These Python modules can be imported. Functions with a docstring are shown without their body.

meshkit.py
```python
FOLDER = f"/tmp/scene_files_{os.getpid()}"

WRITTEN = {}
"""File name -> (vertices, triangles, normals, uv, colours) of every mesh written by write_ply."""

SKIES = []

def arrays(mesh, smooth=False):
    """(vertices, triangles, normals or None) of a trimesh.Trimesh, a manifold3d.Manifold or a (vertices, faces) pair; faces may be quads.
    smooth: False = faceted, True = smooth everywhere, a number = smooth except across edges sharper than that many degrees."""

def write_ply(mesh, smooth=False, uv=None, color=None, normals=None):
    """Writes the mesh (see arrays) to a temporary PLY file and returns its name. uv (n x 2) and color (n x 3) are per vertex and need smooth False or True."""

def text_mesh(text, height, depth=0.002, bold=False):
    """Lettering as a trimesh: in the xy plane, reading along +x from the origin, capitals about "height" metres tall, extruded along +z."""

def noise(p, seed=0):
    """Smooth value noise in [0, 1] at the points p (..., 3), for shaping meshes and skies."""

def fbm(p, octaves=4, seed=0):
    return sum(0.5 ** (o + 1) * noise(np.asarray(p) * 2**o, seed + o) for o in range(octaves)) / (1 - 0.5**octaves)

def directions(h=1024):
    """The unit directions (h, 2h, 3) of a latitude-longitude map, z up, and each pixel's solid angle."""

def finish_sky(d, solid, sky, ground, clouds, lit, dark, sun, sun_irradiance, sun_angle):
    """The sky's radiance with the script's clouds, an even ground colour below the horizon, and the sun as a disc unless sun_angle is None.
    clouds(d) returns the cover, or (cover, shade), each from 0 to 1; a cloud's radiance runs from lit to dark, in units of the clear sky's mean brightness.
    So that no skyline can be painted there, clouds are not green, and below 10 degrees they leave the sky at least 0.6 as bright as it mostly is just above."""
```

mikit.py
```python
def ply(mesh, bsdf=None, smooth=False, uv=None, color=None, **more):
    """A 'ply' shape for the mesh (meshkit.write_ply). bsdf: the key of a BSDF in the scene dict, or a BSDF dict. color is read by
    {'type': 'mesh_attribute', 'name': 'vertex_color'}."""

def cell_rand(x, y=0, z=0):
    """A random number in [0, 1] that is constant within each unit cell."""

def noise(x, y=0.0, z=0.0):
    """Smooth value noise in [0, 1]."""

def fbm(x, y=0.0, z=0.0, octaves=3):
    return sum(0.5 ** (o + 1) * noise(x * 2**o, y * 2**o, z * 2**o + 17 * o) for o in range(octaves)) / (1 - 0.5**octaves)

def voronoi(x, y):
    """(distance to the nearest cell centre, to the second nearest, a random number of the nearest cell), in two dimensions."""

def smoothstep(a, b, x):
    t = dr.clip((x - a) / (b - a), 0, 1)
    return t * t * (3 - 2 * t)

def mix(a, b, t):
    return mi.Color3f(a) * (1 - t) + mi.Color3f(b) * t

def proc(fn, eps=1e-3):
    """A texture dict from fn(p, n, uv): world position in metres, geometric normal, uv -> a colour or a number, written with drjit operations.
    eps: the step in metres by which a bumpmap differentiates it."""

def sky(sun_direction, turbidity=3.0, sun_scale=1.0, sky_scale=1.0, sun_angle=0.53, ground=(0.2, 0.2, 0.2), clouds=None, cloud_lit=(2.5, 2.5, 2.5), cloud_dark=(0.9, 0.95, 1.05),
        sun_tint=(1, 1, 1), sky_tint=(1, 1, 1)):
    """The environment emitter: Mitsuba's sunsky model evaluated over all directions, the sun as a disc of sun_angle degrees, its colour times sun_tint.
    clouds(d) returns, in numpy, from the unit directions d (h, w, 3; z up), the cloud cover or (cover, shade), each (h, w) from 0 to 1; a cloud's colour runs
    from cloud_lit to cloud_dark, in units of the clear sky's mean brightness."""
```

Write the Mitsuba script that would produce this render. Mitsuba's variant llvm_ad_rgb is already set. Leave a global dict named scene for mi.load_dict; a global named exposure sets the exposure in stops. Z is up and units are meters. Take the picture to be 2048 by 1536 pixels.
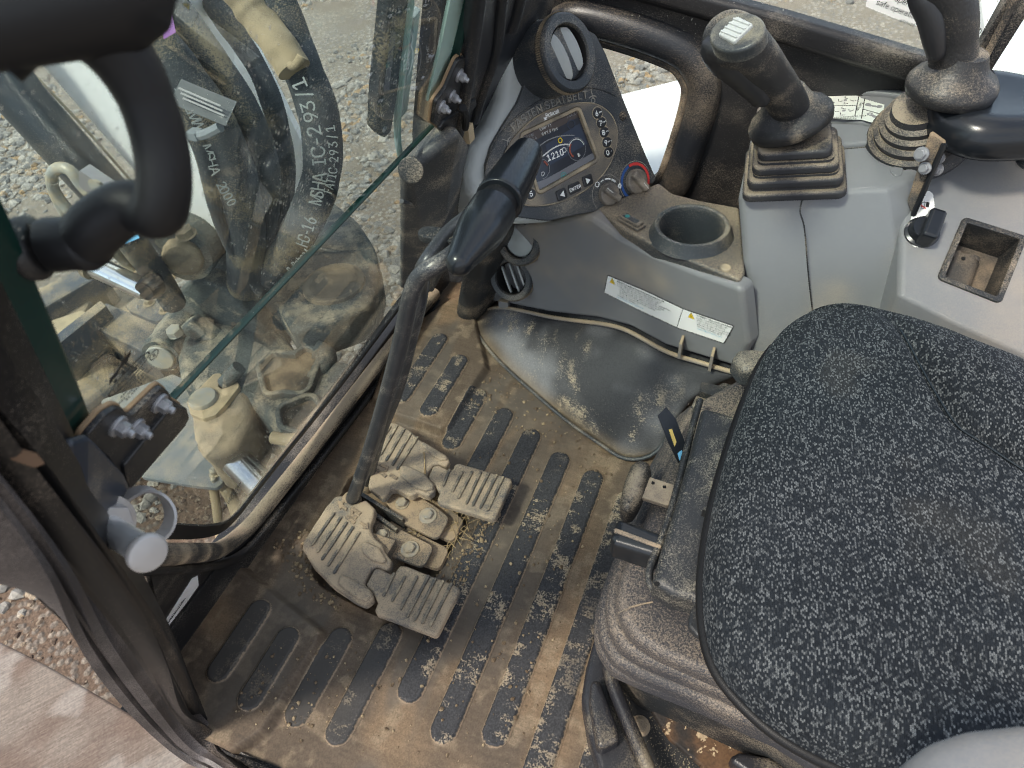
import math, random
import numpy as np, trimesh, manifold3d, mapbox_earcut, drjit as dr, mitsuba as mi, mikit, meshkit
from scipy.interpolate import CubicSpline
from shapely.geometry import Polygon
from shapely import affinity
T = mi.ScalarTransform4f
V = lambda *a: np.array(a, float)
scene, labels = {}, {}

# ---------------------------------------------------------------- camera, sky, exposure
# world: x forwards out of the windscreen, y to the left (the open door), z up; cab floor at z = 0
cam_at, cam_dir, cam_up = V(0, 0, 1.1), V(.3073, -.6131, -.7277), V(.2221, -.6968, .6820)
scene['camera'] = {'type': 'thinlens', 'fov': 73.92, 'fov_axis': 'x', 'near_clip': .02, 'far_clip': 200.0, 'aperture_radius': .0013, 'focus_distance': 1.12,
                   'to_world': T().look_at(origin=cam_at.tolist(), target=(cam_at + cam_dir).tolist(), up=cam_up.tolist())}
def cloud_fn(d):
    n = meshkit.fbm(d * [2.2, 2.2, 4.0], 4, 3)
    return np.clip((n - .30) * 3.0, .25, 1), np.clip((n - .5) * 1.4, 0, .5)
scene['sky_light'] = mikit.sky(V(.35, .60, 1.0), turbidity=3.5, sun_tint=(.90, .99, 1.12), sun_scale=.42, sun_angle=9.0, sky_scale=1.0, clouds=cloud_fn, cloud_lit=(1.9, 1.9, 1.9), ground=(.25, .23, .2))
exposure = 2.8

# ---------------------------------------------------------------- naming helpers
def numbered(k):
    if k not in labels and k not in scene and k not in used: used.add(k); return k
    i = 1
    while '%s_%03d' % (k, i) in used or '%s_%03d' % (k, i) in scene: i += 1
    k = '%s_%03d' % (k, i); used.add(k); return k
used = set()
def thing(name, label, cat=None, group=None, kind=None):
    k = numbered(name); labels[k] = {'label': label}
    if cat: labels[k]['category'] = cat
    if group: labels[k]['group'] = group
    if kind: labels[k]['kind'] = kind
    return k
def part(parent, name, mesh, mat, smooth=35, label=None, kind=None, **kw):
    k = numbered(parent + '__' + name)
    scene[k] = mikit.ply(mesh, mat, smooth, **kw)
    if label or kind:
        labels[k] = {}
        if label: labels[k]['label'] = label
        if kind: labels[k]['kind'] = kind
    return k
def single(name, mesh, mat, label, cat=None, group=None, kind=None, smooth=35, **kw):
    k = thing(name, label, cat, group, kind); scene[k] = mikit.ply(mesh, mat, smooth, **kw); return k

# ---------------------------------------------------------------- mesh helpers
FR = {'ws': ((0.757,-0.7,0.105), (0.00000,-1.00000,0.00000), (-0.46135,0.00000,0.88722), (-0.88722,-0.00000,-0.46135)),
 'pod': ((0.3248,-1.0202,0.4), (-0.55008,-0.83511,0.00000), (0.35079,-0.23106,0.90750), (-0.75787,0.49919,0.42005)),
 'dash': ((0.3248,-1.0202,0.4), (-0.91744,0.39787,0.00000), (0.00000,0.00000,1.00000), (0.39787,0.91744,-0.00000)),
 'ct': ((0.0608,-0.9607,0.5), (-0.98713,-0.09362,0.12964), (0.10363,-0.99195,0.07280), (0.12178,0.08529,0.98889)),
 'pt': ((-0.2812,-0.9691,0.46), (-0.99501,-0.04300,-0.09001), (-0.00000,-0.90230,0.43110), (-0.09976,0.42895,0.89780)),
 'cf': ((0.0608,-0.9607,0.5), (-0.98713,-0.09362,0.12964), (0.15053,-0.27048,0.95088), (-0.05395,0.95816,0.28109))}
def frame(o, r, u):
    r = V(*r); r /= np.linalg.norm(r); u = V(*u); u = u - r * (u @ r); u /= np.linalg.norm(u)
    return V(*o), r, u, np.cross(r, u)
FR = {k: tuple(V(*a) for a in v) for k, v in FR.items()}
XY = frame((0, 0, 0), (1, 0, 0), (0, 1, 0))
def at_z(z): return frame((0, 0, z), (1, 0, 0), (0, 1, 0))
def at_y(y): return frame((0, y, 0), (-1, 0, 0), (0, 0, 1))     # local x = -x, local y = z, normal +y
def at_x(x): return frame((x, 0, 0), (0, -1, 0), (0, 0, 1))     # local x = -y, local y = z, normal -x
def shift(F, d): return F[0] + F[3] * d, F[1], F[2], F[3]
def fr_at(F, x, y, d=0, ang=0):
    o, r, u, n = F; c, s = math.cos(ang), math.sin(ang)
    return o + r * x + u * y + n * d, r * c + u * s, u * c - r * s, n
def put(mesh, F):
    o, r, u, n = F; v = np.asarray(mesh.vertices)
    return trimesh.Trimesh(o + v[:, :1] * r + v[:, 1:2] * u + v[:, 2:3] * n, mesh.faces, process=False)
def to_local(F, pts): 
    q = np.asarray(pts, float) - F[0]; return np.stack([q @ F[1], q @ F[2]], 1)
def join(*ms):
    return trimesh.util.concatenate([m for m in ms if m is not None])
def spl(pts, m=40, closed=False):
    p = np.asarray(pts, float)
    if closed: p = np.vstack([p, p[:1]])
    t = np.concatenate([[0], np.cumsum(np.linalg.norm(np.diff(p, axis=0), axis=1) ** .6)])
    c = CubicSpline(t, p, bc_type='periodic' if closed else 'natural')
    s = np.linspace(0, t[-1], m + (1 if closed else 0)); q = c(s)
    return q[:-1] if closed else q
def rounded(poly, r, r_in=None, seg=5):
    P = Polygon([tuple(p) for p in np.asarray(poly)[:, :2]]).buffer(0)
    q = P.buffer(-r, quad_segs=seg).buffer(r, quad_segs=seg)
    if r_in: q = q.buffer(r_in, quad_segs=seg).buffer(-r_in, quad_segs=seg)
    if q.geom_type != 'Polygon': q = max(q.geoms, key=lambda g: g.area)
    return np.array(q.simplify(1.2e-4).exterior.coords)[:-1]
def ccw(p, want=1):
    p = np.asarray(p, float)[:, :2]; x, y = p[:, 0], p[:, 1]
    a = (x * np.roll(y, -1) - y * np.roll(x, -1)).sum()
    return p if a * want > 0 else p[::-1]
def inset(p, d):
    e = np.roll(p, -1, 0) - p; n = np.stack([-e[:, 1], e[:, 0]], 1); n /= np.linalg.norm(n, axis=1, keepdims=True) + 1e-12
    m = np.roll(n, 1, 0); k = 1 + (n * m).sum(1, keepdims=True)
    return p + d * (n + m) / np.maximum(k, .5)
def slab(poly, z0, z1, bev=0, seg=2, holes=(), base=True, low=0):
    """A plate with this outline from z0 to z1, its upper edges rounded by bev, its lower by low."""
    rings = [ccw(poly)] + [ccw(h, -1) for h in holes]
    steps = []
    if low:
        for k in range(seg + 1):
            a = math.pi / 2 * k / seg; steps.append((low * (1 - math.sin(a)), z0 + low * (1 - math.cos(a))))
    else: steps.append((0, z0))
    if bev:
        for k in range(seg + 1):
            a = math.pi / 2 * k / seg; steps.append((bev * (1 - math.cos(a)), z1 - bev + bev * math.sin(a)))
    else: steps.append((0, z1))
    vs, fs, at = [], [], 0
    for r in rings:
        n = len(r)
        for d, zz in steps:
            q = inset(r, d) if d else r
            vs.append(np.column_stack([q, np.full(n, zz)]))
        i = np.arange(n); j = (i + 1) % n
        for s in range(len(steps) - 1):
            a, b = at + s * n, at + (s + 1) * n
            fs += [np.stack([a + i, a + j, b + j], 1), np.stack([a + i, b + j, b + i], 1)]
        at += n * len(steps)
    v = np.vstack(vs)
    def cap(level, flip):
        idx, off, start = [], [], 0
        for r in rings:
            n = len(r); idx.append(np.arange(start + level * n, start + level * n + n)); start += n * len(steps)
        idx = np.concatenate(idx); ends = np.cumsum([len(r) for r in rings]).astype(np.uint32)
        t = mapbox_earcut.triangulate_float64(np.ascontiguousarray(v[idx][:, :2]), ends).reshape(-1, 3)
        a = v[idx][t][:, :, :2]; s = np.cross(a[:, 1] - a[:, 0], a[:, 2] - a[:, 0])
        t = np.where((s > 0)[:, None], t, t[:, ::-1]); return idx[t[:, ::-1] if flip else t]
    fs.append(cap(len(steps) - 1, False))
    if base: fs.append(cap(0, True))
    return trimesh.Trimesh(v, np.vstack(fs), process=False)
def rect(x0, x1, y0, y1, r=0, seg=4):
    p = [(x0, y0), (x1, y0), (x1, y1), (x0, y1)]
    return rounded(p, r, seg=seg) if r else np.array(p, float)
def box(x0, x1, y0, y1, z0, z1, b=.002, r=0):
    return slab(rect(x0, x1, y0, y1, r), z0, z1, b, 2, low=b)
def loft(rings, closed=True, caps=(True, True)):
    n = len(rings[0]); v = np.vstack(rings); fs = []
    i = np.arange(n if closed else n - 1); j = (i + 1) % n
    for s in range(len(rings) - 1):
        a, b = s * n, (s + 1) * n
        fs += [np.stack([a + i, a + j, b + j], 1), np.stack([a + i, b + j, b + i], 1)]
    vs = [v]
    for c, s, fl in ((caps[0], 0, True), (caps[1], len(rings) - 1, False)):
        if c and closed:
            k = sum(len(q) for q in vs); vs.append(np.mean(rings[s], 0)[None]); a = s * n
            t = np.stack([a + i, a + j, np.full(len(i), k)], 1); fs.append(t[:, ::-1] if fl else t)
    return trimesh.Trimesh(np.vstack(vs), np.vstack(fs), process=False)
def tube(pts, r, n=12, caps=True, flat=1.0, up=None):
    p = np.asarray(pts, float); r = np.broadcast_to(r, (len(p),))
    t = np.gradient(p, axis=0); t /= np.linalg.norm(t, axis=1, keepdims=True) + 1e-12
    a = np.cross(t[0], up if up is not None else ([0, 0, 1] if abs(t[0][2]) < .9 else [1, 0, 0])); a /= np.linalg.norm(a); rings = []
    ang = np.arange(n) * 2 * np.pi / n
    for k in range(len(p)):
        a = a - t[k] * (a @ t[k]); a /= np.linalg.norm(a); b = np.cross(t[k], a)
        rings.append(p[k] + r[k] * (np.cos(ang)[:, None] * a + flat * np.sin(ang)[:, None] * b))
    return loft(rings, True, (caps, caps))
def sweep(pts, sec, up):
    """A section (x across, y along up) carried along the path."""
    p = np.asarray(pts, float); t = np.gradient(p, axis=0); t /= np.linalg.norm(t, axis=1, keepdims=True); rings = []
    for k in range(len(p)):
        u = np.asarray(up if np.ndim(up) == 1 else up[k], float); u = u - t[k] * (u @ t[k]); u /= np.linalg.norm(u); a = np.cross(t[k], u)
        rings.append(p[k] + np.outer(sec[:, 0], a) + np.outer(sec[:, 1], u))
    return loft(rings)
def lathe(prof, n=32, F=XY, caps=(True, True)):
    ang = np.arange(n) * 2 * np.pi / n
    rings = [np.stack([r * np.cos(ang), r * np.sin(ang), np.full(n, h)], 1) for r, h in prof]
    return put(loft(rings, True, caps), F)
def frame_z(o, d, hint=(0, 0, 1)):
    d = V(*d); d /= np.linalg.norm(d); r = np.cross(V(*hint), d)
    if np.linalg.norm(r) < 1e-6: r = V(1, 0, 0)
    r /= np.linalg.norm(r); return V(*o), r, np.cross(d, r), d
def ngon(r, n=6, a0=0, cx=0, cy=0):
    a = np.arange(n) * 2 * np.pi / n + a0; return np.stack([cx + r * np.cos(a), cy + r * np.sin(a)], 1)
def stadium(x0, y0, x1, y1, w, seg=6):
    d = V(x1 - x0, y1 - y0); d /= np.linalg.norm(d); a0 = math.atan2(d[1], d[0])
    a = a0 + np.linspace(math.pi / 2, 3 * math.pi / 2, seg + 1); b = a0 + np.linspace(-math.pi / 2, math.pi / 2, seg + 1)
    return np.vstack([np.stack([x0 + w * np.cos(a), y0 + w * np.sin(a)], 1), np.stack([x1 + w * np.cos(b), y1 + w * np.sin(b)], 1)])
def bolt_mesh(F, r=.009, h=.007, washer=1.45, shank=0, ang=.3):
    ms = [lathe([(0, 0), (r * washer, 0), (r * washer, .0018), (r * washer * .96, .0025), (0, .0025)], 20, F)] if washer else []
    ms.append(put(slab(ngon(r, 6, ang), .002, .002 + h, .0012, 2), F))
    ms.append(lathe([(r * .78, .002 + h - .0004), (r * .74, .0028 + h), (0, .0028 + h)], 20, F))
    if shank: ms.append(lathe([(r * .52, h), (r * .52, h + shank - .001), (r * .42, h + shank), (0, h + shank)], 14, F))
    return join(*ms)
def lettering(text, h, F, x=0, y=0, d=.0004, ang=0, bold=False, center=True, depth=.0003):
    m = meshkit.text_mesh(text, h, depth, bold); v = m.vertices.copy()
    if center: v[:, 0] -= (v[:, 0].min() + v[:, 0].max()) / 2
    m = trimesh.Trimesh(v, m.faces, process=False); return put(m, fr_at(F, x, y, d, ang))
def ring2(r0, r1, a0, a1, n=24, cx=0, cy=0):
    a = np.linspace(a0, a1, n)
    return np.vstack([np.stack([cx + r1 * np.cos(a), cy + r1 * np.sin(a)], 1), np.stack([cx + r0 * np.cos(a[::-1]), cy + r0 * np.sin(a[::-1])], 1)])
def rough(mesh, amp, scale, seed=0, octaves=3):
    v = np.asarray(mesh.vertices); n = np.asarray(mesh.vertex_normals)
    return trimesh.Trimesh(v + n * ((meshkit.fbm(v * scale, octaves, seed) - .5) * 2 * amp)[:, None], mesh.faces, process=False)
def strip_poly(pts, w):
    """Outline of a band of half-width w along a 2-D polyline."""
    p = np.asarray(pts, float)[:, :2]; t = np.gradient(p, axis=0); t /= np.linalg.norm(t, axis=1, keepdims=True); n = np.stack([-t[:, 1], t[:, 0]], 1)
    w = np.broadcast_to(w, (len(p),))[:, None]
    return np.vstack([p + n * w, (p - n * w)[::-1]])

# ---------------------------------------------------------------- materials
noise, fbm, smoothstep, mix, cell_rand, voronoi = mikit.noise, mikit.fbm, mikit.smoothstep, mikit.mix, mikit.cell_rand, mikit.voronoi
DUST = (.33, .25, .165)
def dusty(base, amount=.3, up=.3, scale=18., dust=DUST, fine=.35, soft=.16, var=.25, seed=0.):
    """Base colour with dust that settles on what faces up, patchy, breaking up into grains at its edges."""
    def fn(p, n, uv):
        a = fbm(p.x * scale + seed, p.y * scale, p.z * scale, 3)
        g = .5 * noise(p.x * 700, p.y * 700, p.z * 700) + .5 * noise(p.x * 1500, p.y * 1500, p.z * 1500)
        m = smoothstep(-soft - .1, soft + .1, a - 1 + amount + up * dr.maximum(n.z, 0) + (g - .5) * fine)
        return mix(mi.Color3f(*base) * (1 - var * .5 + var * g), mi.Color3f(*dust) * (.72 + .5 * a), m * .92)
    return mikit.proc(fn)
def bump(fn, bs, scale=1.0, eps=4e-4): return {'type': 'bumpmap', 'arbitrary': mikit.proc(fn, eps), 'scale': scale, 'bsdf': bs}
def pr(color, rough=.5, metallic=0., spec=.5, **kw):
    c = {'type': 'rgb', 'value': list(color)} if isinstance(color, (tuple, list)) else color
    return {'type': 'principled', 'base_color': c, 'roughness': rough, 'metallic': metallic, 'specular': spec, **kw}
def two(b): return {'type': 'twosided', 'bsdf': b}
def mat(name, b, sided=True): scene[name] = two(b) if sided else b; return name

def grain(p, n, uv): return noise(p.x * 900, p.y * 900, p.z * 900) * .00012
def leather(p, n, uv):
    a = noise(p.x * 420, p.y * 420, p.z * 420); b = noise(p.x * 260 + 5, p.y * 260, p.z * 260); return (a * .6 + b * .4) * .0005
mat('grey_plastic', bump(grain, pr(dusty((.178, .182, .188), .16, .08, 9., (.36, .29, .2), .2, .3, .08), .42)))
mat('grey_dusty', bump(grain, pr(dusty((.2, .2, .2), .42, .5, 12., (.42, .32, .2), .3, .2, .08), .55)))
mat('shell_plastic', bump(grain, pr(dusty((.34, .365, .355), .2, .1, 8., (.4, .34, .22), .2, .3, .08), .4)))
mat('fascia_plastic', bump(grain, pr(dusty((.034, .040, .046), .26, .10, 16., (.28, .24, .18), .9, .2, .8), .5)))
mat('bezel_plastic', pr(dusty((.075, .075, .075), .36, .1, 22., (.3, .24, .16), .35, .3, .3), .45))
mat('black_plastic', bump(grain, pr(dusty((.017, .019, .021), .22, .08, 20., (.26, .21, .15), .9, .22, .8), .5)))
mat('black_paint', pr((.012, .014, .017), .28))
mat('black_gloss', pr((.009, .011, .014), .26, spec=.4, clearcoat=.2, clearcoat_gloss=.8))
mat('black_matte', pr((.008, .008, .009), .5, spec=.3))
mat('dark_frame', pr(dusty((.012, .012, .013), .14, .06, 14., (.22, .19, .15), .9, .22, .6, 3.), .45))
mat('pillar_paint', bump(grain, pr(dusty((.009, .009, .010), .06, .03, 12., (.20, .17, .14), 1.0, .2, .6, 8.), .36, spec=.3)))
mat('rubber_seal', pr(dusty((.024, .023, .022), .40, .32, 20., (.30, .235, .16), .9, .2, .6), .75))
mat('jamb_seal', pr(dusty((.010, .0095, .010), .10, .05, 10., (.19, .15, .12), .9, .25, .4), .42, spec=.35))
mat('joystick_rubber', bump(leather, pr(dusty((.020, .020, .021), .18, .16, 30., (.26, .21, .15), .9, .22, .5), .46)))
mat('bellows_rubber', pr(dusty((.028, .028, .031), .06, .60, 24., (.27, .215, .15), .7, .16, .3), .55))
mat('pedal_metal', pr(dusty((.10, .098, .094), .50, .14, 26., (.37, .28, .185), .9, .22, .5), .75))
mat('plate_metal', pr(dusty((.07, .068, .065), .46, .16, 28., (.33, .235, .145), .9, .22, .5, 9.), .75))
mat('tube_steel', pr(dusty((.052, .054, .060), .14, .06, 40., (.3, .27, .23), .9, .22, .4), .36, .4))
mat('zinc', pr((.36, .36, .37), .45, .7))
mat('bolt_dusty', pr(dusty((.30, .29, .265), .55, .1, 90., (.38, .30, .2), .5, .3, .1), .6, .3))
mat('chrome', pr((.85, .87, .9), .12, 1.))
mat('white_paint', pr((.80, .80, .78), .3))
mat('white_print', pr((.78, .78, .75), .5))
mat('black_print', pr((.012, .012, .012), .5))
mat('ink_grey', pr((.22, .22, .22), .5))
mat('yellow_print', pr((.75, .52, .02), .45))
mat('red_print', pr((.6, .05, .045), .5))
mat('blue_print', pr((.03, .085, .26), .5))
mat('light_blue_print', pr((.12, .35, .55), .5))
mat('green_print', pr((.05, .28, .25), .4))
mat('mark_white', pr((.62, .62, .58), .5))
mat('shadow_black', pr((.006, .006, .006), .9))

# ---------------------------------------------------------------- setting: gravel yard
GZ = -.85
def gravel_col(p, n, uv):
    d1, d2, c = voronoi(p.x * 34, p.y * 34); e1, e2, c2 = voronoi(p.x * 15 + 3, p.y * 15)
    big = fbm(p.x * 1.3, p.y * 1.3, 0, 3); f = noise(p.x * 240, p.y * 240)
    base = mix((.27, .235, .19), (.20, .165, .125), big)
    st = mix((.17, .165, .155), (.42, .38, .32), c)
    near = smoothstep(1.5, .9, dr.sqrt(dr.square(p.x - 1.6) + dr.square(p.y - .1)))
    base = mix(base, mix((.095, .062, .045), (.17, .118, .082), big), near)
    k = smoothstep(.46, .3, d1) * smoothstep(.35, .6, fbm(p.x * 3, p.y * 3, 4., 2) + .25 * c2) * (1 - near * .6)
    return mix(base, st, k) * (.72 + .5 * f)
def gravel_h(p, n, uv):
    d1, d2, c = voronoi(p.x * 34, p.y * 34); return dr.maximum(.45 - d1, 0) * .022 + noise(p.x * 150, p.y * 150) * .004
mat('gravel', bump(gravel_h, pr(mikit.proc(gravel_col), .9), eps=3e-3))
gx, gy = np.meshgrid(np.linspace(0, 1, 90), np.linspace(0, 1, 90), indexing='ij')
def ground_mesh(x0, x1, y0, y1, n):
    gx, gy = np.meshgrid(np.linspace(x0, x1, n), np.linspace(y0, y1, n), indexing='ij')
    gz = GZ + (meshkit.fbm(np.stack([gx * .9, gy * .9, gx * 0], -1), 4, 5) - .5) * .10
    i = np.arange(n - 1)[:, None] * n + np.arange(n - 1)[None]; i = i.ravel()
    return trimesh.Trimesh(np.stack([gx, gy, gz], -1).reshape(-1, 3), np.vstack([np.stack([i, i + n, i + n + 1], 1), np.stack([i, i + n + 1, i + 1], 1)]), process=False)
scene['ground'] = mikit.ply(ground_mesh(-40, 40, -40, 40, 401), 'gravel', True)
labels['ground'] = {'label': 'pale compacted gravel yard seen through the windows', 'kind': 'structure'}
rng = np.random.default_rng(7)
def stones(n, x0, x1, y0, y1, smin, smax, clump, seed):
    r = np.random.default_rng(seed); x, y = r.uniform(x0, x1, n * 4), r.uniform(y0, y1, n * 4)
    w = meshkit.fbm(np.stack([x * 1.1, y * 1.1, x * 0 + seed], -1), 3, seed); keep = np.argsort(-(w + r.uniform(0, clump, n * 4)))[:n]
    x, y = x[keep], y[keep]; base = trimesh.creation.icosahedron(); vs, fs = [], []
    z = GZ + (meshkit.fbm(np.stack([x * .9, y * .9, x * 0], -1), 4, 5) - .5) * .10
    for k in range(n):
        s = smin + (smax - smin) * r.random() ** 2.2; v = base.vertices * (1 + r.uniform(-.28, .28, (12, 1))) * V(s * r.uniform(.7, 1.3), s * r.uniform(.7, 1.1), s * r.uniform(.4, .7))
        a = r.uniform(0, 6.28); c, q = math.cos(a), math.sin(a); v = v @ np.array([[c, q, 0], [-q, c, 0], [0, 0, 1]])
        vs.append(v + [x[k], y[k], z[k] + s * .12]); fs.append(base.faces + 12 * k)
    return trimesh.Trimesh(np.vstack(vs), np.vstack(fs), process=False)
def stone_col(p, n, uv):
    c = cell_rand(dr.floor(p.x * 21), dr.floor(p.y * 21)); f = noise(p.x * 160, p.y * 160, p.z * 160)
    return mix(mix((.16, .155, .145), (.40, .37, .32), c), (.36, .25, .14), smoothstep(.78, .95, cell_rand(dr.floor(p.x * 21), dr.floor(p.y * 21), 5))) * (.7 + .55 * f)
mat('stone', pr(mikit.proc(stone_col), .85))
k = thing('gravel_stones', 'loose grey and tan stones scattered over the gravel yard', 'gravel', kind='stuff')
scene[k] = mikit.ply(join(stones(6500, 1.2, 5.5, -6.5, -1.2, .010, .038, .3, 1), stones(2600, 1.8, 6.5, -3.2, -.2, .008, .030, .5, 2), stones(2600, -2.2, 1.2, -6.5, -3.2, .010, .035, .3, 3)), 'stone', False)
k = thing('soil_clods', 'brown soil clods and small stones on the dark ground below the door', 'soil', kind='stuff')
scene[k] = mikit.ply(stones(1100, 1.5, 2.6, -.9, .25, .004, .014, .6, 4), mat('soil_stone', pr(mikit.proc(lambda p, n, uv: mix((.10, .068, .05), (.26, .20, .145), smoothstep(.3, .9, cell_rand(dr.floor(p.x * 40), dr.floor(p.y * 40)))) * (.7 + .5 * noise(p.x * 200, p.y * 200))), .9)), False)

# ---------------------------------------------------------------- outside: crawler track, undercarriage, swing casting, boom, hoses
def track_col(p, n, uv):
    a = fbm(p.x * 7, p.y * 7, 1., 3); s = noise(p.x * 40 + p.y * 30, p.y * 300 - p.x * 390, 2.); b = fbm(p.x * 16 + 9, p.y * 16, 3., 3)
    return mix(mix((.21, .172, .142), (.155, .11, .085), smoothstep(.35, .62, a)), (.28, .245, .215), smoothstep(.46, .7, b) * .8) * (.80 + .34 * s) * (.85 + .3 * noise(p.x * 300, p.y * 300))
mat('track_rubber', bump(lambda p, n, uv: noise(p.x * 40 + p.y * 30, p.y * 300 - p.x * 390, 2.) * .0005, pr(mikit.proc(track_col), .8), eps=1e-3))
tp = spl([(1.3383,-0.0988,-0.22),(1.1752,-0.0977,-0.22),(1.0448,-0.0918,-0.22),(0.8953,-0.084,-0.22),(0.8416,-0.079,-0.22),(0.7238,-0.0648,-0.22)], 24)
tp = np.array(tp)
k = thing('crawler_track', 'dusty brown crawler track top in the lower left corner below the door sill', 'track')
edge = tp[:, :2]; far = np.array([(.55, -.4), (.55, .75), (1.6, .75)])
part(k, 'belt', slab(np.vstack([edge, far]), -.25, -.22, .006, 3), 'track_rubber', 35)
part(k, 'roller_frame', box(.5, 1.02, -.2, .6, -.70, -.30), 'dark_frame')

def cast_fn(p, n, uv):
    a = fbm(p.x * 11, p.y * 11, p.z * 11, 3); b = fbm(p.x * 34 + 4, p.y * 34, p.z * 34, 3); g = noise(p.x * 330, p.y * 330, p.z * 330)
    m = smoothstep(.55, .74, a * .55 + b * .35 + g * .10 + .12 * n.z)
    return mix(mi.Color3f(.075, .086, .082) * (.6 + .8 * g), mi.Color3f(.28, .245, .18) * (.7 + .5 * b), m)
mat('cast_metal', bump(lambda p, n, uv: noise(p.x * 170, p.y * 170, p.z * 170) * .0012, pr(mikit.proc(cast_fn), .72), eps=2e-3))
mat('mud_metal', pr(dusty((.12, .11, .092), .55, .12, 20., (.33, .26, .17), .6, .3, .5), .85))
mat('tan_plate', pr(dusty((.30, .24, .16), .55, .1, 30., (.42, .33, .2), .4, .3, .3), .7))
mat('frame_paint', pr(dusty((.060, .072, .085), .30, .16, 9., (.40, .30, .17), .8, .2, .3, 5.), .42))
mat('deck_grey', pr(dusty((.17, .19, .20), .22, .1, 26., (.33, .29, .2), .5, .3, .4), .5))
mat('barrel_paint', pr(dusty((.040, .047, .054), .16, .1, 7., (.30, .26, .19), .9, .2, .3), .3))
mat('pin_steel', pr(dusty((.30, .31, .285), .42, .1, 40., (.40, .33, .21), .3, .3, .1), .5, .2))
def hose_fn(p, n, uv):
    w = noise(p.x * 40, p.y * 40, p.z * 900); a = fbm(p.x * 13, p.y * 13, p.z * 13, 3); g = noise(p.x * 520, p.y * 520, p.z * 520)
    return mix(mi.Color3f(.040, .047, .052) * (.6 + .8 * g) * (.75 + .5 * w), mi.Color3f(.22, .18, .115), smoothstep(.54, .8, a + (g - .5) * .5))
mat('hose_cloth', bump(lambda p, n, uv: noise(p.x * 300, p.y * 300, p.z * 1100) * .0009, pr(mikit.proc(hose_fn), .8), eps=1e-3))
mat('hose_print', pr((.40, .42, .40), .7))
mat('hose_tan', pr(dusty((.12, .10, .07), .72, .1, 20., (.36, .28, .17), .6, .3, .4), .85))

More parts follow.
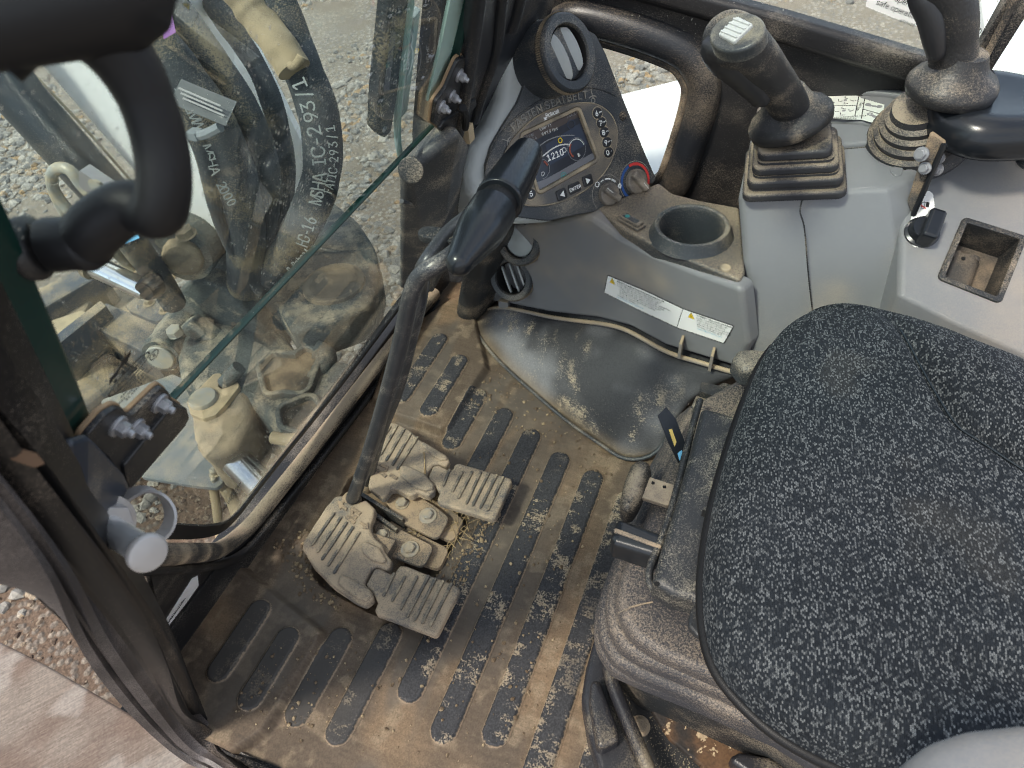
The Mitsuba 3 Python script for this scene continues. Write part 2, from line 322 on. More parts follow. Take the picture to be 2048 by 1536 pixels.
# swing casting: a thick swivel arm with a round cap, two pin bosses and a rod end
k = thing('swing_casting', 'dusty cast swing bracket in front of the cab with round pin cap', 'casting')
DZ = -.05
top = rounded([(1.4201,-1.5907,-0.05),(1.2027,-1.4689,-0.05),(1.0847,-1.3664,-0.05),(1.0066,-1.2529,-0.05),(0.9583,-1.1299,-0.05),(1.0013,-1.0663,-0.05),(1.0995,-0.9673,-0.05),(1.2927,-1.1025,-0.05),(1.5755,-1.3034,-0.05),(1.6206,-1.4762,-0.05)], .035)
part(k, 'swivel_plate', rough(slab(top, DZ - .11, DZ, .018, 4).subdivide_to_size(.04), .004, 22), 'cast_metal', 50)
cF = (V(*(1.0996,-1.168,-0.05)), *XY[1:])
part(k, 'pin_cap', lathe([(.088, -.004), (.086, .010), (.080, .013), (.070, .011), (.065, .006), (0, .008)], 48, cF), 'mud_metal', 40)
body = rounded([(1.5389,-0.9421,-0.1),(1.4873,-1.1945,-0.1),(1.1998,-1.0229,-0.1),(1.0875,-0.9547,-0.1),(0.9703,-0.9911,-0.1),(0.8264,-0.9236,-0.1),(0.8143,-0.7592,-0.1),(0.8582,-0.6981,-0.1),(0.9235,-0.6919,-0.1),(1.0029,-0.7134,-0.1),(1.1068,-0.7635,-0.1),(1.2209,-0.7893,-0.1),(1.298,-0.7648,-0.1),(1.3756,-0.7871,-0.1)], .05, .04)
part(k, 'arm_body', rough(slab(body, -.34, -.13, .03, 4).subdivide_to_size(.035), .005, 9), 'cast_metal', 50)
def hull_balls(*b, s=2):
    return trimesh.convex.convex_hull(np.vstack([trimesh.creation.icosphere(s, r).vertices + V(*c) for c, r in b]))
for yy, th, pts in ((-1.00, .06, [(1.5013,-1,-0.0283),(1.4171,-1,0.0322),(1.3163,-1,0.0142),(1.2359,-1,-0.1459),(1.2298,-1,-0.3068),(1.5084,-1,-0.4675),(1.6064,-1,-0.358),(1.5898,-1,-0.1925)]), (-1.06, .07, [(1.4859,-1.06,-0.0355),(1.3692,-1.06,0.138),(1.2768,-1.06,0.1775),(1.2333,-1.06,0.1173),(1.1784,-1.06,-0.1078),(1.2674,-1.06,-0.2496),(1.4258,-1.06,-0.1914)]), (-.93, .05, [(1.5383,-0.93,-0.143),(1.4432,-0.93,-0.0834),(1.37,-0.93,-0.1389),(1.3989,-0.93,-0.2902),(1.496,-0.93,-0.2778),(1.5879,-0.93,-0.2524)])):
    part(k, 'web', rough(put(slab(rounded(to_local(at_y(yy), pts), .02, .02), -th, 0, .016, 4), at_y(yy)).subdivide_to_size(.03), .003, 14, 3), 'cast_metal', 40)
def boss(name, o, ax, r, h, m1, capr):
    F = frame_z(o, ax); b = part(k, name, rough(lathe([(0, -h), (r * .96, -h), (r, -h + .012), (r, -.012), (r * .95, 0), (capr * 1.02, 0), (capr * 1.02, -.004), (0, -.004)], 36, F).subdivide_to_size(.03), .004, 30, 2), m1, 45)
    return F, b
axd = V(-.36, .90, .12)
F1, b1 = boss('upper_pin_boss', V(*(1.3466,-0.9557,0.15)), axd, .074, .24, 'cast_metal', .047)
part(b1, 'pin_end', rough(lathe([(.050, -.006), (.048, .012), (.034, .019), (0, .021)], 30, F1).subdivide_to_size(.012), .004, 60, 4), 'mud_metal', 50)
part(b1, 'bolt', bolt_mesh(frame_z((1.307,-0.9622,0.215), (0, .1, 1)), .022, .016, 1.2), 'mud_metal')
F2, b2 = boss('lower_pin_boss', V(*(1.4985,-0.8705,-0.14)) + axd * .03, axd, .052, .17, 'cast_metal', .038)
part(b2, 'pin_end', lathe([(.038, -.005), (.038, .008), (.035, .011), (0, .012)], 36, F2), 'pin_steel', 40)
part(b2, 'bolt', bolt_mesh(frame_z((1.4471,-0.8926,-0.085), (0, .1, 1)), .021, .018, 1.0), 'pin_steel')
part(b2, 'grease_nipple', bolt_mesh(frame_z((1.5379,-0.892,-0.22), (-.2, .5, -.8)), .012, .014, 1.2, .01), 'pin_steel')
# rod end of the swing cylinder with its keeper plate
rz = -.12
rod_eye = rounded([(1.2955,-0.7394,-0.12),(1.2653,-0.8326,-0.12),(1.147,-0.805,-0.12),(1.0939,-0.7345,-0.12),(1.0732,-0.6198,-0.12),(1.1189,-0.5938,-0.12),(1.2113,-0.646,-0.12)], .05, .03)
part(k, 'rod_eye', rough(slab(rod_eye, rz - .16, rz - .012, .02, 4).subdivide_to_size(.03), .005, 24, 5), 'mud_metal', 50)
kp = part(k, 'keeper_plate', slab(rounded([(1.2821,-0.7211,-0.115),(1.2799,-0.8229,-0.115),(1.26,-0.8311,-0.115),(1.2429,-0.8138,-0.115),(1.238,-0.7894,-0.115),(1.2146,-0.7822,-0.115),(1.2135,-0.8157,-0.115),(1.1944,-0.818,-0.115),(1.1804,-0.8041,-0.115),(1.176,-0.7377,-0.115),(1.1774,-0.7062,-0.115),(1.1995,-0.6855,-0.115),(1.2442,-0.6879,-0.115)], .012, .006), -.132, -.118, .003, 2), 'tan_plate')
part(kp, 'pin_head', lathe([(.036, 0), (.036, .006), (.033, .011), (0, .012)], 36, (V(*(1.2407,-0.7372,-0.118)), *XY[1:])), 'pin_steel', 40)
part(kp, 'stop_pin', tube([(1.2273,-0.8013,-0.12), (1.1869,-0.8355,-0.08)], .019, 16), 'cast_metal')
# ribs and hollows of the pivot frame below the glass
part(k, 'rib', tube(spl([(1.063,-0.9838,-0.12), (1.0322,-0.9802,-0.13), (1.0218,-0.9296,-0.14), (1.0439,-0.8764,-0.16)], 16), [.028] * 10 + [.024] * 6, 14), 'cast_metal', 50)
mat('hollow_shade', pr(dusty((.028, .027, .024), .34, .1, 24., (.22, .17, .11), .8, .25, .5), .8))  # hollow floors: shade of the shallow recesses painted as a near-black colour
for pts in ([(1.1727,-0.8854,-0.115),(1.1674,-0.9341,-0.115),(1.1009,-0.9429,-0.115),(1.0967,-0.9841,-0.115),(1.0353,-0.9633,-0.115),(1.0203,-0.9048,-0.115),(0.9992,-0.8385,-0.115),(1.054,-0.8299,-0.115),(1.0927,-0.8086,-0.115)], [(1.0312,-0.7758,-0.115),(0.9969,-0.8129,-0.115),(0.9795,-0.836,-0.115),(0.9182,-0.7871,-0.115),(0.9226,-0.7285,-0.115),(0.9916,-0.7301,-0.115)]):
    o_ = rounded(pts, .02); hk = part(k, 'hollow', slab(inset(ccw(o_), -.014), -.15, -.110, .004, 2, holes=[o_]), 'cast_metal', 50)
    part(hk, 'floor', rough(slab(inset(ccw(o_), -.002), -.16, -.128).subdivide_to_size(.02), .004, 40), 'hollow_shade', 50)
part(k, 'hose_stub', tube(spl([(0.9797,-0.6811,-0.1), (0.9416,-0.6875,-0.1), (0.8731,-0.721,-0.1)], 10), .015, 14), 'tan_plate')
k = thing('swing_cylinder', 'bright chrome swing cylinder rod running under the cab front', 'hydraulic cylinder')
ra, rb = V(*(1.1826,-0.6758,-0.2)), V(*(0.8458,-0.5436,-0.2))
rd = (rb - ra) / np.linalg.norm(rb - ra)
part(k, 'rod', tube([ra, rb + rd * .2], .037, 28), 'chrome')
part(k, 'rod_collar', rough(tube([ra - rd * .02, ra, ra + rd * .055, ra + rd * .06], [.046, .047, .046, .038], 28).subdivide_to_size(.015), .003, 50, 3), 'mud_metal', 50)

# undercarriage frame pieces
k = thing('undercarriage', 'dark steel push arms and angle frame of the undercarriage, dust on their tops', 'undercarriage')
fz = -.30
part(k, 'cross_member', slab(rounded([(2.0427,-0.9893,-0.27),(2.0245,-1.0867,-0.27),(1.7306,-1.0461,-0.27),(1.6556,-0.9617,-0.27),(1.6833,-0.9256,-0.27)], .006), fz - .10, -.27, .006, 3), 'frame_paint')
part(k, 'upright_plate', slab(rounded([(1.993,-0.8263,-0.22),(1.9809,-1.051,-0.22),(1.9367,-1.0331,-0.22),(1.9466,-0.8132,-0.22)], .006), -.48, -.22, .004, 2), 'frame_paint')
part(k, 'hull_plate', rough(slab(rounded([(2.0871,-0.8394,-0.36),(2.0707,-1.0196,-0.36),(2.0127,-1.0191,-0.36),(1.9606,-0.9891,-0.36),(1.8184,-0.8659,-0.36),(1.8366,-0.7074,-0.36),(1.9771,-0.6617,-0.36)], .02), -.6, -.36, .04, 4).subdivide_to_size(.05), .006, 8, 5), 'frame_paint', 50)
part(k, 'dust_shelf', slab(rounded([(2.3062,-0.9001,-0.4),(2.3494,-1.0491,-0.4),(2.2768,-1.1339,-0.4),(2.1806,-1.1001,-0.4),(2.1343,-0.8533,-0.4),(2.158,-0.7508,-0.4)], .02), -.5, -.40, .01, 2), 'tan_plate')
part(k, 'track_guard', slab(rounded([(2.8271,-1.0456,-0.52),(2.7265,-1.2025,-0.52),(2.6369,-1.3284,-0.52),(2.5339,-1.3924,-0.52),(2.4437,-1.2229,-0.52),(2.519,-1.0202,-0.52),(2.618,-0.8771,-0.52)], .01), -.7, -.52, .01, 2), 'mud_metal')
part(k, 'track_guard', slab(rounded([(2.7047,-1.0911,-0.45),(2.6272,-1.2406,-0.45),(2.5747,-1.3726,-0.45),(2.4657,-1.3868,-0.45),(2.4554,-1.3364,-0.45),(2.5165,-1.1167,-0.45),(2.574,-0.9821,-0.45)], .01), -.6, -.45, .01, 2), 'frame_paint')
part(k, 'mount_plate', slab(rounded([(1.8308,-1.028,-0.19),(1.832,-1.1095,-0.19),(1.794,-1.1416,-0.19),(1.6908,-1.0997,-0.19),(1.6646,-0.9978,-0.19),(1.7011,-0.9986,-0.19),(1.7995,-1.0126,-0.19)], .014), -.205, -.19, .003, 2), 'frame_paint')
part(k, 'bolt', bolt_mesh((V(*(1.7623,-1.0609,-0.19)), *XY[1:]), .013, .012, 1.5), 'mud_metal')
part(k, 'bolt', bolt_mesh((V(*(1.6863,-1.0465,-0.19)), *XY[1:]), .012, .012, 1.5), 'mud_metal')
part(k, 'soil_pan', rough(slab([(3.0108,-1.084,-0.6),(2.5407,-1.6427,-0.6),(1.9575,-1.2234,-0.6),(1.7081,-0.8038,-0.6),(1.9265,-0.7312,-0.6),(2.4776,-0.7888,-0.6)], -.75, -.6, .02, 2).subdivide_to_size(.06), .02, 7, 6), 'mud_metal', 60)
k = thing('deck_plate', 'flat grey steel deck plate beside the swing cylinder, one white fastener', 'steel plate')
part(k, 'plate', slab(rounded([(1.7086,-0.7377,-0.28),(1.5699,-0.8915,-0.28),(1.5118,-0.8841,-0.28),(1.3631,-0.7517,-0.28),(1.1936,-0.6649,-0.28),(1.1623,-0.6173,-0.28),(1.1689,-0.5973,-0.28),(1.2262,-0.5843,-0.28),(1.3805,-0.5599,-0.28),(1.5226,-0.6072,-0.28)], .012), -.292, -.28, .003, 2), 'deck_grey')
part(k, 'fastener', lathe([(.017, 0), (.017, .003), (.011, .004), (.011, .016), (.006, .022), (0, .022)], 20, (V(*(1.2001,-0.6341,-0.28)), *XY[1:])), 'pin_steel')
part(k, 'clip', lathe([(.007, 0), (.007, .01), (0, .013)], 14, (V(*(1.1883,-0.6134,-0.28)), *XY[1:])), 'pin_steel')
k = thing('battery_hoses', 'pair of pale dusty hoses running down past the deck plate corner', 'hose')
part(k, 'hose', tube(spl([(1.2267,-0.6237,-0.33), (1.2009,-0.5875,-0.36), (1.1574,-0.525,-0.4), (1.1442,-0.4901,-0.45)], 16), .012, 12), 'hose_tan')
part(k, 'hose', tube(spl([(1.1778,-0.6224,-0.31), (1.1383,-0.5953,-0.34), (1.1055,-0.5539,-0.38), (1.1021,-0.5203,-0.45)], 16), .016, 12), 'hose_tan')

# boom, its cylinder and the hose bundle
k = thing('boom', 'white painted excavator boom rising in front of the windscreen', 'excavator boom')
bp = [(1.6521,-1.05,0.6283),(1.4187,-1.05,0.148),(1.2506,-1.05,0.1665),(1.2291,-1.05,0.2699),(1.2556,-1.05,0.3702),(1.2865,-1.05,0.4959),(1.1312,-1.05,0.7617),(1.4874,-1.05,0.7506)]
bl = to_local(at_y(-1.05), bp)
part(k, 'boom_box', put(slab(rounded(bl, .03), -.24, 0, .006, 2), at_y(-1.05)), 'white_paint')
part(k, 'weld_edge', tube(spl([(1.687,-1.045,0.5855),(1.5943,-1.045,0.4366),(1.4992,-1.045,0.2375)], 20), .0035, 8), mat('weld_cream', pr((.50, .44, .32), .6)))
part(k, 'boom_foot', rough(put(slab(rounded(to_local(at_y(-1.07), [(1.4478,-1.07,0.1009),(1.3505,-1.07,0.2272),(1.271,-1.07,0.254),(1.2605,-1.07,0.1513),(1.3802,-1.07,0.0319),(1.4681,-1.07,0.0308)]), .03), -.2, 0, .015, 3), at_y(-1.07)).subdivide_to_size(.04), .006, 14, 3), 'mud_metal', 50)
far_b = [(1.4497,-1.42,0.645),(1.3532,-1.42,0.5602),(1.3278,-1.42,0.4421),(1.2756,-1.42,0.1991),(1.292,-1.42,0.0014),(1.3899,-1.42,-0.0148),(1.479,-1.42,0.1737),(1.5048,-1.42,0.4159),(1.4975,-1.42,0.6435)]
part(k, 'far_side', put(slab(rounded(to_local(at_y(-1.42), far_b), .01), -.02, 0, .003, 2), at_y(-1.42)), 'white_paint')
k = thing('boom_cylinder', 'dark grey boom cylinder barrel beside the white boom', 'hydraulic cylinder')
part(k, 'barrel', tube([(1.6355,-0.96,0.6614), (1.6076,-0.96,0.5224), (1.4342,-0.96,0.1402), (1.4272,-0.96,0.1182)], [.054, .054, .054, .045], 36), 'barrel_paint', 50)
pl = spl([(1.5333,-0.86,0.2971), (1.5244,-0.86,0.3576), (1.4963,-0.86,0.4027), (1.4539,-0.86,0.4278), (1.4235,-0.86,0.4249), (1.4164,-0.86,0.3949), (1.3896,-0.86,0.3496), (1.351,-0.86,0.2686)], 40)
part(k, 'steel_pipe', tube(pl, .0125, 14), 'pin_steel')
part(k, 'steel_pipe', tube(spl([(1.5016,-0.86,0.3922), (1.5167,-0.86,0.3751), (1.5128,-0.86,0.3073), (1.4524,-0.86,0.2257), (1.462,-0.88,0.1687), (1.4452,-0.88,0.1185)], 30), .0125, 14), 'pin_steel')
part(k, 'pipe_clamp', put(slab(rect(-.028, .028, -.035, .035, .006), 0, .03, .003), frame((1.3656,-0.85,0.3962), (.55, 0, -.8), (.8, 0, .55))), 'zinc')
part(k, 'clamp_bolt', bolt_mesh(frame(V(*(1.3099,-0.82,0.4256)), (.55, 0, -.8), (.8, 0, .55)), .013, .01, 1.35), 'pin_steel')
part(k, 'pipe_nut', put(slab(ngon(.024, 6), -.03, .03, .003), frame_z((1.4418,-0.88,0.1082), V(*(1.4418,-0.88,0.1082)) - V(*(1.4493,-0.88,0.1455)))), 'tan_plate')
k = thing('dozer_cylinder', 'short chrome rod with black fitting below the grab handle', 'hydraulic cylinder')
part(k, 'rod', tube([(1.4478,-0.8,0.212), (1.3468,-0.82,0.1482)], [.026, .026], 24), 'chrome')
part(k, 'fitting', tube([(1.3218,-0.8,0.1637), (1.3234,-0.82,0.1611), (1.3108,-0.83,0.1666), (1.3067,-0.84,0.1628)], [.024, .028, .028, .022], 20), 'black_matte')
part(k, 'gland', tube([(1.4578,-0.8,0.2157), (1.4453,-0.8,0.2111)], [.034, .034], 24), 'mud_metal')

def hose(name, pts, r, label, matn='hose_cloth', n=70, wob=.05, seed=0, group='sleeved hydraulic hoses in front of the windscreen'):
    k = thing(name, label, 'hydraulic hose', group)
    q = spl(pts, n); rr = r * (1 + wob * (meshkit.fbm(np.stack([np.linspace(0, 14, n), np.full(n, seed), np.zeros(n)], 1), 2, seed) - .5) * 2)
    part(k, 'sleeve', tube(q, rr, 22), matn, 60); return k, q, rr
HY = -1.12
h1, q1, r1 = hose('hydraulic_hose', [(0.9765,-1.12,0.7463), (0.9426,-1.1,0.6784), (0.9073,-1.07,0.6027), (0.873,-1.04,0.5361), (0.8806,-1.02,0.4333), (0.9355,-1.02,0.3345), (1.0348,-1.03,0.2127), (1.1883,-1.06,0.0549), (1.3555,-1.1,-0.1102)], .040,
    'rightmost thick sleeved hose with white lettering, tan cloth worn through near its top', wob=.08)
h2, q2, r2 = hose('hydraulic_hose', [(1.2091,-1.2,0.716), (1.1674,-1.18,0.6484), (1.1024,-1.16,0.5519), (1.0745,-1.14,0.4701), (1.074,-1.12,0.3539), (1.1099,-1.1,0.2448), (1.1885,-1.08,0.1275), (1.3373,-1.1,-0.069)], .0235,
    'plain dark sleeved hose with wavy edges against the pale boom side', wob=.16, seed=3)
h3, q3, r3 = hose('hydraulic_hose', [(1.2265,-1.08,0.7501), (1.1731,-1.08,0.6815), (1.1174,-1.07,0.5868), (1.0772,-1.06,0.5066), (1.0656,-1.05,0.3928), (1.1154,-1.05,0.2612), (1.231,-1.06,0.0863), (1.3731,-1.09,-0.1064)], .030,
    'dark sleeved hose just left of the pale gap, its seam a ragged light line', wob=.07, seed=5)
h4, q4, r4 = hose('hydraulic_hose', [(1.1918,-0.98,0.7148), (1.1387,-0.98,0.6212), (1.1015,-0.98,0.5409), (1.0902,-0.98,0.4353), (1.1165,-0.99,0.3241), (1.1812,-1.01,0.1772), (1.296,-1.05,-0.003)], .047,
    'broad dark sleeved hose behind the grab handle with a printed tag and white letters', wob=.05, seed=8)
h5, q5, r5 = hose('hydraulic_hose', [(1.1287,-0.93,0.5512), (1.0992,-0.93,0.5139), (1.1016,-0.93,0.4439), (1.1333,-0.94,0.3639), (1.1718,-0.96,0.2413), (1.2102,-1,0.1028), (1.2249,-1.03,0.0116)], .017,
    'thin braided hose along the left edge of the hose bundle', wob=.03, seed=9)
part(h3, 'seam', tube(spl([(1.1677,-1.045,0.681), (1.1305,-1.045,0.5958), (1.0904,-1.04,0.5145), (1.0622,-1.03,0.404), (1.0929,-1.03,0.3036)], 40) + V(0, .004, 0) * np.sin(np.arange(40) * .9)[:, None] + V(.006, 0, .004) * np.cos(np.arange(40) * .55)[:, None], .0022, 8), 'hose_tan')
part(h1, 'worn_cloth', tube(spl([(0.9956,-1.06,0.7472), (0.9709,-1.06,0.6956), (0.9219,-1.04,0.6574), (0.8823,-1.02,0.6148)], 24), [.0285 + .004 * meshkit.noise(V(k * .45, 1, 2)) for k in range(24)], 20), 'hose_tan', 60)
part(h1, 'cloth_fold', tube(spl([(0.8877,-1.01,0.6344), (0.8622,-1,0.6316), (0.8475,-1.01,0.6461)], 10), .008, 10), 'hose_tan', 60)
hb, qb, rb_ = hose('hydraulic_hose', [(1.329,-0.84,0.3317), (1.3566,-0.86,0.2553), (1.4037,-0.9,0.1281), (1.4591,-0.94,-0.0147)], .032, 'woven dark hose with a light blue tag below the grab handle', wob=.02, seed=11)
def face_strip(pts, w, up_hint, m):  # a thin band lying on a hose
    p = np.asarray(pts, float); t = np.gradient(p, axis=0); t /= np.linalg.norm(t, axis=1, keepdims=True); n = np.broadcast_to(V(*up_hint), t.shape)
    a = np.cross(t, n); a /= np.linalg.norm(a, axis=1, keepdims=True)
    return loft([np.array([c - b * w, c + b * w, c + b * w + V(*up_hint) * .001, c - b * w + V(*up_hint) * .001]) for c, b in zip(p, a)])
view = V(-.62, .52, .58)
part(hb, 'blue_tag', face_strip([(1.2838,-0.8,0.3178), (1.2282,-0.8,0.3431)], .011, view, 0), 'light_blue_print')
part(h4, 'purple_tag', face_strip([(1.0301,-0.9,0.7214), (0.9967,-0.9,0.7343)], .018, view, 0), mat('purple_print', pr((.22, .09, .28), .5)))
part(h4, 'printed_tag', face_strip([(1.044,-0.885,0.6203), (0.9898,-0.885,0.6046), (0.9337,-0.885,0.5894)], .024, view, 0), mat('tag_cloth', pr((.085, .092, .095), .7)))
for i in range(5):
    part(h4, 'tag_line', face_strip([(1.0219,-0.875,0.6319) + V(0, 0, -.009 * i), (0.9412,-0.875,0.6077) + V(0, 0, -.009 * i)], .0017, view, 0), 'ink_grey')
part(h4, 'cable_tie', tube(spl([(1.0369,-0.875,0.5414), (0.9907,-0.865,0.5556), (0.9556,-0.87,0.5703)], 12), .009, 8), mat('tie_grey', pr((.2, .22, .23), .5)))
part(h4, 'tie_head', box(-.012, .012, -.012, .012, 0, .016).apply_translation((1.0249,-0.87,0.5404)), 'tie_grey')
# white lettering on the hoses: each letter turned along the hose
def hose_text(parent, text, path, h, lift=(0, 0, 0)):
    p = spl(path, 60); L = np.concatenate([[0], np.cumsum(np.linalg.norm(np.diff(p, axis=0), axis=1))]); ms = []
    for i, ch in enumerate(text):
        if ch == ' ': continue
        s = (i + .5) / len(text) * L[-1]; j = min(max(np.searchsorted(L, s), 1), 58); o = p[j]; t = p[j + 1] - p[j - 1]; t /= np.linalg.norm(t)
        n = view - t * (view @ t); n /= np.linalg.norm(n); ms.append(lettering(ch, h, (o, t, np.cross(n, t), n), depth=.0008))
    part(parent, 'lettering', join(*ms), 'hose_print', False)
hose_text(h1, 'HG-16  MSHA IC-293/1', [(0.9614,-0.975,0.2327), (0.8874,-0.97,0.3427), (0.8356,-0.97,0.4472), (0.8239,-0.975,0.5327), (0.8309,-0.985,0.5886), (0.8404,-0.99,0.6198)], .026)
hose_text(h1, 'FATIC-293/1', [(0.8552,-0.985,0.3801), (0.8082,-0.98,0.4666), (0.7985,-0.985,0.5355)], .017)
hose_text(h4, '1 2MWU MSHA 2000', [(1.0864,-0.92,0.6077), (1.0814,-0.92,0.5607), (1.0811,-0.92,0.5158), (1.087,-0.92,0.4514), (1.0868,-0.92,0.4006), (1.0904,-0.93,0.35)], .020)
hose_text(h1, 'B Bobcat', [(1.0491,-0.99,0.1325), (0.9569,-0.98,0.2205)], .018)

# ---------------------------------------------------------------- cab shell: front sill, windscreen, pillars, right wall and window
def floor_fn(p, n, uv):
    rib = smoothstep(.25, .75, uv.x + (noise(p.x * 300, p.y * 300) - .5) * .5)
    a = fbm(p.x * 8, p.y * 8, 0, 3); b = fbm(p.x * 42, p.y * 42, 2., 3); g = noise(p.x * 560, p.y * 560); st = noise(p.x * 26 + 4, p.y * 260, 3.)
    low = mix(mix((.175, .118, .070), (.095, .069, .047), smoothstep(.34, .62, a)), (.25, .19, .125), smoothstep(.52, .74, b) * .5) * (.78 + .4 * g) * (.88 + .24 * st)
    low = mix(low, (.085, .074, .062), smoothstep(.5, .62, fbm(p.x * 14 + 3, p.y * 5, 7., 3)) * .6 * (1 - uv.y))
    worn = smoothstep(.47, .62, b * .62 + g * .22 + st * .14 + (uv.y - .5) * .10 - .06)
    top = mix(mi.Color3f(.030, .030, .033) * (.6 + .8 * g), mix((.14, .105, .07), (.36, .29, .20), g), worn * smoothstep(.3, .62, a + .12) * .9)
    low = mix(low, mi.Color3f(.29, .215, .14) * (.75 + .4 * g), smoothstep(.02, .3, uv.x) * smoothstep(.95, .4, uv.x) * .7)
    brown = smoothstep(-.62, -.38, p.y) * smoothstep(.36, .5, p.x)
    top = mix(top, (.052, .046, .04), brown * .8)
    return mix(low, top, rib)
mat('mat_rubber', pr(mikit.proc(floor_fn), .72))
x0, x1, y0, y1, dx = -.12, .757, -1.22, -.085, .0026
gx, gy = np.meshgrid(np.arange(x0, x1 + dx / 2, dx), np.arange(y0, y1 + dx / 2, dx), indexing='ij')
def cap_sdf(ax, ay, bx, by, w):
    d = V(bx - ax, by - ay); L = d @ d; t = np.clip(((gx - ax) * d[0] + (gy - ay) * d[1]) / L, 0, 1)
    return np.hypot(gx - ax - t * d[0], gy - ay - t * d[1]) - w
def ss(a, b, x): t = np.clip((x - a) / (b - a), 0, 1); return t * t * (3 - 2 * t)
def poly_sdf(poly):
    import shapely
    P = Polygon(poly); pts = shapely.points(gx.ravel(), gy.ravel()); d = shapely.distance(P.exterior, pts); return np.where(shapely.contains(P, pts), -d, d).reshape(gx.shape)
xs = .673 - .0755 * np.arange(0, 10)
w = .0205
ends = [[[(0.6618,-0.1571,0.018),(0.6618,-0.3025,0.018)], [(0.6617,-0.7845,0.018),(0.6631,-1.0089,0.018)]], [[(0.5835,-0.1397,0.018),(0.586,-0.2783,0.018)], [(0.5768,-0.7677,0.018),(0.5777,-0.9583,0.018)]], [[(0.4996,-0.1491,0),(0.4988,-0.3135,0)], [(0.4998,-0.7147,0),(0.4959,-0.89,0)]],
        [[(0.4235,-0.1487,0),(0.4092,-0.3506,0)], [(0.4233,-0.6077,0),(0.4236,-0.8541,0)]], [[(0.3512,-0.2424,0),(0.3515,-0.8187,0)]], [[(0.2879,-0.2086,0),(0.2895,-0.7807,0)]], [[(0.2213,-0.2322,0),(0.2201,-0.7588,0)]], [[(0.1668,-0.2057,0),(0.1423,-0.7335,0)]], [[(0.1115,-0.2,0),(0.1106,-0.7149,0)]], [[(0.0592,-0.22,0),(0.0873,-0.6237,0)]]]
rib = np.zeros_like(gx)
for i, segs in enumerate(ends):
    for a, b in segs:
        s = cap_sdf(xs[i], min(a[1], b[1]) + w, xs[i], max(a[1], b[1]) - w, w); rib = np.maximum(rib, ss(.0018, -.0022, s))
pf1 = poly_sdf(rounded([(0.7848,-0.3559,0.012),(0.7423,-0.3433,0.012),(0.5798,-0.3036,0.012),(0.5487,-0.2945,0.012),(0.5412,-0.2721,0.012),(0.5467,-0.1248,0.012),(0.5867,-0.0643,0.012),(0.6439,-0.0644,0.012),(0.7717,-0.1528,0.012)], .012))
pf2 = poly_sdf(rounded([(0.7405,-0.7769,0.012),(0.6684,-0.749,0.012),(0.5489,-0.7421,0.012),(0.5385,-0.7568,0.012),(0.5291,-0.948,0.012),(0.6184,-1.0885,0.012),(0.702,-1.1827,0.012),(0.7919,-0.9615,0.012)], .012))
rec = poly_sdf(rounded([(0.6339,-0.381,0),(0.6044,-0.3669,0),(0.5537,-0.361,0),(0.4835,-0.3534,0),(0.4264,-0.4027,0),(0.4183,-0.4656,0),(0.416,-0.5821,0),(0.4361,-0.6009,0),(0.5576,-0.6361,0),(0.637,-0.6758,0),(0.6778,-0.5827,0),(0.6604,-0.445,0)], .015))
plat = np.maximum(ss(.004, -.010, pf1), ss(.004, -.010, pf2)); reco = ss(.003, -.004, rec); lip = np.exp(-(np.maximum(rec, 0) / .008) ** 2) * (rec > -.004)
nz_ = meshkit.fbm(np.stack([gx * 60, gy * 60, gx * 0], -1), 3, 2) - .5; nb = meshkit.fbm(np.stack([gx * 9, gy * 9, gx * 0], -1), 3, 4) - .5
hz = .0058 * rib + .019 * plat + .004 * lip - .05 * reco + .0010 * nz_ + .004 * nb * (1 - rib) * (gx > .55)
n0, n1 = gx.shape; ii = (np.arange(n0 - 1)[:, None] * n1 + np.arange(n1 - 1)[None]).ravel()
zone = ss(-.75, -.45, gy) * 0 + ss(.35, .15, gx)
scene['cab_floor'] = mikit.ply((np.stack([gx, gy, hz], -1).reshape(-1, 3), np.vstack([np.stack([ii, ii + n1, ii + n1 + 1], 1), np.stack([ii, ii + n1 + 1, ii + 1], 1)])), 'mat_rubber', True,
                              uv=np.stack([rib.ravel(), zone.ravel()], 1))
labels['cab_floor'] = {'label': 'dusty black ribbed rubber floor mat of the cab', 'kind': 'structure'}
r_ = np.random.default_rng(3)
def crumbs(n, poly_pts, z, smin, smax, seed):
    r = np.random.default_rng(seed); P = np.asarray(poly_pts, float)[:, :2]; lo, hi = P.min(0), P.max(0); S = Polygon(P); out = []; base = trimesh.creation.icosahedron(); vs, fs, k = [], [], 0
    from shapely.geometry import Point
    while k < n:
        q = r.uniform(lo, hi)
        if not S.contains(Point(*q)): continue
        s = smin + (smax - smin) * r.random() ** 3; i = min(max(int((q[0] - x0) / dx), 0), n0 - 1); j = min(max(int((q[1] - y0) / dx), 0), n1 - 1)
        vs.append(base.vertices * r.uniform(.6, 1.3, (12, 1)) * s + [q[0], q[1], hz[i, j] + s * .4]); fs.append(base.faces + 12 * k); k += 1
    return trimesh.Trimesh(np.vstack(vs), np.vstack(fs), process=False)
mat('crumb', pr(mikit.proc(lambda p, n, uv: mix((.13, .09, .055), (.34, .26, .16), smoothstep(.3, .9, noise(p.x * 150, p.y * 150))) * (.7 + .5 * noise(p.x * 900, p.y * 900))), .9))
k = thing('floor_grit', 'small clods and crumbs of tan soil lying on the floor mat', 'soil', kind='stuff')
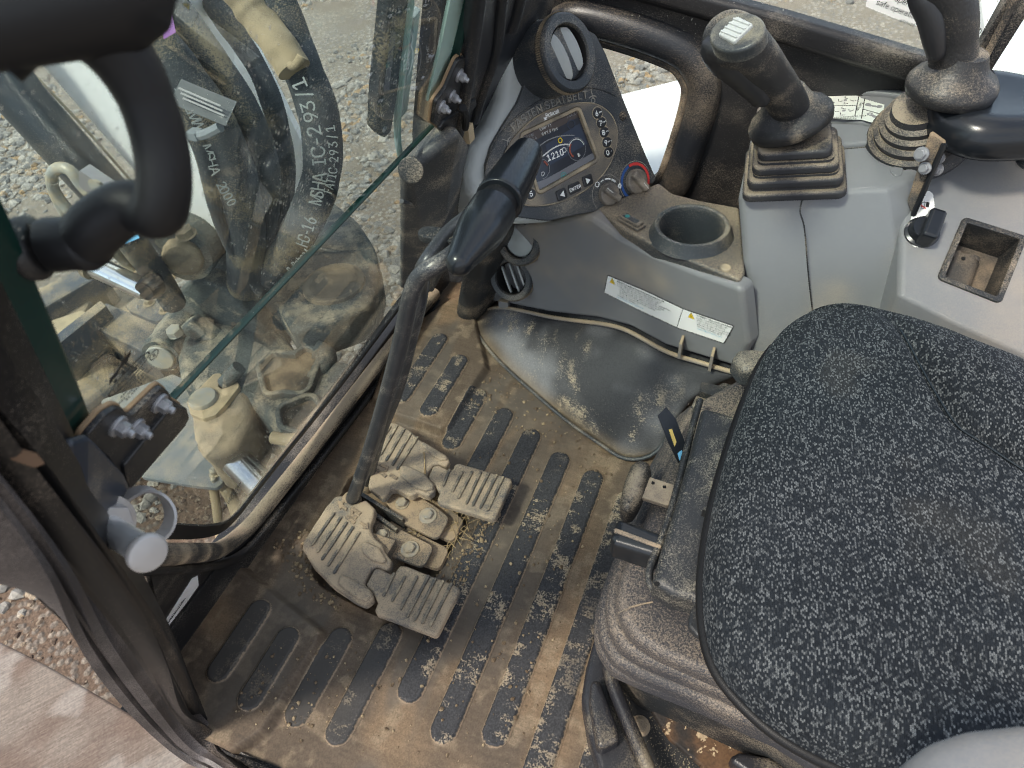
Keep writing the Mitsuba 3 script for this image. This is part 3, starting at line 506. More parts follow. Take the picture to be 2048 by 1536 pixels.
scene[k] = mikit.ply(join(crumbs(300, [(0.7521,-0.413,0),(0.6908,-0.4571,0),(0.5925,-0.3731,0),(0.5372,-0.3341,0),(0.6334,-0.3385,0)], 0, .0008, .0045, 1), crumbs(420, [(0.4226,-0.4744,0),(0.4096,-0.6006,0),(0.3596,-0.6296,0),(0.36,-0.446,0),(0.4099,-0.3894,0)], 0, .0008, .0035, 2),
                          crumbs(260, [(0.5451,-0.851,0),(0.5127,-0.9737,0),(0.1894,-0.8247,0),(0.206,-0.7423,0)], 0, .0008, .004, 3), crumbs(420, [(0.4174,-0.1532,0),(0.5173,-0.7156,0),(0.1793,-0.789,0),(0.1623,-0.2239,0)], 0, .0007, .004, 4),
                          crumbs(160, [(0.6206,-0.3837,0),(0.4816,-0.3588,0),(0.414,-0.4168,0),(0.516,-0.4954,0)], 0, .001, .005, 5), crumbs(150, [(0.6195,-0.1228,0),(0.6094,-0.2435,0),(0.4578,-0.3166,0),(0.475,-0.1315,0)], 0, .0007, .0035, 6)), 'crumb', False)

# front sill, below the glass
k = thing('front_sill', 'black painted sill between the floor mat and the windscreen seal', 'sill')
part(k, 'sill_panel', box(.757, .80, -1.22, -.14, -.05, .075, .004), 'dark_frame')
gus = [(0.577,-0.1803,0.4252),(0.9427,-0.4784,-0.2782),(0.9209,-0.3817,-0.2362),(0.9228,-0.2641,-0.2399),(0.9011,-0.1978,-0.1982),(0.6898,-0.1793,0.2082)]
gl = to_local(FR['ws'], gus)
part(k, 'corner_gusset', put(slab(rounded(gl, .006), -.004, .004, .002), shift(FR['ws'], .006)), 'dark_frame')
st = to_local(FR['ws'], [(0.7254,-0.1726,0.1397),(0.7449,-0.1775,0.1022),(0.7485,-0.2338,0.0953),(0.7463,-0.2636,0.0997),(0.7164,-0.2617,0.1571),(0.7058,-0.249,0.1775),(0.7144,-0.2141,0.1609)])
sk = thing('barcode_sticker', 'torn white barcode sticker on the black corner below the windscreen', 'sticker')
part(sk, 'paper', put(slab(ccw(st), 0, .0006), shift(FR['ws'], .0108)), mat('paper', pr(dusty((.74, .74, .73), .2, 0, 30., (.42, .3, .18), .5, .2, .05), .6)), False)
bF = frame((0.7345,-0.1954,0.1231), V(*(0.7297,-0.2378,0.1324)) - V(*(0.7345,-0.1954,0.1231)), (-.52, 0, 1))
rb2 = random.Random(4)
part(sk, 'bars', join(*[put(slab(rect(x, x + rb2.choice([.0008, .0014, .002]), .001, .008), 0, .0003), bF) for x in np.arange(-.004, .034, .0028)]), 'black_print', False)
part(sk, 'band', put(slab(rect(-.012, .036, -.0045, -.001), 0, .0003), bF), 'black_print', False)
part(sk, 'lettering', lettering('2W ROMO', .004, bF, -.018, -.002, 0, math.pi * .5), 'black_print', False)

# windscreen: two panes of dusty glass that meet at a dark joint
def pane(name, tint): scene[name] = {'type': 'thindielectric', 'int_ior': 1.5, 'specular_transmittance': {'type': 'rgb', 'value': tint}}
pane('glass_upper', [.81, .93, .90]); pane('glass_lower', [.85, .95, .92])
k = thing('windscreen', 'dusty greenish glass windscreen in two panes, joint running across', 'windscreen')
WS = FR['ws']
def wl(pts): return to_local(WS, pts)
up_ = wl([(0.3098,-0.1421,0.965),(0.4274,-0.1564,0.7389),(0.4603,-0.2617,0.6756),(0.4608,-0.7741,0.6747),(0.4067,-0.7537,0.7786),(0.3596,-0.7282,0.8692),(0.2424,-0.3551,1.0945),(0.2574,-0.1539,1.0657)])
seamL, seamR = V(*(-0.4516,0.6423)), V(*(0.0789,0.6393))
U = [(-.595, seamL[1]), (seamR[0] + .04, seamR[1]), (seamR[0] + .04, 1.45), (-.62, 1.45)]
def sheet(poly, F, d=0):
    p = ccw(poly); t = mapbox_earcut.triangulate_float64(np.ascontiguousarray(p), np.array([len(p)], np.uint32)).reshape(-1, 3)
    v = np.column_stack([p, np.full(len(p), d)]); a = v[t][:, :, :2]; s = np.cross(a[:, 1] - a[:, 0], a[:, 2] - a[:, 0]); t = np.where((s > 0)[:, None], t, t[:, ::-1])
    return put(trimesh.Trimesh(v, t, process=False), F)
part(k, 'upper_pane', sheet(U, WS), 'glass_upper', False)
Lo = [V(*q) for q in [(-0.4806,0.3415),(-0.3933,0.1286),(-0.3242,0.0057),(-0.2493,-0.0147),(-0.1895,0.0069)]] + [V(*(0.2982,0.0009))]
Lo = np.array([(-.56, seamL[1]), (-.54, .30)] + [tuple(q) for q in Lo] + [(.36, Lo[-1][1]), (.36, seamR[1])])
part(k, 'lower_pane', sheet(Lo, WS), 'glass_lower', False)
mat('glass_edge', pr((.006, .026, .022), .15)); mat('glass_edge_pale', pr((.30, .41, .37), .25))
part(k, 'joint', put(slab(rect(U[0][0], .30, seamL[1] - .0016, seamL[1] + .0016), -.005, .002, .001), WS), 'glass_edge')
brd = to_local(WS, [(0.59,-0.2207,0.4261),(0.701,-0.3188,0.2126),(0.7343,-0.3732,0.1487),(0.7382,-0.4446,0.1411),(0.7526,-0.674,0.1135),(0.7566,-0.9982,0.1058)])
part(k, 'black_border', put(slab(strip_poly(spl(np.column_stack([brd, brd[:, :1] * 0]), 40)[:, :2], .010), -.004, .002), WS), 'black_matte')
gl0 = to_local(WS, [(0.2969,-0.1399,0.9899),(0.3185,-0.144,0.9483),(0.3434,-0.1472,0.9003),(0.3833,-0.1528,0.8236),(0.4201,-0.1561,0.753)])
part(k, 'left_edge_band', put(slab(strip_poly(gl0, .0100), -.004, .003, .001), WS), 'glass_edge')
gr0 = to_local(WS, [(0.3591,-0.7247,0.8702),(0.3891,-0.7412,0.8125),(0.4252,-0.7558,0.7431)])
part(k, 'right_edge_band', put(slab(strip_poly(gr0, .003), -.01, .01, .002), WS), 'glass_edge')
part(k, 'right_frit_band', put(slab(strip_poly(gr0 - [.026, 0], .020), -.003, .001), WS), 'glass_edge_pale')
# dust specks and dried drops that stick to the inside of the glass
def specks(n, x0_, x1_, y0_, y1_, F, seed, clump=.5, big=.0011, lean=0, gap=None):
    r = np.random.default_rng(seed); x, y = r.uniform(x0_, x1_, n * 4), r.uniform(y0_, y1_, n * 4)
    w = meshkit.fbm(np.stack([x * 11, y * 5, x * 0 + seed], -1), 3, seed) + lean * (y1_ - y) / (y1_ - y0_); i = np.argsort(-(w + r.uniform(0, clump, n * 4)))[:n]; x, y = x[i], y[i]
    s = .00022 + (big - .00022) * r.random(n) ** 4; a = r.uniform(0, 6.28, n); st_ = 1 + 1.6 * (r.random(n) > .85)
    c = np.stack([np.cos(a), np.sin(a)], -1) * s[:, None]; d_ = np.stack([-np.sin(a), np.cos(a)], -1) * (s * .8)[:, None]; p = np.stack([x, y], -1)
    q = np.stack([p + c, p + d_ * [1, 1], p - c, p - d_], 1); q[:, :, 1] = p[:, None, 1] + (q[:, :, 1] - p[:, None, 1]) * st_[:, None]
    v = np.concatenate([q, np.full((n, 4, 1), .0012)], -1).reshape(-1, 3); k4 = np.arange(n)[:, None] * 4
    return put(trimesh.Trimesh(v, np.vstack([k4 + [0, 1, 2], k4 + [0, 2, 3]]), process=False), F)
mat('glass_dust', pr((.50, .49, .43), .9, spec=.1))
part(k, 'dust_speck', join(specks(5200, -.58, .12, seamL[1], 1.05, WS, 1, .5), specks(6500, -.50, .34, .0, seamL[1], WS, 2, .4, .0012, .25), specks(2600, -.50, .32, .02, .20, WS, 3, .5, .0014, .4)), 'glass_dust', False, kind='stuff')
# maker's marks printed on the glass
mkF = fr_at(WS, *(-0.4919,0.7383), .001, math.radians(0)); rr_ = V(*(0.4152,-0.227,0.7601)) - V(*(0.4168,-0.2014,0.757)); mF = frame((0.4122,-0.2057,0.7659), rr_, (-.4, .1, .9))
part(k, 'maker_mark', join(put(slab(strip_poly([(.021 * math.cos(a), .0065 * math.sin(a)) for a in np.linspace(0, 2 * math.pi, 40)], .0006), 0, .0003), mF), lettering('CARLGLASS', .0042, mF, 0, -.002, 0),
     put(slab(strip_poly([(.024 + .0045 * math.cos(a), -.008 + .0045 * math.sin(a)) for a in np.linspace(0, 2 * math.pi, 30)], .0004), 0, .0003), mF), lettering('E', .004, mF, .024, -.010, 0),
     lettering('SEKURIT M1A', .0026, mF, 0, -.012, 0), lettering('43R-00139 DOT', .0026, mF, 0, -.0165, 0), lettering('AS2-M271 43R-001', .0026, mF, 0, -.021, 0), lettering('E1 4321 E CU', .0026, mF, 0, -.0255, 0)), 'black_print', False)
cat_ = [(-.013, .004), (-.010, .010), (-.004, .0105), (.002, .014), (.009, .021), (.0085, .0165), (.013, .0175), (.012, .013), (.006, .0085), (.003, .0095), (.004, .0115), (-.001, .009), (-.004, .006), (-.008, .0062)]
part(k, 'emblem', put(join(slab(ccw(cat_), 0, .0003), slab(rect(-.009, -.006, .001, .0035), 0, .0003), slab(rect(-.001, .002, .0015, .004), 0, .0003)), fr_at(mF, -.004, .006)), 'black_print', False)
lF = frame((0.6693,-0.361,0.2715), V(*(0.6727,-0.3888,0.2649)) - V(*(0.6693,-0.361,0.2715)), (-.5, .1, .9))
part(k, 'maker_mark', join(*[lettering(t, .006 - .0006 * i, lF, 0, .008 - .008 * i, 0) for i, t in enumerate(['M 49S', 'HERCS', 'AS 2 E1', '43R 001', 'M 271'])]), 'black_print', False)

# rubber seal round the lower pane
k = thing('windscreen_seal', 'tan dusted rubber bead along the bottom of the windscreen', 'seal')
part(k, 'bead', tube(spl([(0.5279,-0.1573,0.5195), (0.5905,-0.2035,0.3992), (0.6764,-0.2737,0.2339), (0.745,-0.3428,0.1051), (0.745,-0.3902,0.0877), (0.745,-0.4391,0.0819), (0.745,-0.5675,0.0737), (0.745,-0.7583,0.0656), (0.745,-0.9439,0.0568), (0.745,-1.1212,0.0409)], 70), .0140, 16), 'rubber_seal', 60)
part(k, 'lip', tube(spl([(0.5485,-0.1519,0.4799), (0.613,-0.2004,0.3559), (0.732,-0.2914,0.127), (0.75,-0.3473,0.0532), (0.75,-0.3939,0.0395), (0.75,-0.4461,0.0351), (0.75,-0.5802,0.0225), (0.75,-0.7816,0.0104), (0.75,-1.1428,-0.0069)], 70), .008, 10), 'dark_frame', 60)

# left door pillar with its ridged seals
k = thing('door_pillar', 'black door pillar with ridged rubber seals sweeping down to the sill', 'door frame')
E0 = [(0.2884,-0.1361,1.0062), (0.3635,-0.1439,0.8617), (0.4363,-0.1553,0.7217), (0.5827,-0.1684,0.4402), (0.7636,-0.1676,0), (0.6256,-0.0996,0), (0.5048,-0.0942,0), (0.4259,-0.0968,0)]
L1 = [(0.3316,-0.1,0.9321), (0.3694,-0.1,0.7942), (0.406,-0.1,0.6783), (0.4561,-0.1,0.5128), (0.5662,-0.1,0.2352), (0.6391,-0.0933,0.004), (0.5473,-0.077,0.004), (0.45,-0.0698,0.004)]
L2 = [(0.327,-0.08,0.911), (0.3548,-0.08,0.8127), (0.3949,-0.08,0.6693), (0.4923,-0.08,0.4159), (0.6302,-0.08,0.0754), (0.6191,-0.0735,0), (0.5688,-0.0699,0), (0.4831,-0.0648,0)]
L3 = [(0.2901,-0.06,0.9185), (0.3297,-0.06,0.814), (0.4054,-0.06,0.6599), (0.6544,-0.06,0.1331), (0.681,-0.0581,-0.015), (0.6243,-0.0528,-0.015), (0.562,-0.0521,-0.015), (0.4961,-0.0496,-0.015)]
E0[1], E0[2] = E0[0] + (V(*E0[3]) - V(*E0[0])) * .36, E0[0] + (V(*E0[3]) - V(*E0[0])) * .68
E0, L1, L2, L3 = (spl(q, 60) for q in (E0, L1, L2, L3))
def bridge(a, b, prof, name, m, lab=None):
    """A ridged strip between two edge lines; prof = (share of the way, height) pairs."""
    d = b - a; t = np.gradient((a + b) / 2, axis=0); n = np.cross(t, d); n /= np.linalg.norm(n, axis=1, keepdims=True); n *= np.sign((n * (cam_at - a)).sum(1, keepdims=True))
    rings = [np.array([a[i] + d[i] * s + n[i] * h for s, h in prof] + [b[i] - n[i] * .03, a[i] - n[i] * .03]) for i in range(len(a))]
    return part(k, name, loft(rings), m, 28, lab)
bridge(E0, L1, [(0, 0), (.04, .003), (.46, .003), (.50, .011), (.53, .0125), (.94, .0125), (.97, .010), (1, 0)], 'pillar_face', 'pillar_paint')
bridge(L1, L2, [(0, 0), (.06, .002), (.14, .002), (.20, .009), (.32, .0155), (.46, .018), (.62, .016), (.76, .010), (.84, .003), (.92, .002), (1, 0)], 'seal', 'jamb_seal')
bridge(L2, L3, [(0, 0), (.10, .003), (.16, .009), (.44, .010), (.50, .003), (.60, .003), (.66, .008), (.94, .008), (1, 0)], 'outer_seal', mat('outer_trim', pr(dusty((.030, .027, .028), .24, .08, 10., (.19, .16, .15), .6, .28, .4), .5)))
pc_ = V(*(0.3348,-0.0953,0.8375)); part(k, 'paint_chip', put(slab(rounded([(-.0045, .0112), (.001, .0062), (.0062, -.0026), (.0056, -.0092), (.0008, -.0080), (-.0018, -.0030), (-.0040, .002)], .0006), -.001, .0006, .0002), frame_z(pc_, cam_at - pc_)), mat('rust_paint', pr((.15, .085, .045), .8)))

# ---------------------------------------------------------------- travel pedals with folding foot pads, lever base plates, levers
PZ = .062
def on_top(z0, pts): return np.array(pts)[:, :2]
mat('rib_metal', pr(dusty((.055, .054, .052), .34, .1, 60., (.33, .26, .17), .9, .25, .5), .6))
def ribs(parent, ends, z, w=.0026, h=.0036, m='rib_metal'):
    for a, b in ends:
        part(parent, 'grip_rib', slab(stadium(a[0], a[1], b[0], b[1], w, 3), z - .001, z + h, .001, 2), m, 40)
def pedal_body(parent, name, poly, z, skirt=.016):
    p = rounded(poly, .006, .004)
    m = slab(p, z - skirt, z, .005, 3).subdivide_to_size(.014)
    return part(parent, name, rough(m, .0009, 70, 3), 'pedal_metal', 50)
k = thing('travel_pedal', 'dusty cast travel pedal nearest the door, lever rising from its corner', 'pedal', 'travel pedals on the floor')
pl1 = [(0.6477,-0.5091,0.062),(0.6371,-0.5151,0.062),(0.6245,-0.5124,0.062),(0.6171,-0.5057,0.062),(0.6068,-0.5046,0.062),(0.6005,-0.5102,0.062),(0.5892,-0.5221,0.062),(0.5624,-0.5108,0.062),(0.5554,-0.4931,0.062),(0.5538,-0.4794,0.062),(0.5457,-0.4671,0.062),(0.5325,-0.4568,0.062),(0.5121,-0.4493,0.062),(0.5038,-0.4399,0.062),(0.4828,-0.429,0.062),(0.4781,-0.4168,0.062),(0.4809,-0.4079,0.062),(0.501,-0.4087,0.062),(0.508,-0.4003,0.062),(0.5072,-0.382,0.062),(0.5042,-0.3735,0.062),(0.4841,-0.3656,0.062),(0.4767,-0.3561,0.062),(0.4836,-0.3417,0.062),(0.5005,-0.3411,0.062),(0.5515,-0.351,0.062),(0.6088,-0.3726,0.062),(0.6445,-0.3947,0.062),(0.6507,-0.4072,0.062),(0.6513,-0.4304,0.062),(0.6519,-0.4846,0.062)]
b = pedal_body(k, 'pedal_plate', pl1, PZ)
ribs(k, [[(0.6282,-0.4747,0.062),(0.6304,-0.4069,0.062)], [(0.6113,-0.4716,0.062),(0.6133,-0.3984,0.062)], [(0.5955,-0.465,0.062),(0.5976,-0.3886,0.062)], [(0.5793,-0.4608,0.062),(0.5813,-0.3823,0.062)], [(0.5631,-0.4546,0.062),(0.5637,-0.3737,0.062)]], PZ)
def emblem(parent, pts_list, z, w=.0032):
    for q in pts_list: part(parent, 'raised_mark', slab(strip_poly(np.array(q), w), z - .001, z + .0026, .0008, 2), 'plate_metal', 40)
def arrow(parent, q, z): part(parent, 'raised_arrow', slab(ccw(np.array(q)), z - .001, z + .0028, .0008, 2), 'plate_metal', 40)
arrow(k, [(0.6366,-0.5002,0.062),(0.6228,-0.5026,0.062),(0.6226,-0.4969,0.062),(0.6106,-0.4931,0.062),(0.6089,-0.4869,0.062),(0.6204,-0.4898,0.062),(0.6222,-0.4857,0.062)], PZ)
arrow(k, [(0.5729,-0.4728,0.062),(0.5719,-0.4764,0.062),(0.56,-0.474,0.062),(0.5587,-0.4788,0.062),(0.5501,-0.4677,0.062),(0.561,-0.465,0.062),(0.56,-0.4686,0.062)], PZ)
emblem(k, [[(0.6035,-0.4956,0.062),(0.5809,-0.4899,0.062)], [(0.6006,-0.4943,0.062),(0.5956,-0.4826,0.062),(0.5827,-0.4804,0.062)], [(0.6027,-0.4768,0.062),(0.5807,-0.4701,0.062)]], PZ)
raised = [(0.5489,-0.4375,0.062),(0.5389,-0.4431,0.062),(0.5119,-0.4401,0.062),(0.4985,-0.4305,0.062),(0.4871,-0.4225,0.062),(0.4943,-0.416,0.062),(0.5153,-0.4146,0.062),(0.5354,-0.4216,0.062)]
part(k, 'toe_stop', slab(rounded(raised, .004), PZ - .002, PZ + .006, .004, 3), 'pedal_metal', 50)
part(k, 'heel_lip', slab(rounded([(0.5519,-0.374,0.062),(0.5334,-0.3747,0.062),(0.4874,-0.3663,0.062),(0.4805,-0.3594,0.062),(0.4843,-0.346,0.062),(0.5,-0.345,0.062),(0.5291,-0.3514,0.062),(0.5471,-0.3583,0.062)], .004), PZ - .002, PZ + .005, .004, 3), 'pedal_metal', 50)
fp1 = [(0.5043,-0.4066,0.06),(0.494,-0.4093,0.06),(0.4706,-0.4058,0.06),(0.4674,-0.4089,0.06),(0.4656,-0.4253,0.06),(0.4524,-0.4279,0.06),(0.3535,-0.4244,0.06),(0.3482,-0.4188,0.06),(0.35,-0.3397,0.06),(0.3531,-0.3351,0.06),(0.4595,-0.3351,0.06),(0.4661,-0.3399,0.06),(0.4683,-0.3537,0.06),(0.485,-0.3663,0.06),(0.5026,-0.3732,0.06)]
b = pedal_body(k, 'folding_pad', fp1, .060, .012)
ribs(b, [[(0.4661,-0.4065,0.06),(0.4636,-0.3674,0.06)], [(0.4456,-0.4079,0.06),(0.4455,-0.3637,0.06)], [(0.4263,-0.4147,0.06),(0.4256,-0.3563,0.06)], [(0.4083,-0.4221,0.06),(0.4095,-0.3486,0.06)], [(0.3951,-0.422,0.06),(0.3952,-0.3476,0.06)], [(0.3811,-0.4222,0.06),(0.3815,-0.3473,0.06)], [(0.3657,-0.4229,0.06),(0.3671,-0.3473,0.06)]], .060)
part(k, 'stem', box(.50, .56, -.47, -.43, -.04, .05), 'plate_metal')
k = thing('travel_pedal', 'dusty cast travel pedal farther from the door, half hidden behind the two lever rods', 'pedal', 'travel pedals on the floor')
pl2 = [(0.6496,-0.6939,0.062),(0.6387,-0.7016,0.062),(0.621,-0.7033,0.062),(0.5869,-0.6953,0.062),(0.5524,-0.6787,0.062),(0.4851,-0.6598,0.062),(0.4777,-0.651,0.062),(0.4785,-0.6371,0.062),(0.4944,-0.6391,0.062),(0.5044,-0.6333,0.062),(0.5062,-0.6155,0.062),(0.5031,-0.6032,0.062),(0.4787,-0.5901,0.062),(0.4755,-0.5794,0.062),(0.4812,-0.5659,0.062),(0.4893,-0.5655,0.062),(0.5039,-0.5675,0.062),(0.5088,-0.5588,0.062),(0.5163,-0.5551,0.062),(0.5362,-0.5588,0.062),(0.5455,-0.5603,0.062),(0.5545,-0.5572,0.062),(0.5567,-0.5401,0.062),(0.5617,-0.5338,0.062),(0.5954,-0.5457,0.062),(0.6016,-0.5507,0.062),(0.616,-0.5946,0.062),(0.6359,-0.6392,0.062)]
b = pedal_body(k, 'pedal_plate', pl2, PZ)
ribs(k, [[(0.629,-0.6883,0.062),(0.6282,-0.6417,0.062)], [(0.6166,-0.6951,0.062),(0.613,-0.6209,0.062)], [(0.5986,-0.6915,0.062),(0.5951,-0.6129,0.062)], [(0.5805,-0.6853,0.062),(0.5778,-0.6075,0.062)], [(0.5629,-0.6818,0.062),(0.5643,-0.6008,0.062)]], PZ)
part(k, 'toe_stop', slab(rounded([(0.5619,-0.6066,0.062),(0.5525,-0.6134,0.062),(0.5079,-0.6064,0.062),(0.4796,-0.5897,0.062),(0.4783,-0.5808,0.062),(0.4887,-0.5726,0.062),(0.516,-0.5727,0.062),(0.5524,-0.589,0.062)], .004), PZ - .002, PZ + .006, .004, 3), 'pedal_metal', 50)
part(k, 'heel_lip', slab(rounded([(0.5577,-0.6782,0.062),(0.5478,-0.6762,0.062),(0.4879,-0.6588,0.062),(0.4804,-0.65,0.062),(0.4952,-0.6451,0.062),(0.5124,-0.6494,0.062),(0.541,-0.6629,0.062)], .004), PZ - .002, PZ + .005, .004, 3), 'pedal_metal', 50)
emblem(k, [[(0.606,-0.6005,0.062),(0.5845,-0.5977,0.062),(0.5845,-0.5879,0.062)], [(0.6016,-0.587,0.062),(0.5769,-0.5783,0.062)], [(0.5719,-0.5848,0.062),(0.5546,-0.581,0.062)]], PZ)
fp2 = [(0.5043,-0.6324,0.06),(0.4943,-0.6382,0.06),(0.4727,-0.6332,0.06),(0.4641,-0.6373,0.06),(0.4664,-0.6488,0.06),(0.4605,-0.6545,0.06),(0.3517,-0.6535,0.06),(0.347,-0.6468,0.06),(0.3453,-0.5658,0.06),(0.3496,-0.56,0.06),(0.4546,-0.5593,0.06),(0.4637,-0.5653,0.06),(0.4648,-0.5822,0.06),(0.4796,-0.5912,0.06),(0.5016,-0.6016,0.06)]
b = pedal_body(k, 'folding_pad', fp2, .060, .012)
ribs(b, [[(0.469,-0.632,0.06),(0.4649,-0.5974,0.06)], [(0.4438,-0.6344,0.06),(0.4431,-0.5907,0.06)], [(0.4263,-0.6415,0.06),(0.4265,-0.5814,0.06)], [(0.4105,-0.6456,0.06),(0.4076,-0.5754,0.06)], [(0.3952,-0.6483,0.06),(0.3946,-0.5754,0.06)], [(0.3792,-0.649,0.06),(0.3796,-0.5749,0.06)], [(0.3659,-0.6487,0.06),(0.365,-0.5755,0.06)]], .060)
part(k, 'stem', box(.50, .56, -.62, -.58, -.04, .05), 'plate_metal')
def lever_plate(label, poly, bolts, z, flange):
    k = thing('lever_base', label, 'lever bracket')
    part(k, 'plate', rough(slab(rounded(poly, .012), z - .007, z, .0015, 2).subdivide_to_size(.015), .0005, 60, 4), 'plate_metal', 40)
    for i, q in enumerate(bolts): part(k, 'bolt', bolt_mesh((V(q[0], q[1], z), *XY[1:]), .0105, .007, 1.25 if i == 0 else 1.6, ang=.5 + i), 'bolt_dusty')
    a, b = V(*flange[0]), V(*flange[1]); d = b - a; n = V(-d[1], d[0]); n /= np.linalg.norm(n)
    part(k, 'flange', slab(np.array([a[:2] - n * .004, b[:2] - n * .003, b[:2] + n * .003, a[:2] + n * .004]), z - .03, z + .012, .001, 2), 'black_plastic')
    part(k, 'lower_plate', slab(rounded(np.array(poly)[:, :2] + V(-.022, -.012), .012), z - .026, z - .016, .0015, 2), 'plate_metal')
lever_plate('bolted lever base plate between the two pedals, farther from the door', [(0.6067,-0.5755,0.034),(0.5667,-0.5732,0.034),(0.5252,-0.5789,0.034),(0.4716,-0.5656,0.034),(0.4386,-0.553,0.034),(0.4345,-0.5444,0.034),(0.4352,-0.5081,0.034),(0.4429,-0.5032,0.034),(0.5304,-0.5168,0.034)], [(0.533,-0.5491,0.034),(0.4744,-0.5418,0.034)], .034, [(0.6129,-0.5377,0.045),(0.5099,-0.5145,0.045)])
lever_plate('bolted lever base plate between the two pedals, nearer the door', [(0.5912,-0.518,0.03),(0.563,-0.5162,0.03),(0.5196,-0.503,0.03),(0.4429,-0.4918,0.03),(0.4372,-0.4843,0.03),(0.4362,-0.4526,0.03),(0.4411,-0.4468,0.03),(0.5177,-0.4487,0.03)], [(0.5365,-0.4785,0.03),(0.4756,-0.4709,0.03)], .030, [(0.5724,-0.5108,0.04),(0.5123,-0.4937,0.04)])
rs = random.Random(5); straw = []
for q in [(0.455,-0.5886,0.012),(0.432,-0.5733,0.012),(0.4341,-0.5555,0.012),(0.4141,-0.5567,0.012),(0.469,-0.5957,0.012),(0.5043,-0.6017,0.012),(0.4874,-0.5894,0.012),(0.4868,-0.5147,0.012),(0.5026,-0.5148,0.012),(0.414,-0.5345,0.012),(0.4204,-0.5052,0.012),(0.4683,-0.5723,0.012)]:
    for _ in range(9):
        a = rs.uniform(0, 6.3); L = rs.uniform(.012, .04); o = V(*q) + V(rs.gauss(0, .007), rs.gauss(0, .007), rs.uniform(-.004, .008)); d = V(math.cos(a), math.sin(a), rs.uniform(-.1, .25)) * L
        straw.append(tube([o, o + d * .5 + V(0, 0, .002), o + d], .0006, 5))
for a, b in (((0.5335,-0.6519,0.066), (0.5071,-0.6076,0.064)), ((0.5311,-0.6514,0.066), (0.5068,-0.6029,0.064))): straw.append(tube([a, b], .0008, 5))
k = thing('dry_straw', 'dry straw and pine needles lying in the pedal recess', 'straw', kind='stuff')
scene[k] = mikit.ply(join(*straw), mat('straw', pr(mikit.proc(lambda p, n, uv: mix((.24, .15, .07), (.5, .38, .2), noise(p.x * 200, p.y * 200))), .8)), True)
k = thing('floor_pebble', 'small pale stone on the brown floor near the right corner', 'pebble')
pb = trimesh.creation.icosphere(2, .010); pb.vertices *= [1, .7, .6]; scene[k] = mikit.ply(rough(pb, .002, 90).apply_translation((0.7073,-1.1151,0.008)), mat('pale_stone', pr((.42, .33, .27), .8)), 50)

TZ = .667
def travel_lever(label, path, tip, base, profile, n=80):
    k = thing('travel_lever', label, 'lever', 'travel levers')
    part(k, 'rod', tube(spl(path, n), [.0125 - .0025 * i / (n - 1) for i in range(n)], 18), 'tube_steel', 60)
    part(k, 'foot_weld', lathe([(.02, -.012), (.018, .0), (.0135, .006)], 20, frame_z(path[0], V(*path[1]) - V(*path[0]))), 'plate_metal')
    F = frame_z(base, V(*tip) - V(*base)); L = np.linalg.norm(V(*tip) - V(*base))
    part(k, 'grip', lathe([(r, h * L) for r, h in profile(L)], 40, F), 'black_gloss', 60)
    return k, F
def cone_near(L): 
    t = .0150 / L; e = [(.0150 * math.cos(a), 1 - t + t * math.sin(a)) for a in np.linspace(0, math.pi / 2 - .01, 8)]
    return [(0, 0), (.024, 0), (.0265, .012), (.0275, .03), (.0275, .30), (.0262, .42)] + [(.0262 - (.0262 - .0150) * s, .42 + (1 - t - .42) * s) for s in (.33, .66)] + e + [(0, 1)]
def cone_far(L):
    e = [(.0205 * math.cos(a) * .75 + .0205 * .25, .955 + .045 * math.sin(a)) for a in np.linspace(0, math.pi / 2, 6)]
    return [(0, 0), (.027, 0), (.0288, .015), (.0288, .05), (.0275, .3), (.024, .7)] + e + [(0, 1)]
tip, jn, jf, end = V(*(0.3016,-0.4975,0.667)), V(*(0.3062,-0.6167,0.667)), V(*(0.3068,-0.6318,0.667)), V(*(0.3152,-0.7524,0.667))
kn, Fn = travel_lever('black tapered grip lever nearest the door, round tip pointing at the door', [(0.6159,-0.515,0.0558), (0.5312,-0.515,0.2349), (0.4308,-0.515,0.464), (0.3923,-0.515,0.5596), (0.3718,-0.515,0.6111), (0.3592,-0.52,0.6317), (0.3447,-0.5254,0.642), (0.332,-0.5446,0.646), (0.3212,-0.5705,0.652)], tip, jn, cone_near)
kf, Ff = travel_lever('black tapered grip lever behind the nearer one, in front of the display', [(0.6335,-0.58,0.0154), (0.5466,-0.58,0.2217), (0.4847,-0.58,0.3519), (0.4365,-0.58,0.4723), (0.4157,-0.58,0.5246), (0.4031,-0.58,0.5652), (0.3645,-0.545,0.63), (0.3621,-0.5738,0.635), (0.3551,-0.6051,0.64), (0.332,-0.6307,0.652)], end, jf, cone_far)
part(kf, 'collar', lathe([(.0, -.016), (.0225, -.016), (.0225, 0)], 30, Ff), 'black_matte')
part(kn, 'collar', slab(stadium(0, 0, .05, 0, .012), -.008, .0, .002).apply_transform(np.eye(4)).apply_translation((0.3347,-0.5895,0.64)), 'black_plastic')
part(kf, 'collar', slab(rounded([(0.3631,-0.6193,0.64),(0.3644,-0.6323,0.64),(0.3509,-0.6705,0.64),(0.3407,-0.6708,0.64),(0.3321,-0.6276,0.64),(0.3526,-0.6026,0.64)], .006), .626, .640, .002), 'black_plastic')

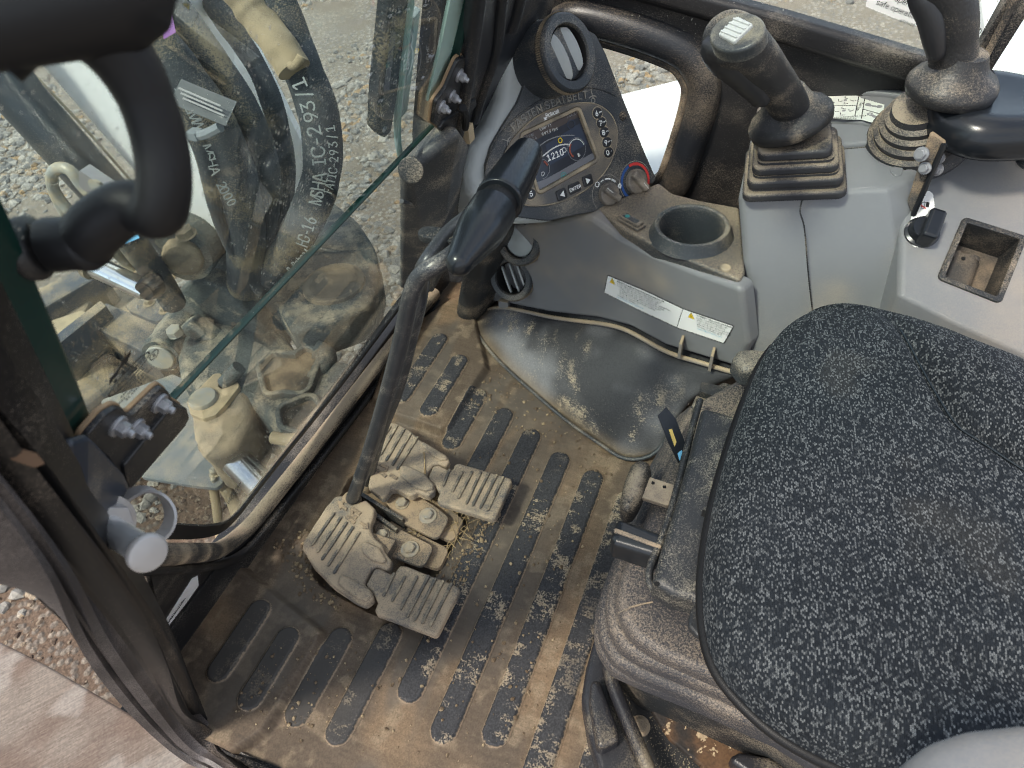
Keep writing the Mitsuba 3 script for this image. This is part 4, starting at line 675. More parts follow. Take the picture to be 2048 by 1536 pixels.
# ---------------------------------------------------------------- dash: pod with display, vents, knobs, cup holder, grey front panel, kick panel
PD, DA = FR['pod'], FR['dash']
def pod(pts): return np.array(pts)
k = thing('instrument_pod', 'grey shell pod with dark fascia in the right front corner of the cab', 'instrument panel')
shell = rounded([(-0.0278,0.3282),(-0.0438,0.3219),(-0.062,0.2998),(-0.0796,0.2666),(-0.0967,0.235),(-0.1304,0.2035),(-0.1697,0.1828),(-0.1939,0.1512),(-0.2016,0.1173),(-0.1904,0.0832),(-0.1655,0.0559),(-0.1263,0.0323),(-0.0743,0.0143),(-0.0209,0.0063),(0.0713,0.001),(0.1197,0.0771),(0.1211,0.208),(0.1129,0.2677),(0.0818,0.3036),(0.0279,0.3274)], .02, .02)
part(k, 'shell', put(slab(shell, -.16, -.004, .02, 5), PD), 'shell_plastic', 50)
fas = rounded([(-0.0319,0.3173),(-0.0408,0.3015),(-0.043,0.2823),(-0.0393,0.2548),(-0.0502,0.2391),(-0.0694,0.2202),(-0.1091,0.1949),(-0.139,0.174),(-0.1608,0.1485),(-0.1711,0.1145),(-0.1673,0.0829),(-0.1357,0.0495),(-0.0789,0.0198),(-0.0203,0.0079),(0.0172,-0.001),(0.0708,-0.0007),(0.145,0.0004),(0.1892,-0.0003),(0.1707,0.0103),(0.1603,0.0547),(0.1401,0.1596),(0.1256,0.2424),(0.1153,0.2751),(0.0733,0.3096),(0.0171,0.3256)], .008, .02)
bz = rounded([(-0.1384,0.1237),(-0.1304,0.142),(-0.1134,0.1628),(-0.0766,0.1794),(-0.0299,0.1908),(0.0244,0.1878),(0.0629,0.1784),(0.0914,0.1627),(0.107,0.1403),(0.1098,0.1129),(0.0908,0.0797),(0.0625,0.0577),(0.0244,0.0448),(-0.0272,0.0403),(-0.0735,0.047),(-0.1152,0.0621),(-0.1389,0.0852)], .03)
bzs = spl(np.column_stack([bz, np.zeros(len(bz))])[::2], 90, True)[:, :2]
fa = part(k, 'fascia', put(slab(fas, -.05, .003, .002, 2, holes=[inset(ccw(bzs), .003)]), PD), 'fascia_plastic', 45)
part(k, 'side_web', put(slab(rounded([(0.1181,0.2501),(0.1388,0.1557),(0.1603,0.0547),(0.1795,-0.0026),(0.0944,-0.0029),(0.0131,0.0044),(0.0425,0.1897)], .01), -.10, -.05, .004), PD), 'black_plastic')
oval = spl([(*q, .0035) for q in [(-0.1656,0.0953),(-0.1671,0.1324),(-0.1487,0.1592),(-0.1199,0.1823),(-0.0782,0.1996),(-0.0239,0.2102),(0.0208,0.2112),(0.0629,0.2044),(0.1001,0.189),(0.1241,0.1715)]], 60)
part(k, 'ridge', put(tube(oval, .0016, 8), PD), 'fascia_plastic', 60)
bzs = spl(np.column_stack([bz, np.zeros(len(bz))])[::2], 90, True)[:, :2]
scr = rounded([(-0.0807,0.1684),(0.039,0.1732),(0.0505,0.0847),(-0.0797,0.0744)], .004)
rim = inset(ccw(scr), -.006)
d = part(k, 'display_bezel', put(slab(bzs, -.01, .0065, .002, 3, holes=[rim]), PD), 'bezel_plastic', 45)
part(d, 'rim', put(slab(rim, -.01, .0078, .0014, 2, holes=[scr]), PD), mat('rim_dusty', pr(dusty((.09, .085, .08), .62, .1, 40., (.40, .32, .21), .4, .3, .3), .55)), 45)
part(d, 'outer_bead', put(tube(spl(np.column_stack([bzs, np.full(len(bzs), .0055)]), 120, True)[list(range(120)) + [0]], .0011, 8), PD), 'rim_dusty', 60)
def scr_fn(p, n, uv):
    a = fbm(p.x * 40, p.y * 40, p.z * 40, 3); return mix(mi.Color3f(.040, .043, .052), mi.Color3f(.17, .155, .135), smoothstep(.6, .9, a) * .35)
sc = part(k, 'screen', put(slab(scr, -.009, .0005), PD), mat('screen_dark', pr(mikit.proc(scr_fn), .18)), False)
def SP(pts): return np.array(pts)
def flat(parent, name, poly, m, d=.0008, label=None): return part(parent, name, put(slab(ccw(poly), 0, .0003), shift(PD, d)), m, False, label)
flat(sc, 'header_band', [(-0.0798,0.1681),(0.0387,0.1724),(0.0405,0.1616),(0.0126,0.1604),(-0.0604,0.1532),(-0.0823,0.153)], mat('screen_brown', pr((.075, .058, .05), .3)))
flat(sc, 'footer_band', [(-0.0565,0.088),(0.0486,0.0961),(0.0508,0.0855),(-0.0785,0.0749),(-0.0799,0.0886)], mat('screen_grey', pr((.17, .17, .18), .3)))
flat(sc, 'blue_panel', [(-0.0398,0.1403),(0.0381,0.1513),(0.0432,0.1139),(-0.0413,0.1063)], mat('screen_blue', pr((.045, .056, .082), .25)), .0006)
tF = (PD[0], *PD[1:]); txt_ang = 0
def ptext(parent, t, h, q, m='white_print', d=.0014, ang=0, bold=False): return part(parent, 'lettering', lettering(t, h, PD, q[0], q[1], d, ang, bold), m, False)
ptext(sc, 'EMPTY', .0055, (-0.0298,0.1649), 'mark_white'); ptext(sc, '997.9 Hrs', .0052, (-0.0246,0.1556), 'mark_white')
ptext(sc, '1210', .0105, (-0.0268,0.1134), 'white_print', bold=True)
ptext(sc, '1:28 PM', .005, (-0.0699,0.1614), 'ink_grey'); ptext(sc, '2-21-24', .005, (-0.0681,0.155), 'ink_grey'); ptext(sc, '144.6 F', .005, (0.0281,0.1673), 'ink_grey')
def parc(parent, name, pts, w, m, d=.0013): part(parent, name, put(slab(strip_poly(spl([(*q, 0) for q in pts], 24)[:, :2], w), 0, .0003), shift(PD, d)), m, False)
parc(sc, 'arc_line', [(-0.0659,0.1382),(-0.0379,0.1456),(-0.0061,0.1443),(0.0217,0.136)], .0009, 'ink_grey')
parc(sc, 'arc_line', [(-0.0564,0.1237),(-0.033,0.1294),(-0.011,0.1305),(0.0069,0.1253)], .0011, 'mark_white')
def pring(parent, name, c, r, w, m, a0=0, a1=2 * math.pi, d=.0014): part(parent, name, put(slab(ring2(r - w, r + w, a0, a1, 28, *c), 0, .0003), shift(PD, d)), m, False)
gc = (0.0184,0.1135); pring(sc, 'fuel_gauge', gc, .0165, .0007, 'mark_white', .1, 2.6); pring(sc, 'fuel_gauge_low', gc, .0145, .0014, mat('dull_red', pr((.30, .07, .04), .4)), 2.2, 3.9); pring(sc, 'fuel_gauge_ring', gc, .019, .0004, 'ink_grey', 0, 6.2)
part(sc, 'fuel_icon', put(join(slab(rect(-.0022, .0012, -.003, .003), 0, .0003), slab(rect(.0018, .0026, -.002, .002), 0, .0003)), fr_at(shift(PD, .0014), gc[0] + .001, gc[1] - .011)), 'mark_white', False)
gl_ = (-0.0607,0.1062); pring(sc, 'heat_gauge_ring', gl_, .016, .0005, 'ink_grey', -1.8, 2.4); pring(sc, 'heat_gauge_hot', gl_, .013, .0014, 'dull_red', .1, .9)
part(sc, 'engine_icon', put(slab(strip_poly([(-.003, 0), (-.001, .003), (.003, .003), (.004, 0), (.001, -.003), (-.002, -.003), (-.003, 0)], .0005), 0, .0003), fr_at(shift(PD, .0014), *(-0.0616,0.0978))), 'mark_white', False)
ic = (-0.0219,0.0808); pring(sc, 'green_icon', ic, .0052, .0006, 'green_print'); part(sc, 'engine_icon', put(slab(rect(-.0025, .0025, -.0012, .0012), 0, .0003), fr_at(shift(PD, .0014), *ic)), 'green_print', False)
pring(sc, 'engine_icon', (-0.0069,0.1204), .004, .0007, 'mark_white'); pring(sc, 'belt_icon', (-0.0095,0.1378), .0038, .0009, 'yellow_print'); pring(sc, 'dial', (0.0207,0.1552), .0075, .0008, 'screen_blue')
# brand line over the screen, buttons
part(d, 'brand', join(lettering('Bobcat', .0062, PD, *(-0.0133,0.1813), .0066, 0, True)), 'white_print', False)
part(d, 'brand_emblem', put(slab(ccw([(-.003, -.003), (-.0015, -.0015), (-.0035, .003), (-.001, .0018), (.001, .0018), (.0035, .003), (.0015, -.0015), (.003, -.003), (0, -.002)]), 0, .0003), fr_at(shift(PD, .0066), *(-0.0294,0.1807))), 'white_print', False)
mat('button_black', pr((.02, .021, .023), .35))
def button(q, t, sub, lab):
    b = part(d, 'button', put(slab(ngon(.0098, 28) * [1.05, .86], .004, .0085, .0015, 3), fr_at(PD, *q)), 'button_black', 50, lab)
    part(b, 'lettering', lettering(t, .0085, PD, q[0] - (.0032 if sub else 0), q[1] - .004, .0087, 0, True), 'white_print', False)
    if sub: part(b, 'small_lettering', lettering(sub, .0022, PD, q[0] + .0052, q[1] - .001, .0087, 0, True), 'white_print', False)
    pring(b, 'rim', q, .0105, .0007, 'rim_dusty', d=.0066)
for q, t, s in zip([(0.0757,0.1564),(0.0789,0.1389),(0.0796,0.122),(0.0796,0.1043),(0.0779,0.0869)], '67890', ('MNO', 'PQRS', 'TUV', 'WXYZ', '-*')): button(q, t, s, 'oval key numbered ' + t)
button((-0.0983,0.0761), '5', '', 'oval key numbered 5'); button((-0.1101,0.15), '1', '', 'oval key partly behind the lever grip')
def key(q, w, h, lab):
    return part(d, 'key', put(slab(rect(-w, w, -h, h, .003), .004, .0095, .002, 3), fr_at(PD, *q)), 'button_black', 45, lab)
q = (-0.0404,0.0534); b = key(q, .0105, .009, 'left arrow key'); part(b, 'arrow', put(slab(ccw([(-.005, 0), (.0045, .0055), (.0045, -.0055)]), 0, .0003), fr_at(shift(PD, .0096), *q)), 'white_print', False)
q = (-0.0111,0.0543); b = key(q, .0125, .0085, 'enter key'); part(b, 'lettering', lettering('ENTER', .0058, PD, q[0], q[1] - .003, .0097, 0, True), 'white_print', False)
q = (0.0193,0.0568); b = key(q, .0105, .009, 'right arrow key'); part(b, 'arrow', put(slab(ccw([(.005, 0), (-.0045, .0055), (-.0045, -.0055)]), 0, .0003), fr_at(shift(PD, .0096), *q)), 'white_print', False)
part(fa, 'screw', bolt_mesh(fr_at(PD, *(0.1298,0.1348), .003), .006, .003, 1.3), 'black_plastic')
# embossed words on the curved band
band = spl([(*q, 0) for q in [(-0.094,0.1818),(-0.0688,0.1892),(-0.0393,0.1937),(-0.0073,0.1952),(0.0275,0.1935),(0.0647,0.1871)]], 80)[:, :2]
L_ = np.concatenate([[0], np.cumsum(np.linalg.norm(np.diff(band, axis=0), axis=1))]); words = 'FASTEN SEATBELT'
wid = {'I': .5, ' ': .55}; tot = sum(wid.get(c, 1) for c in words); s = 0
mat('embossed', pr(dusty((.19, .19, .18), .5, .1, 60., (.36, .32, .25), .5, .3, .4), .5))
for ch in words:
    wch = wid.get(ch, 1); sm = (s + wch / 2) / tot * L_[-1]; s += wch
    if ch == ' ': continue
    j = min(max(np.searchsorted(L_, sm), 1), 78); t = band[j + 1] - band[j - 1]
    part(fa, 'embossed_letter', lettering(ch, .0125, PD, band[j][0], band[j][1] - .002, .0029, math.atan2(t[1], t[0]), depth=.0022), 'embossed', 40)
for q, an in (((-0.1079,0.1692), .9), ((0.0761,0.1844), -.1)):
    F_ = fr_at(shift(PD, .003), *q, 0, an)
    part(fa, 'seatbelt_mark', put(join(slab(strip_poly([(-.001, .013), (0, .004), (.001, -.002)], .0007), 0, .001), slab(strip_poly([(-.008, -.001), (-.003, .001), (.004, .001), (.008, -.002)], .0009), 0, .001), slab(ring2(.0032, .0046, 0, 2 * math.pi, 20, 0, -.006), 0, .001)), F_), 'embossed', 40)
# knobs
def knob(q, r, ang, lab, white):
    F_ = fr_at(PD, *q, .003, ang); b = part(k, 'knob', put(join(slab(ngon(r, 32), 0, .010, .003, 3), slab(rect(-r * .95, r * .95, -r * .30, r * .30, .003), .008, .021, .004, 3)), F_), mat('knob_grey', pr(dusty((.085, .08, .076), .5, .1, 50., (.30, .25, .19), .4, .3, .3), .55)), 45, lab)
    part(b, 'pointer', put(slab(rect(r * .2, r * .9, -.0006, .0006), .021, .0214), F_), 'mark_white', False)
    return F_
qf, qt = (0.0565,0.018), (0.1228,0.0171)
knob(qf, .0205, 2.25, 'fan knob, grey, ridged', True); knob(qt, .0225, -1.05, 'temperature knob, grey, between blue and red arcs', False)
for i, (a0, a1, w) in enumerate(((1.95, 2.15, .0005), (1.62, 1.88, .0009), (1.02, 1.5, .0013), (.55, .92, .0017))): pring(fa, 'fan_mark', qf, .0268, w, 'white_print', a0, a1, .0032)
pring(fa, 'fan_off_mark', (qf[0] - .017, qf[1] + .024), .0042, .0007, 'white_print', d=.0032); pring(fa, 'fan_mark', (qf[0] + .030, qf[1] + .004), .003, .0015, 'white_print', d=.0032)
pring(fa, 'hot_arc', qt, .0315, .0026, 'red_print', -.5, 1.75, .0032); pring(fa, 'cold_arc', qt, .0315, .0026, 'blue_print', 1.8, 3.9, .0032)
for c, r in ((qt, .0365), (qf, .034)): pring(fa, 'groove_line', c, r, .0005, 'embossed', .2, 3.6, .0031)
# pod vent: a ribbed drum with two tilted vanes
def vent(parent, c, nrm, r, depth, vanes, lab, turn=0, m_v='shell_plastic'):
    F_ = frame_z(c, nrm); F_ = fr_at(F_, 0, 0, 0, turn); ri = r * .70
    v = part(parent, 'vent', lathe([(ri * .96, -.02), (ri, .0), (ri * 1.04, .003), (r * .93, .004), (r * .985, .001), (r, -.004), (r, -.012)], 64, F_, (False, False)), 'fascia_plastic', 40, lab)
    n = 110; a = np.repeat(np.arange(n) * 2 * np.pi / n, 2) + np.tile([0, .028], n); rr = np.tile([r * 1.0, r * 1.022], n)
    a2 = np.arange(4 * n) * 2 * np.pi / (4 * n); rad = np.where((np.arange(4 * n) % 4) < 2, r * 1.026, r * .992)
    part(v, 'ribbed_rim', put(loft([np.stack([rad * np.cos(a2), rad * np.sin(a2), np.full(4 * n, h)], 1) for h in (-.013, -.003)], True, (False, False)), F_), 'rim_dusty', False)
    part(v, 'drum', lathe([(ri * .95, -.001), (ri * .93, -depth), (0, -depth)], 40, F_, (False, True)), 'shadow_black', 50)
    for off, tilt in vanes:
        h = math.sqrt(max(ri ** 2 - off ** 2, 1e-6)) * .97; a = np.linspace(-1, 1, 15); wv = r * .19 * np.sqrt(np.maximum(1 - a ** 2, 0)) + .002
        poly = np.vstack([np.stack([a * h, wv], 1), np.stack([a[::-1] * h, -wv[::-1]], 1)])
        o, rx, ux, nx = F_; c_, s_ = math.cos(tilt), math.sin(tilt); G = (o + rx * off - nx * r * .20, ux, rx * c_ + nx * s_, np.cross(ux, rx * c_ + nx * s_))
        part(v, 'vane', put(slab(poly, -.0022, .0022, .001, 2, low=.001), G), m_v, 45)
    return F_
vn = V(-.85, .30, .43); vc = V(*(0.3685,-1.0734,0.6611))
Fv = vent(k, vc, vn, .0605, .05, [(-.012, .45), (.020, .45)], 'large round vent with two pale vanes at the top of the pod', .12)
part(k, 'vent_housing', lathe([(.054, -.012), (.0575, -.018), (.059, -.04), (.062, -.075), (.064, -.10)], 48, Fv), 'fascia_plastic', 60)

k = thing('lower_fascia', 'dark dusty ledge with cup holder, switch and knob area below the pod', 'dash ledge')
lf = [(0.3446,-1.0522,0.4),(0.315,-1.0497,0.4),(0.29,-1.0295,0.4),(0.2465,-0.9928,0.4),(0.1815,-0.959,0.4),(0.0957,-0.9276,0.4),(0.0328,-0.9055,0.4),(0.0291,-0.9304,0.4),(0.0677,-1.1117,0.4),(0.1375,-1.1169,0.4),(0.19,-1.1275,0.4),(0.2227,-1.1586,0.4),(0.2854,-1.0782,0.4)]
cup_c = V(*(0.1321,-1.0087,0.4)); cup_r = .052
hole = ngon(cup_r, 40) + cup_c[:2]
mat('ledge_plastic', bump(grain, pr(dusty((.040, .043, .047), .40, .19, 6., (.34, .27, .185), .8, .22, .7), .55)))
ld = part(k, 'ledge', slab(rounded(lf, .006, .01), .37, .402, .005, 3, holes=[hole]), 'ledge_plastic', 45)
cF_ = (V(cup_c[0], cup_c[1], .402), *XY[1:])
part(k, 'cup_holder', lathe([(.072, -.002), (.067, .008), (.064, .016), (.0625, .0195), (.059, .0205), (.055, .0185), (.0525, .012), (.051, -.03), (.0485, -.033), (.0475, -.075), (0, -.076)], 56, cF_, (False, True)), 'fascia_plastic', 40)
sF = frame((0.2375,-1.0121,0.4035), V(*(0.2121,-0.9969,0.4035)) - V(*(0.2611,-1.0251,0.4035)), (.4, -1, 0))
sw = part(k, 'rocker_switch', put(join(slab(rect(-.026, .026, -.011, .011, .003), 0, .004, .0015), slab(rect(-.022, .022, -.008, .008, .001), .003, .009, .002)), sF), 'ledge_plastic', 45)
part(sw, 'lamp_lens', put(slab(rect(-.018, .016, -.0055, .0055), .009, .0094), sF), 'fascia_plastic', False); part(sw, 'lamp', put(slab(ngon(.0045, 18), 0, .0004), fr_at(shift(sF, .0094), -.010, 0)), 'green_print', False)
part(ld, 'snowflake_mark', join(*[put(slab(rect(-.009, .009, -.0007, .0007), 0, .0003), fr_at(sF, -.036, -.004, .0, a)) for a in (0, 1.05, 2.1)]), 'rim_dusty', False)
part(ld, 'heat_mark', put(join(slab(ring2(.0075, .009, .3, 4.4, 20), 0, .0003), *[slab(rect(x - .0005, x + .0005, -.004, .004), 0, .0003) for x in (-.003, 0, .003)]), fr_at(sF, -.026, .011, 0, .5)), 'rim_dusty', False)
part(ld, 'rivet', lathe([(.0095, 0), (.009, .003), (.0075, .004), (.0065, .0045), (.006, .0035), (0, .0035)], 24, (V(*(0.0605,-0.9295,0.402)), *XY[1:])), 'rim_dusty', 40)

k = thing('dash_panel', 'grey plastic dash front below the pod, two round vents and a warning sticker', 'dash panel')
dp = rounded([(-0.264,-0.1349),(-0.238,-0.1152),(-0.1669,-0.0903),(-0.0897,-0.0545),(-0.0244,-0.012),(-0.0048,-0.002),(0.0143,0.0006),(0.0725,-0.0127),(0.1474,-0.0168),(0.2479,-0.0101),(0.3243,-0.0016),(0.3561,-0.1041),(0.3479,-0.1664),(0.3421,-0.1667),(0.1985,-0.205),(0.1179,-0.2056),(0.0401,-0.2283),(-0.1019,-0.2922),(-0.2406,-0.3437),(-0.3164,-0.3739),(-0.3294,-0.365),(-0.2967,-0.2129)], .012, .02)
pn = part(k, 'panel', put(slab(dp, -.03, 0, .010, 5), DA), 'grey_plastic', 50)
dn = V(.08, .9, .38)
vent(k, V(*(0.5156,-1.0811,0.1668)), dn, .052, .04, [(-.016, 1.2), (.004, 1.2), (.022, 1.2)], 'lower round vent at the front end of the grey dash, slats open', .5)
Fv2 = vent(k, V(*(0.4883,-1.078,0.2732)), V(.15, .9, .42), .052, .04, [], 'upper round vent at the front end of the grey dash, pale flap closed', .5)
part(k, 'flap', lathe([(0, -.006), (.030, -.007), (.036, -.010), (.036, -.013)], 40, Fv2), 'shell_plastic', 60)
st = [(0.056,-0.1074),(0.1433,-0.0992),(0.2275,-0.0964),(0.3251,-0.0791),(0.3142,-0.1267),(0.2209,-0.1461),(0.1359,-0.1522),(0.0487,-0.1548)]
k2 = thing('warning_sticker', 'long white warning sticker with two yellow triangles on the grey dash front', 'sticker')
part(k2, 'black_edge', put(slab(rounded(st, .003), 0, .0005), shift(DA, .0004)), 'black_print', False)
part(k2, 'paper', put(slab(inset(ccw(st), .0016), 0, .0004), shift(DA, .0008)), 'white_print', False)
A_, B_ = np.array((0.0573,-0.1091)), np.array((0.2275,-0.0964)); an = math.atan2(*(B_ - A_)[::-1]); C_, D_ = np.array((0.2318,-0.0974)), np.array((0.3244,-0.0806)); an2 = math.atan2(*(D_ - C_)[::-1])
def para(org, a, lines, h, x0_, dy, blue=()):
    ux, uy = np.array([math.cos(a), math.sin(a)]), np.array([math.sin(a), -math.cos(a)])
    for i, t in enumerate(lines):
        q = org + ux * (x0_ + (.004 if t.startswith('*') else 0)) + uy * (dy * (i + .95))
        part(k2, 'lettering', lettering(t, h, DA, q[0], q[1], .0013, a, i == 0, center=False, depth=.0002), 'light_blue_print' if i in blue else 'black_print', False)
para(A_, an, ['WARNING: Breathing diesel engine exhaust exposes you', 'to chemicals known to the State of California to cause', 'cancer and birth defects or other reproductive harm.', '* Always start and operate the engine in a well-ventilated area.', '* If in an enclosed area, vent the exhaust to the outside.', '* Do not modify or tamper with the exhaust system.', '* Do not idle the engine except as necessary.', 'For more information go to', 'www.P65warnings.ca.gov/diesel'], .0029, .022, .0046, (8,))
para(C_, an2, ['WARNING: This product can expose', 'you to chemicals including lead,', 'which is known to the State of', 'California to cause cancer and birth', 'defects or other reproductive harm.', 'For more information go to', 'www.P65warnings.ca.gov'], .0029, .022, .0046, (6,))
for org, a in ((A_, an), (C_, an2)):
    q = org + np.array([math.cos(a), math.sin(a)]) * .011 + np.array([math.sin(a), -math.cos(a)]) * .009; G = fr_at(shift(DA, .0012), q[0], q[1], 0, a)
    part(k2, 'triangle_edge', put(slab(ngon(.0085, 3, math.pi / 2), 0, .0003), G), 'black_print', False); part(k2, 'triangle', put(slab(ngon(.0072, 3, math.pi / 2), .0003, .0006), G), 'yellow_print', False)
    part(k2, 'mark', put(slab(rect(-.0006, .0006, -.002, .003), .0006, .0009), G), 'black_print', False)
q1, q2 = np.array((0.2257,-0.0986)), np.array((0.2187,-0.1462)); part(k2, 'divider', put(slab(strip_poly([q1, (q1 + q2) / 2, q2], .0006), 0, .0003), shift(DA, .0012)), 'black_print', False)

def kick_fn(p, n, uv):
    a = fbm(p.x * 9, p.y * 9, p.z * 9, 3); b = fbm(p.x * 30, p.y * 30, p.z * 8, 3); s = fbm(p.x * 24 + p.z * 40, p.y * 24, p.z * 22 - p.x * 30, 3); g = noise(p.x * 500, p.y * 500, p.z * 500)
    c = mix(mi.Color3f(.040, .040, .042), mi.Color3f(.175, .175, .18), smoothstep(.36, .68, a))
    c = mix(c, mi.Color3f(.34, .28, .20), smoothstep(.54, .72, s * .45 + b * .25 + g * .30) * smoothstep(.40, .62, a * .5 + b * .35 + .22 * smoothstep(.16, .02, p.z)))
    c = mix(c, mi.Color3f(.20, .145, .085), smoothstep(.035, .0, p.z) * .7)
    return c * (.78 + .4 * g)
mat('kick_plastic', pr(mikit.proc(kick_fn), .48))
bo = spl([(0.6223,-1.074,0.004), (0.5826,-1.0347,0.004), (0.5158,-0.9821,0.004), (0.4046,-0.9139,0.004), (0.2931,-0.8526,0.004), (0.2194,-0.8207,0.004), (0.1722,-0.8063,0.004), (0.1201,-0.8251,0.02), (0.0944,-0.8676,0.08), (0.0649,-0.9175,0.13)], 40)
to_ = spl([(0.6288,-1.1477,-0.0045), (0.597,-1.1339,0.0212), (0.5435,-1.1107,0.0549), (0.4165,-1.0556,0.1068), (0.2864,-0.9992,0.1696), (0.2152,-0.9683,0.1925), (0.1414,-0.9363,0.1933), (0.0727,-0.9065,0.2118), (0.0272,-0.8868,0.2257), (-0.0069,-0.872,0.2384)], 40)
rings = []
for i in range(40):
    s_ = np.linspace(0, 1, 22)[:, None]; q = bo[i] * (1 - s_) + to_[i] * s_; bulge = np.sin(np.pi * s_) * .012; q = q + V(.2, .9, .3) * (bulge - .02 * np.maximum(0, s_ - .93) / .07)
    rings.append(np.vstack([q, q[::-1] - V(.1, .5, .0) * .012]))
k = thing('kick_panel', 'scuffed black plastic kick panel between the grey dash and the floor mat', 'kick panel')
part(k, 'panel', loft(rings), 'kick_plastic', 60)
part(k, 'floor_bead', tube(bo[:34] + V(0, .004, .003), .004, 8), 'fascia_plastic', 60)
part(k, 'top_lip', tube(to_ + V(0, .006, 0), .0045, 8), 'grey_dusty', 60)
for q in ((0.1102,-0.9141,0.2291), (0.0518,-0.8887,0.2399)):
    part(k, 'bracket', box(-.0025, .0025, -.012, .012, -.022, .016, .001).apply_translation(q), 'grey_dusty')
part(k, 'clip', box(-.012, .012, -.006, .006, -.012, .008, .002).apply_translation((0.5515,-1.1076,0.0663)), 'grey_dusty')

# ---------------------------------------------------------------- right console, joysticks, lever pad, switch, tray
CT, PT, CFa = FR['ct'], FR['pt'], FR['cf']
def to_man(m):
    m = trimesh.Trimesh(m.vertices, m.faces); m.merge_vertices(); return manifold3d.Manifold(manifold3d.Mesh(np.asarray(m.vertices, np.float32), np.asarray(m.faces, np.uint32)))
def from_man(m):
    q = m.to_mesh(); return trimesh.Trimesh(q.vert_properties[:, :3], q.tri_verts, process=False)
def cut(a, *bs):
    a = to_man(a)
    for b in bs: a = a - to_man(b)
    return from_man(a)
k = thing('side_console', 'grey plastic right hand console beside the seat, carrying joysticks and a tray', 'console')
R_ = .013
tops = [(0.0515,-0.9967,0.4911), (-0.0516,-1.0131,0.5052), (-0.1375,-1.0194,0.5163), (-0.1574,-1.0376,0.5204), (-0.2,-1.1456,0.5349), (-0.1832,-1.2786,0.5443), (-0.0398,-1.2778,0.5266), (0.0652,-1.266,0.5126)]
bots = [(-0.0197,-0.9088,0.2613), (-0.2159,-0.9455,0.3488), (-0.3127,-1.6091,0.2986), (0.0567,-1.7981,0.2694)]
part(k, 'console_block', hull_balls(*[(q, R_) for q in tops], *[(q, R_) for q in bots], s=3), 'grey_plastic', 40)
panel = hull_balls(*[(q, .010) for q in [(-0.1745,-1.0336,0.4915), (-0.1912,-1.0952,0.5191), (-0.2289,-1.174,0.5526), (-0.3762,-1.212,0.5543), (-0.4361,-0.8666,0.3827), (-0.3631,-0.8645,0.3898), (-0.2581,-0.885,0.4113), (-0.1927,-0.9017,0.4265)]],
                   *[(V(*q) + V(0, .03, -.25), .010) for q in [(-0.1745,-1.0336,0.4915), (-0.2289,-1.174,0.5526), (-0.3762,-1.212,0.5543), (-0.4361,-0.8666,0.3827), (-0.3631,-0.8645,0.3898), (-0.1927,-0.9017,0.4265)]], s=3)
tr_o = rounded([(-0.0314,0.0639),(0.0553,0.0508),(0.0335,-0.0626),(-0.0523,-0.0436)], .008)
tray_cut = put(slab(rounded(tr_o, .002), -.075, .03), PT)
part(k, 'tray_panel', cut(panel, tray_cut), 'grey_plastic', 40)
tri_ = inset(ccw(tr_o), .0085)
tr = part(k, 'tray', put(slab(tr_o, -.072, .0035, .002, 3, holes=[tri_]), PT), 'black_plastic', 40)
fl_a, fl_b = inset(ccw(tr_o), .008), inset(ccw(tr_o), .013)
part(tr, 'floor', put(slab(fl_a, -.074, -.055), PT), mat('tray_floor', pr(dusty((.040, .037, .034), .36, .06, 24., (.20, .15, .10), .5, .25, .5), .7)), False)
part(tr, 'ramp', put(slab(rounded([(-0.0276,0.0346),(0.0162,0.0284),(0.0037,-0.0552),(-0.0406,-0.0423)], .003), -.06, -.03, .012, 3), PT), 'tray_floor', 50)
part(tr, 'hole', put(slab(ngon(.003, 12), -.029, -.0285), fr_at(PT, *(-0.0111,0.0153))), 'shadow_black', False)
def seam(pts, r=.0011, name='seam', m='grey_dusty'): part(k, name, tube(spl(pts, 24), r, 8), m, 60)
seam([(-0.0279,-0.9873,0.5135), (-0.0291,-0.9651,0.499), (-0.0352,-0.9624,0.4886), (-0.0562,-0.9465,0.4304), (-0.085,-0.9243,0.3492)], .0011, 'seam', 'black_plastic')
seam([(-0.0699,-1.1123,0.5295), (-0.1089,-1.1178,0.5348), (-0.1402,-1.1233,0.5391), (-0.1469,-1.1399,0.5413)], .0009, 'seam', 'black_plastic')
part(k, 'hump', put(slab(rounded([(0.0751,0.2908),(0.1151,0.3169),(0.1762,0.3057),(0.2291,0.2765),(0.2326,0.2143),(0.2205,0.1747),(0.1852,0.1946),(0.1527,0.2089),(0.1227,0.2124),(0.0843,0.2232)], .012), -.02, .012, .010, 4), CT), 'grey_plastic', 50)
part(k, 'moulding', put(slab(rounded([(0.1265,0.212),(0.1745,0.2003),(0.2198,0.1747),(0.222,0.1518),(0.1869,0.1441),(0.1485,0.1421),(0.1225,0.1388)], .01), -.02, .007, .007, 4), CT), 'grey_plastic', 50)
part(k, 'rim', tube(spl([(0.0407,-1.2348,0.5383), (-0.0196,-1.2589,0.5498), (-0.0809,-1.2584,0.5573), (-0.1552,-1.242,0.563)], 20), .008, 10), 'grey_plastic', 60)
part(k, 'slot', put(slab(rounded([(0.2297,0.0996),(0.2362,0.1083),(0.2395,0.0884),(0.2263,0.0662)], .003), 0, .0006), CT), 'shadow_black', False)
part(k, 'oval_pad', put(slab(rounded([(0.2098,0.0776),(0.2169,0.0862),(0.2285,0.0814),(0.2245,0.0588),(0.2166,0.0568)], .006), -.002, .0018, .001), CT), 'grey_plastic')
part(k, 'end_cap', lathe([(.0, .004), (.018, .003), (.022, -.002)], 24, fr_at(PT, *(0.0453,0.181))), 'black_plastic', 50)
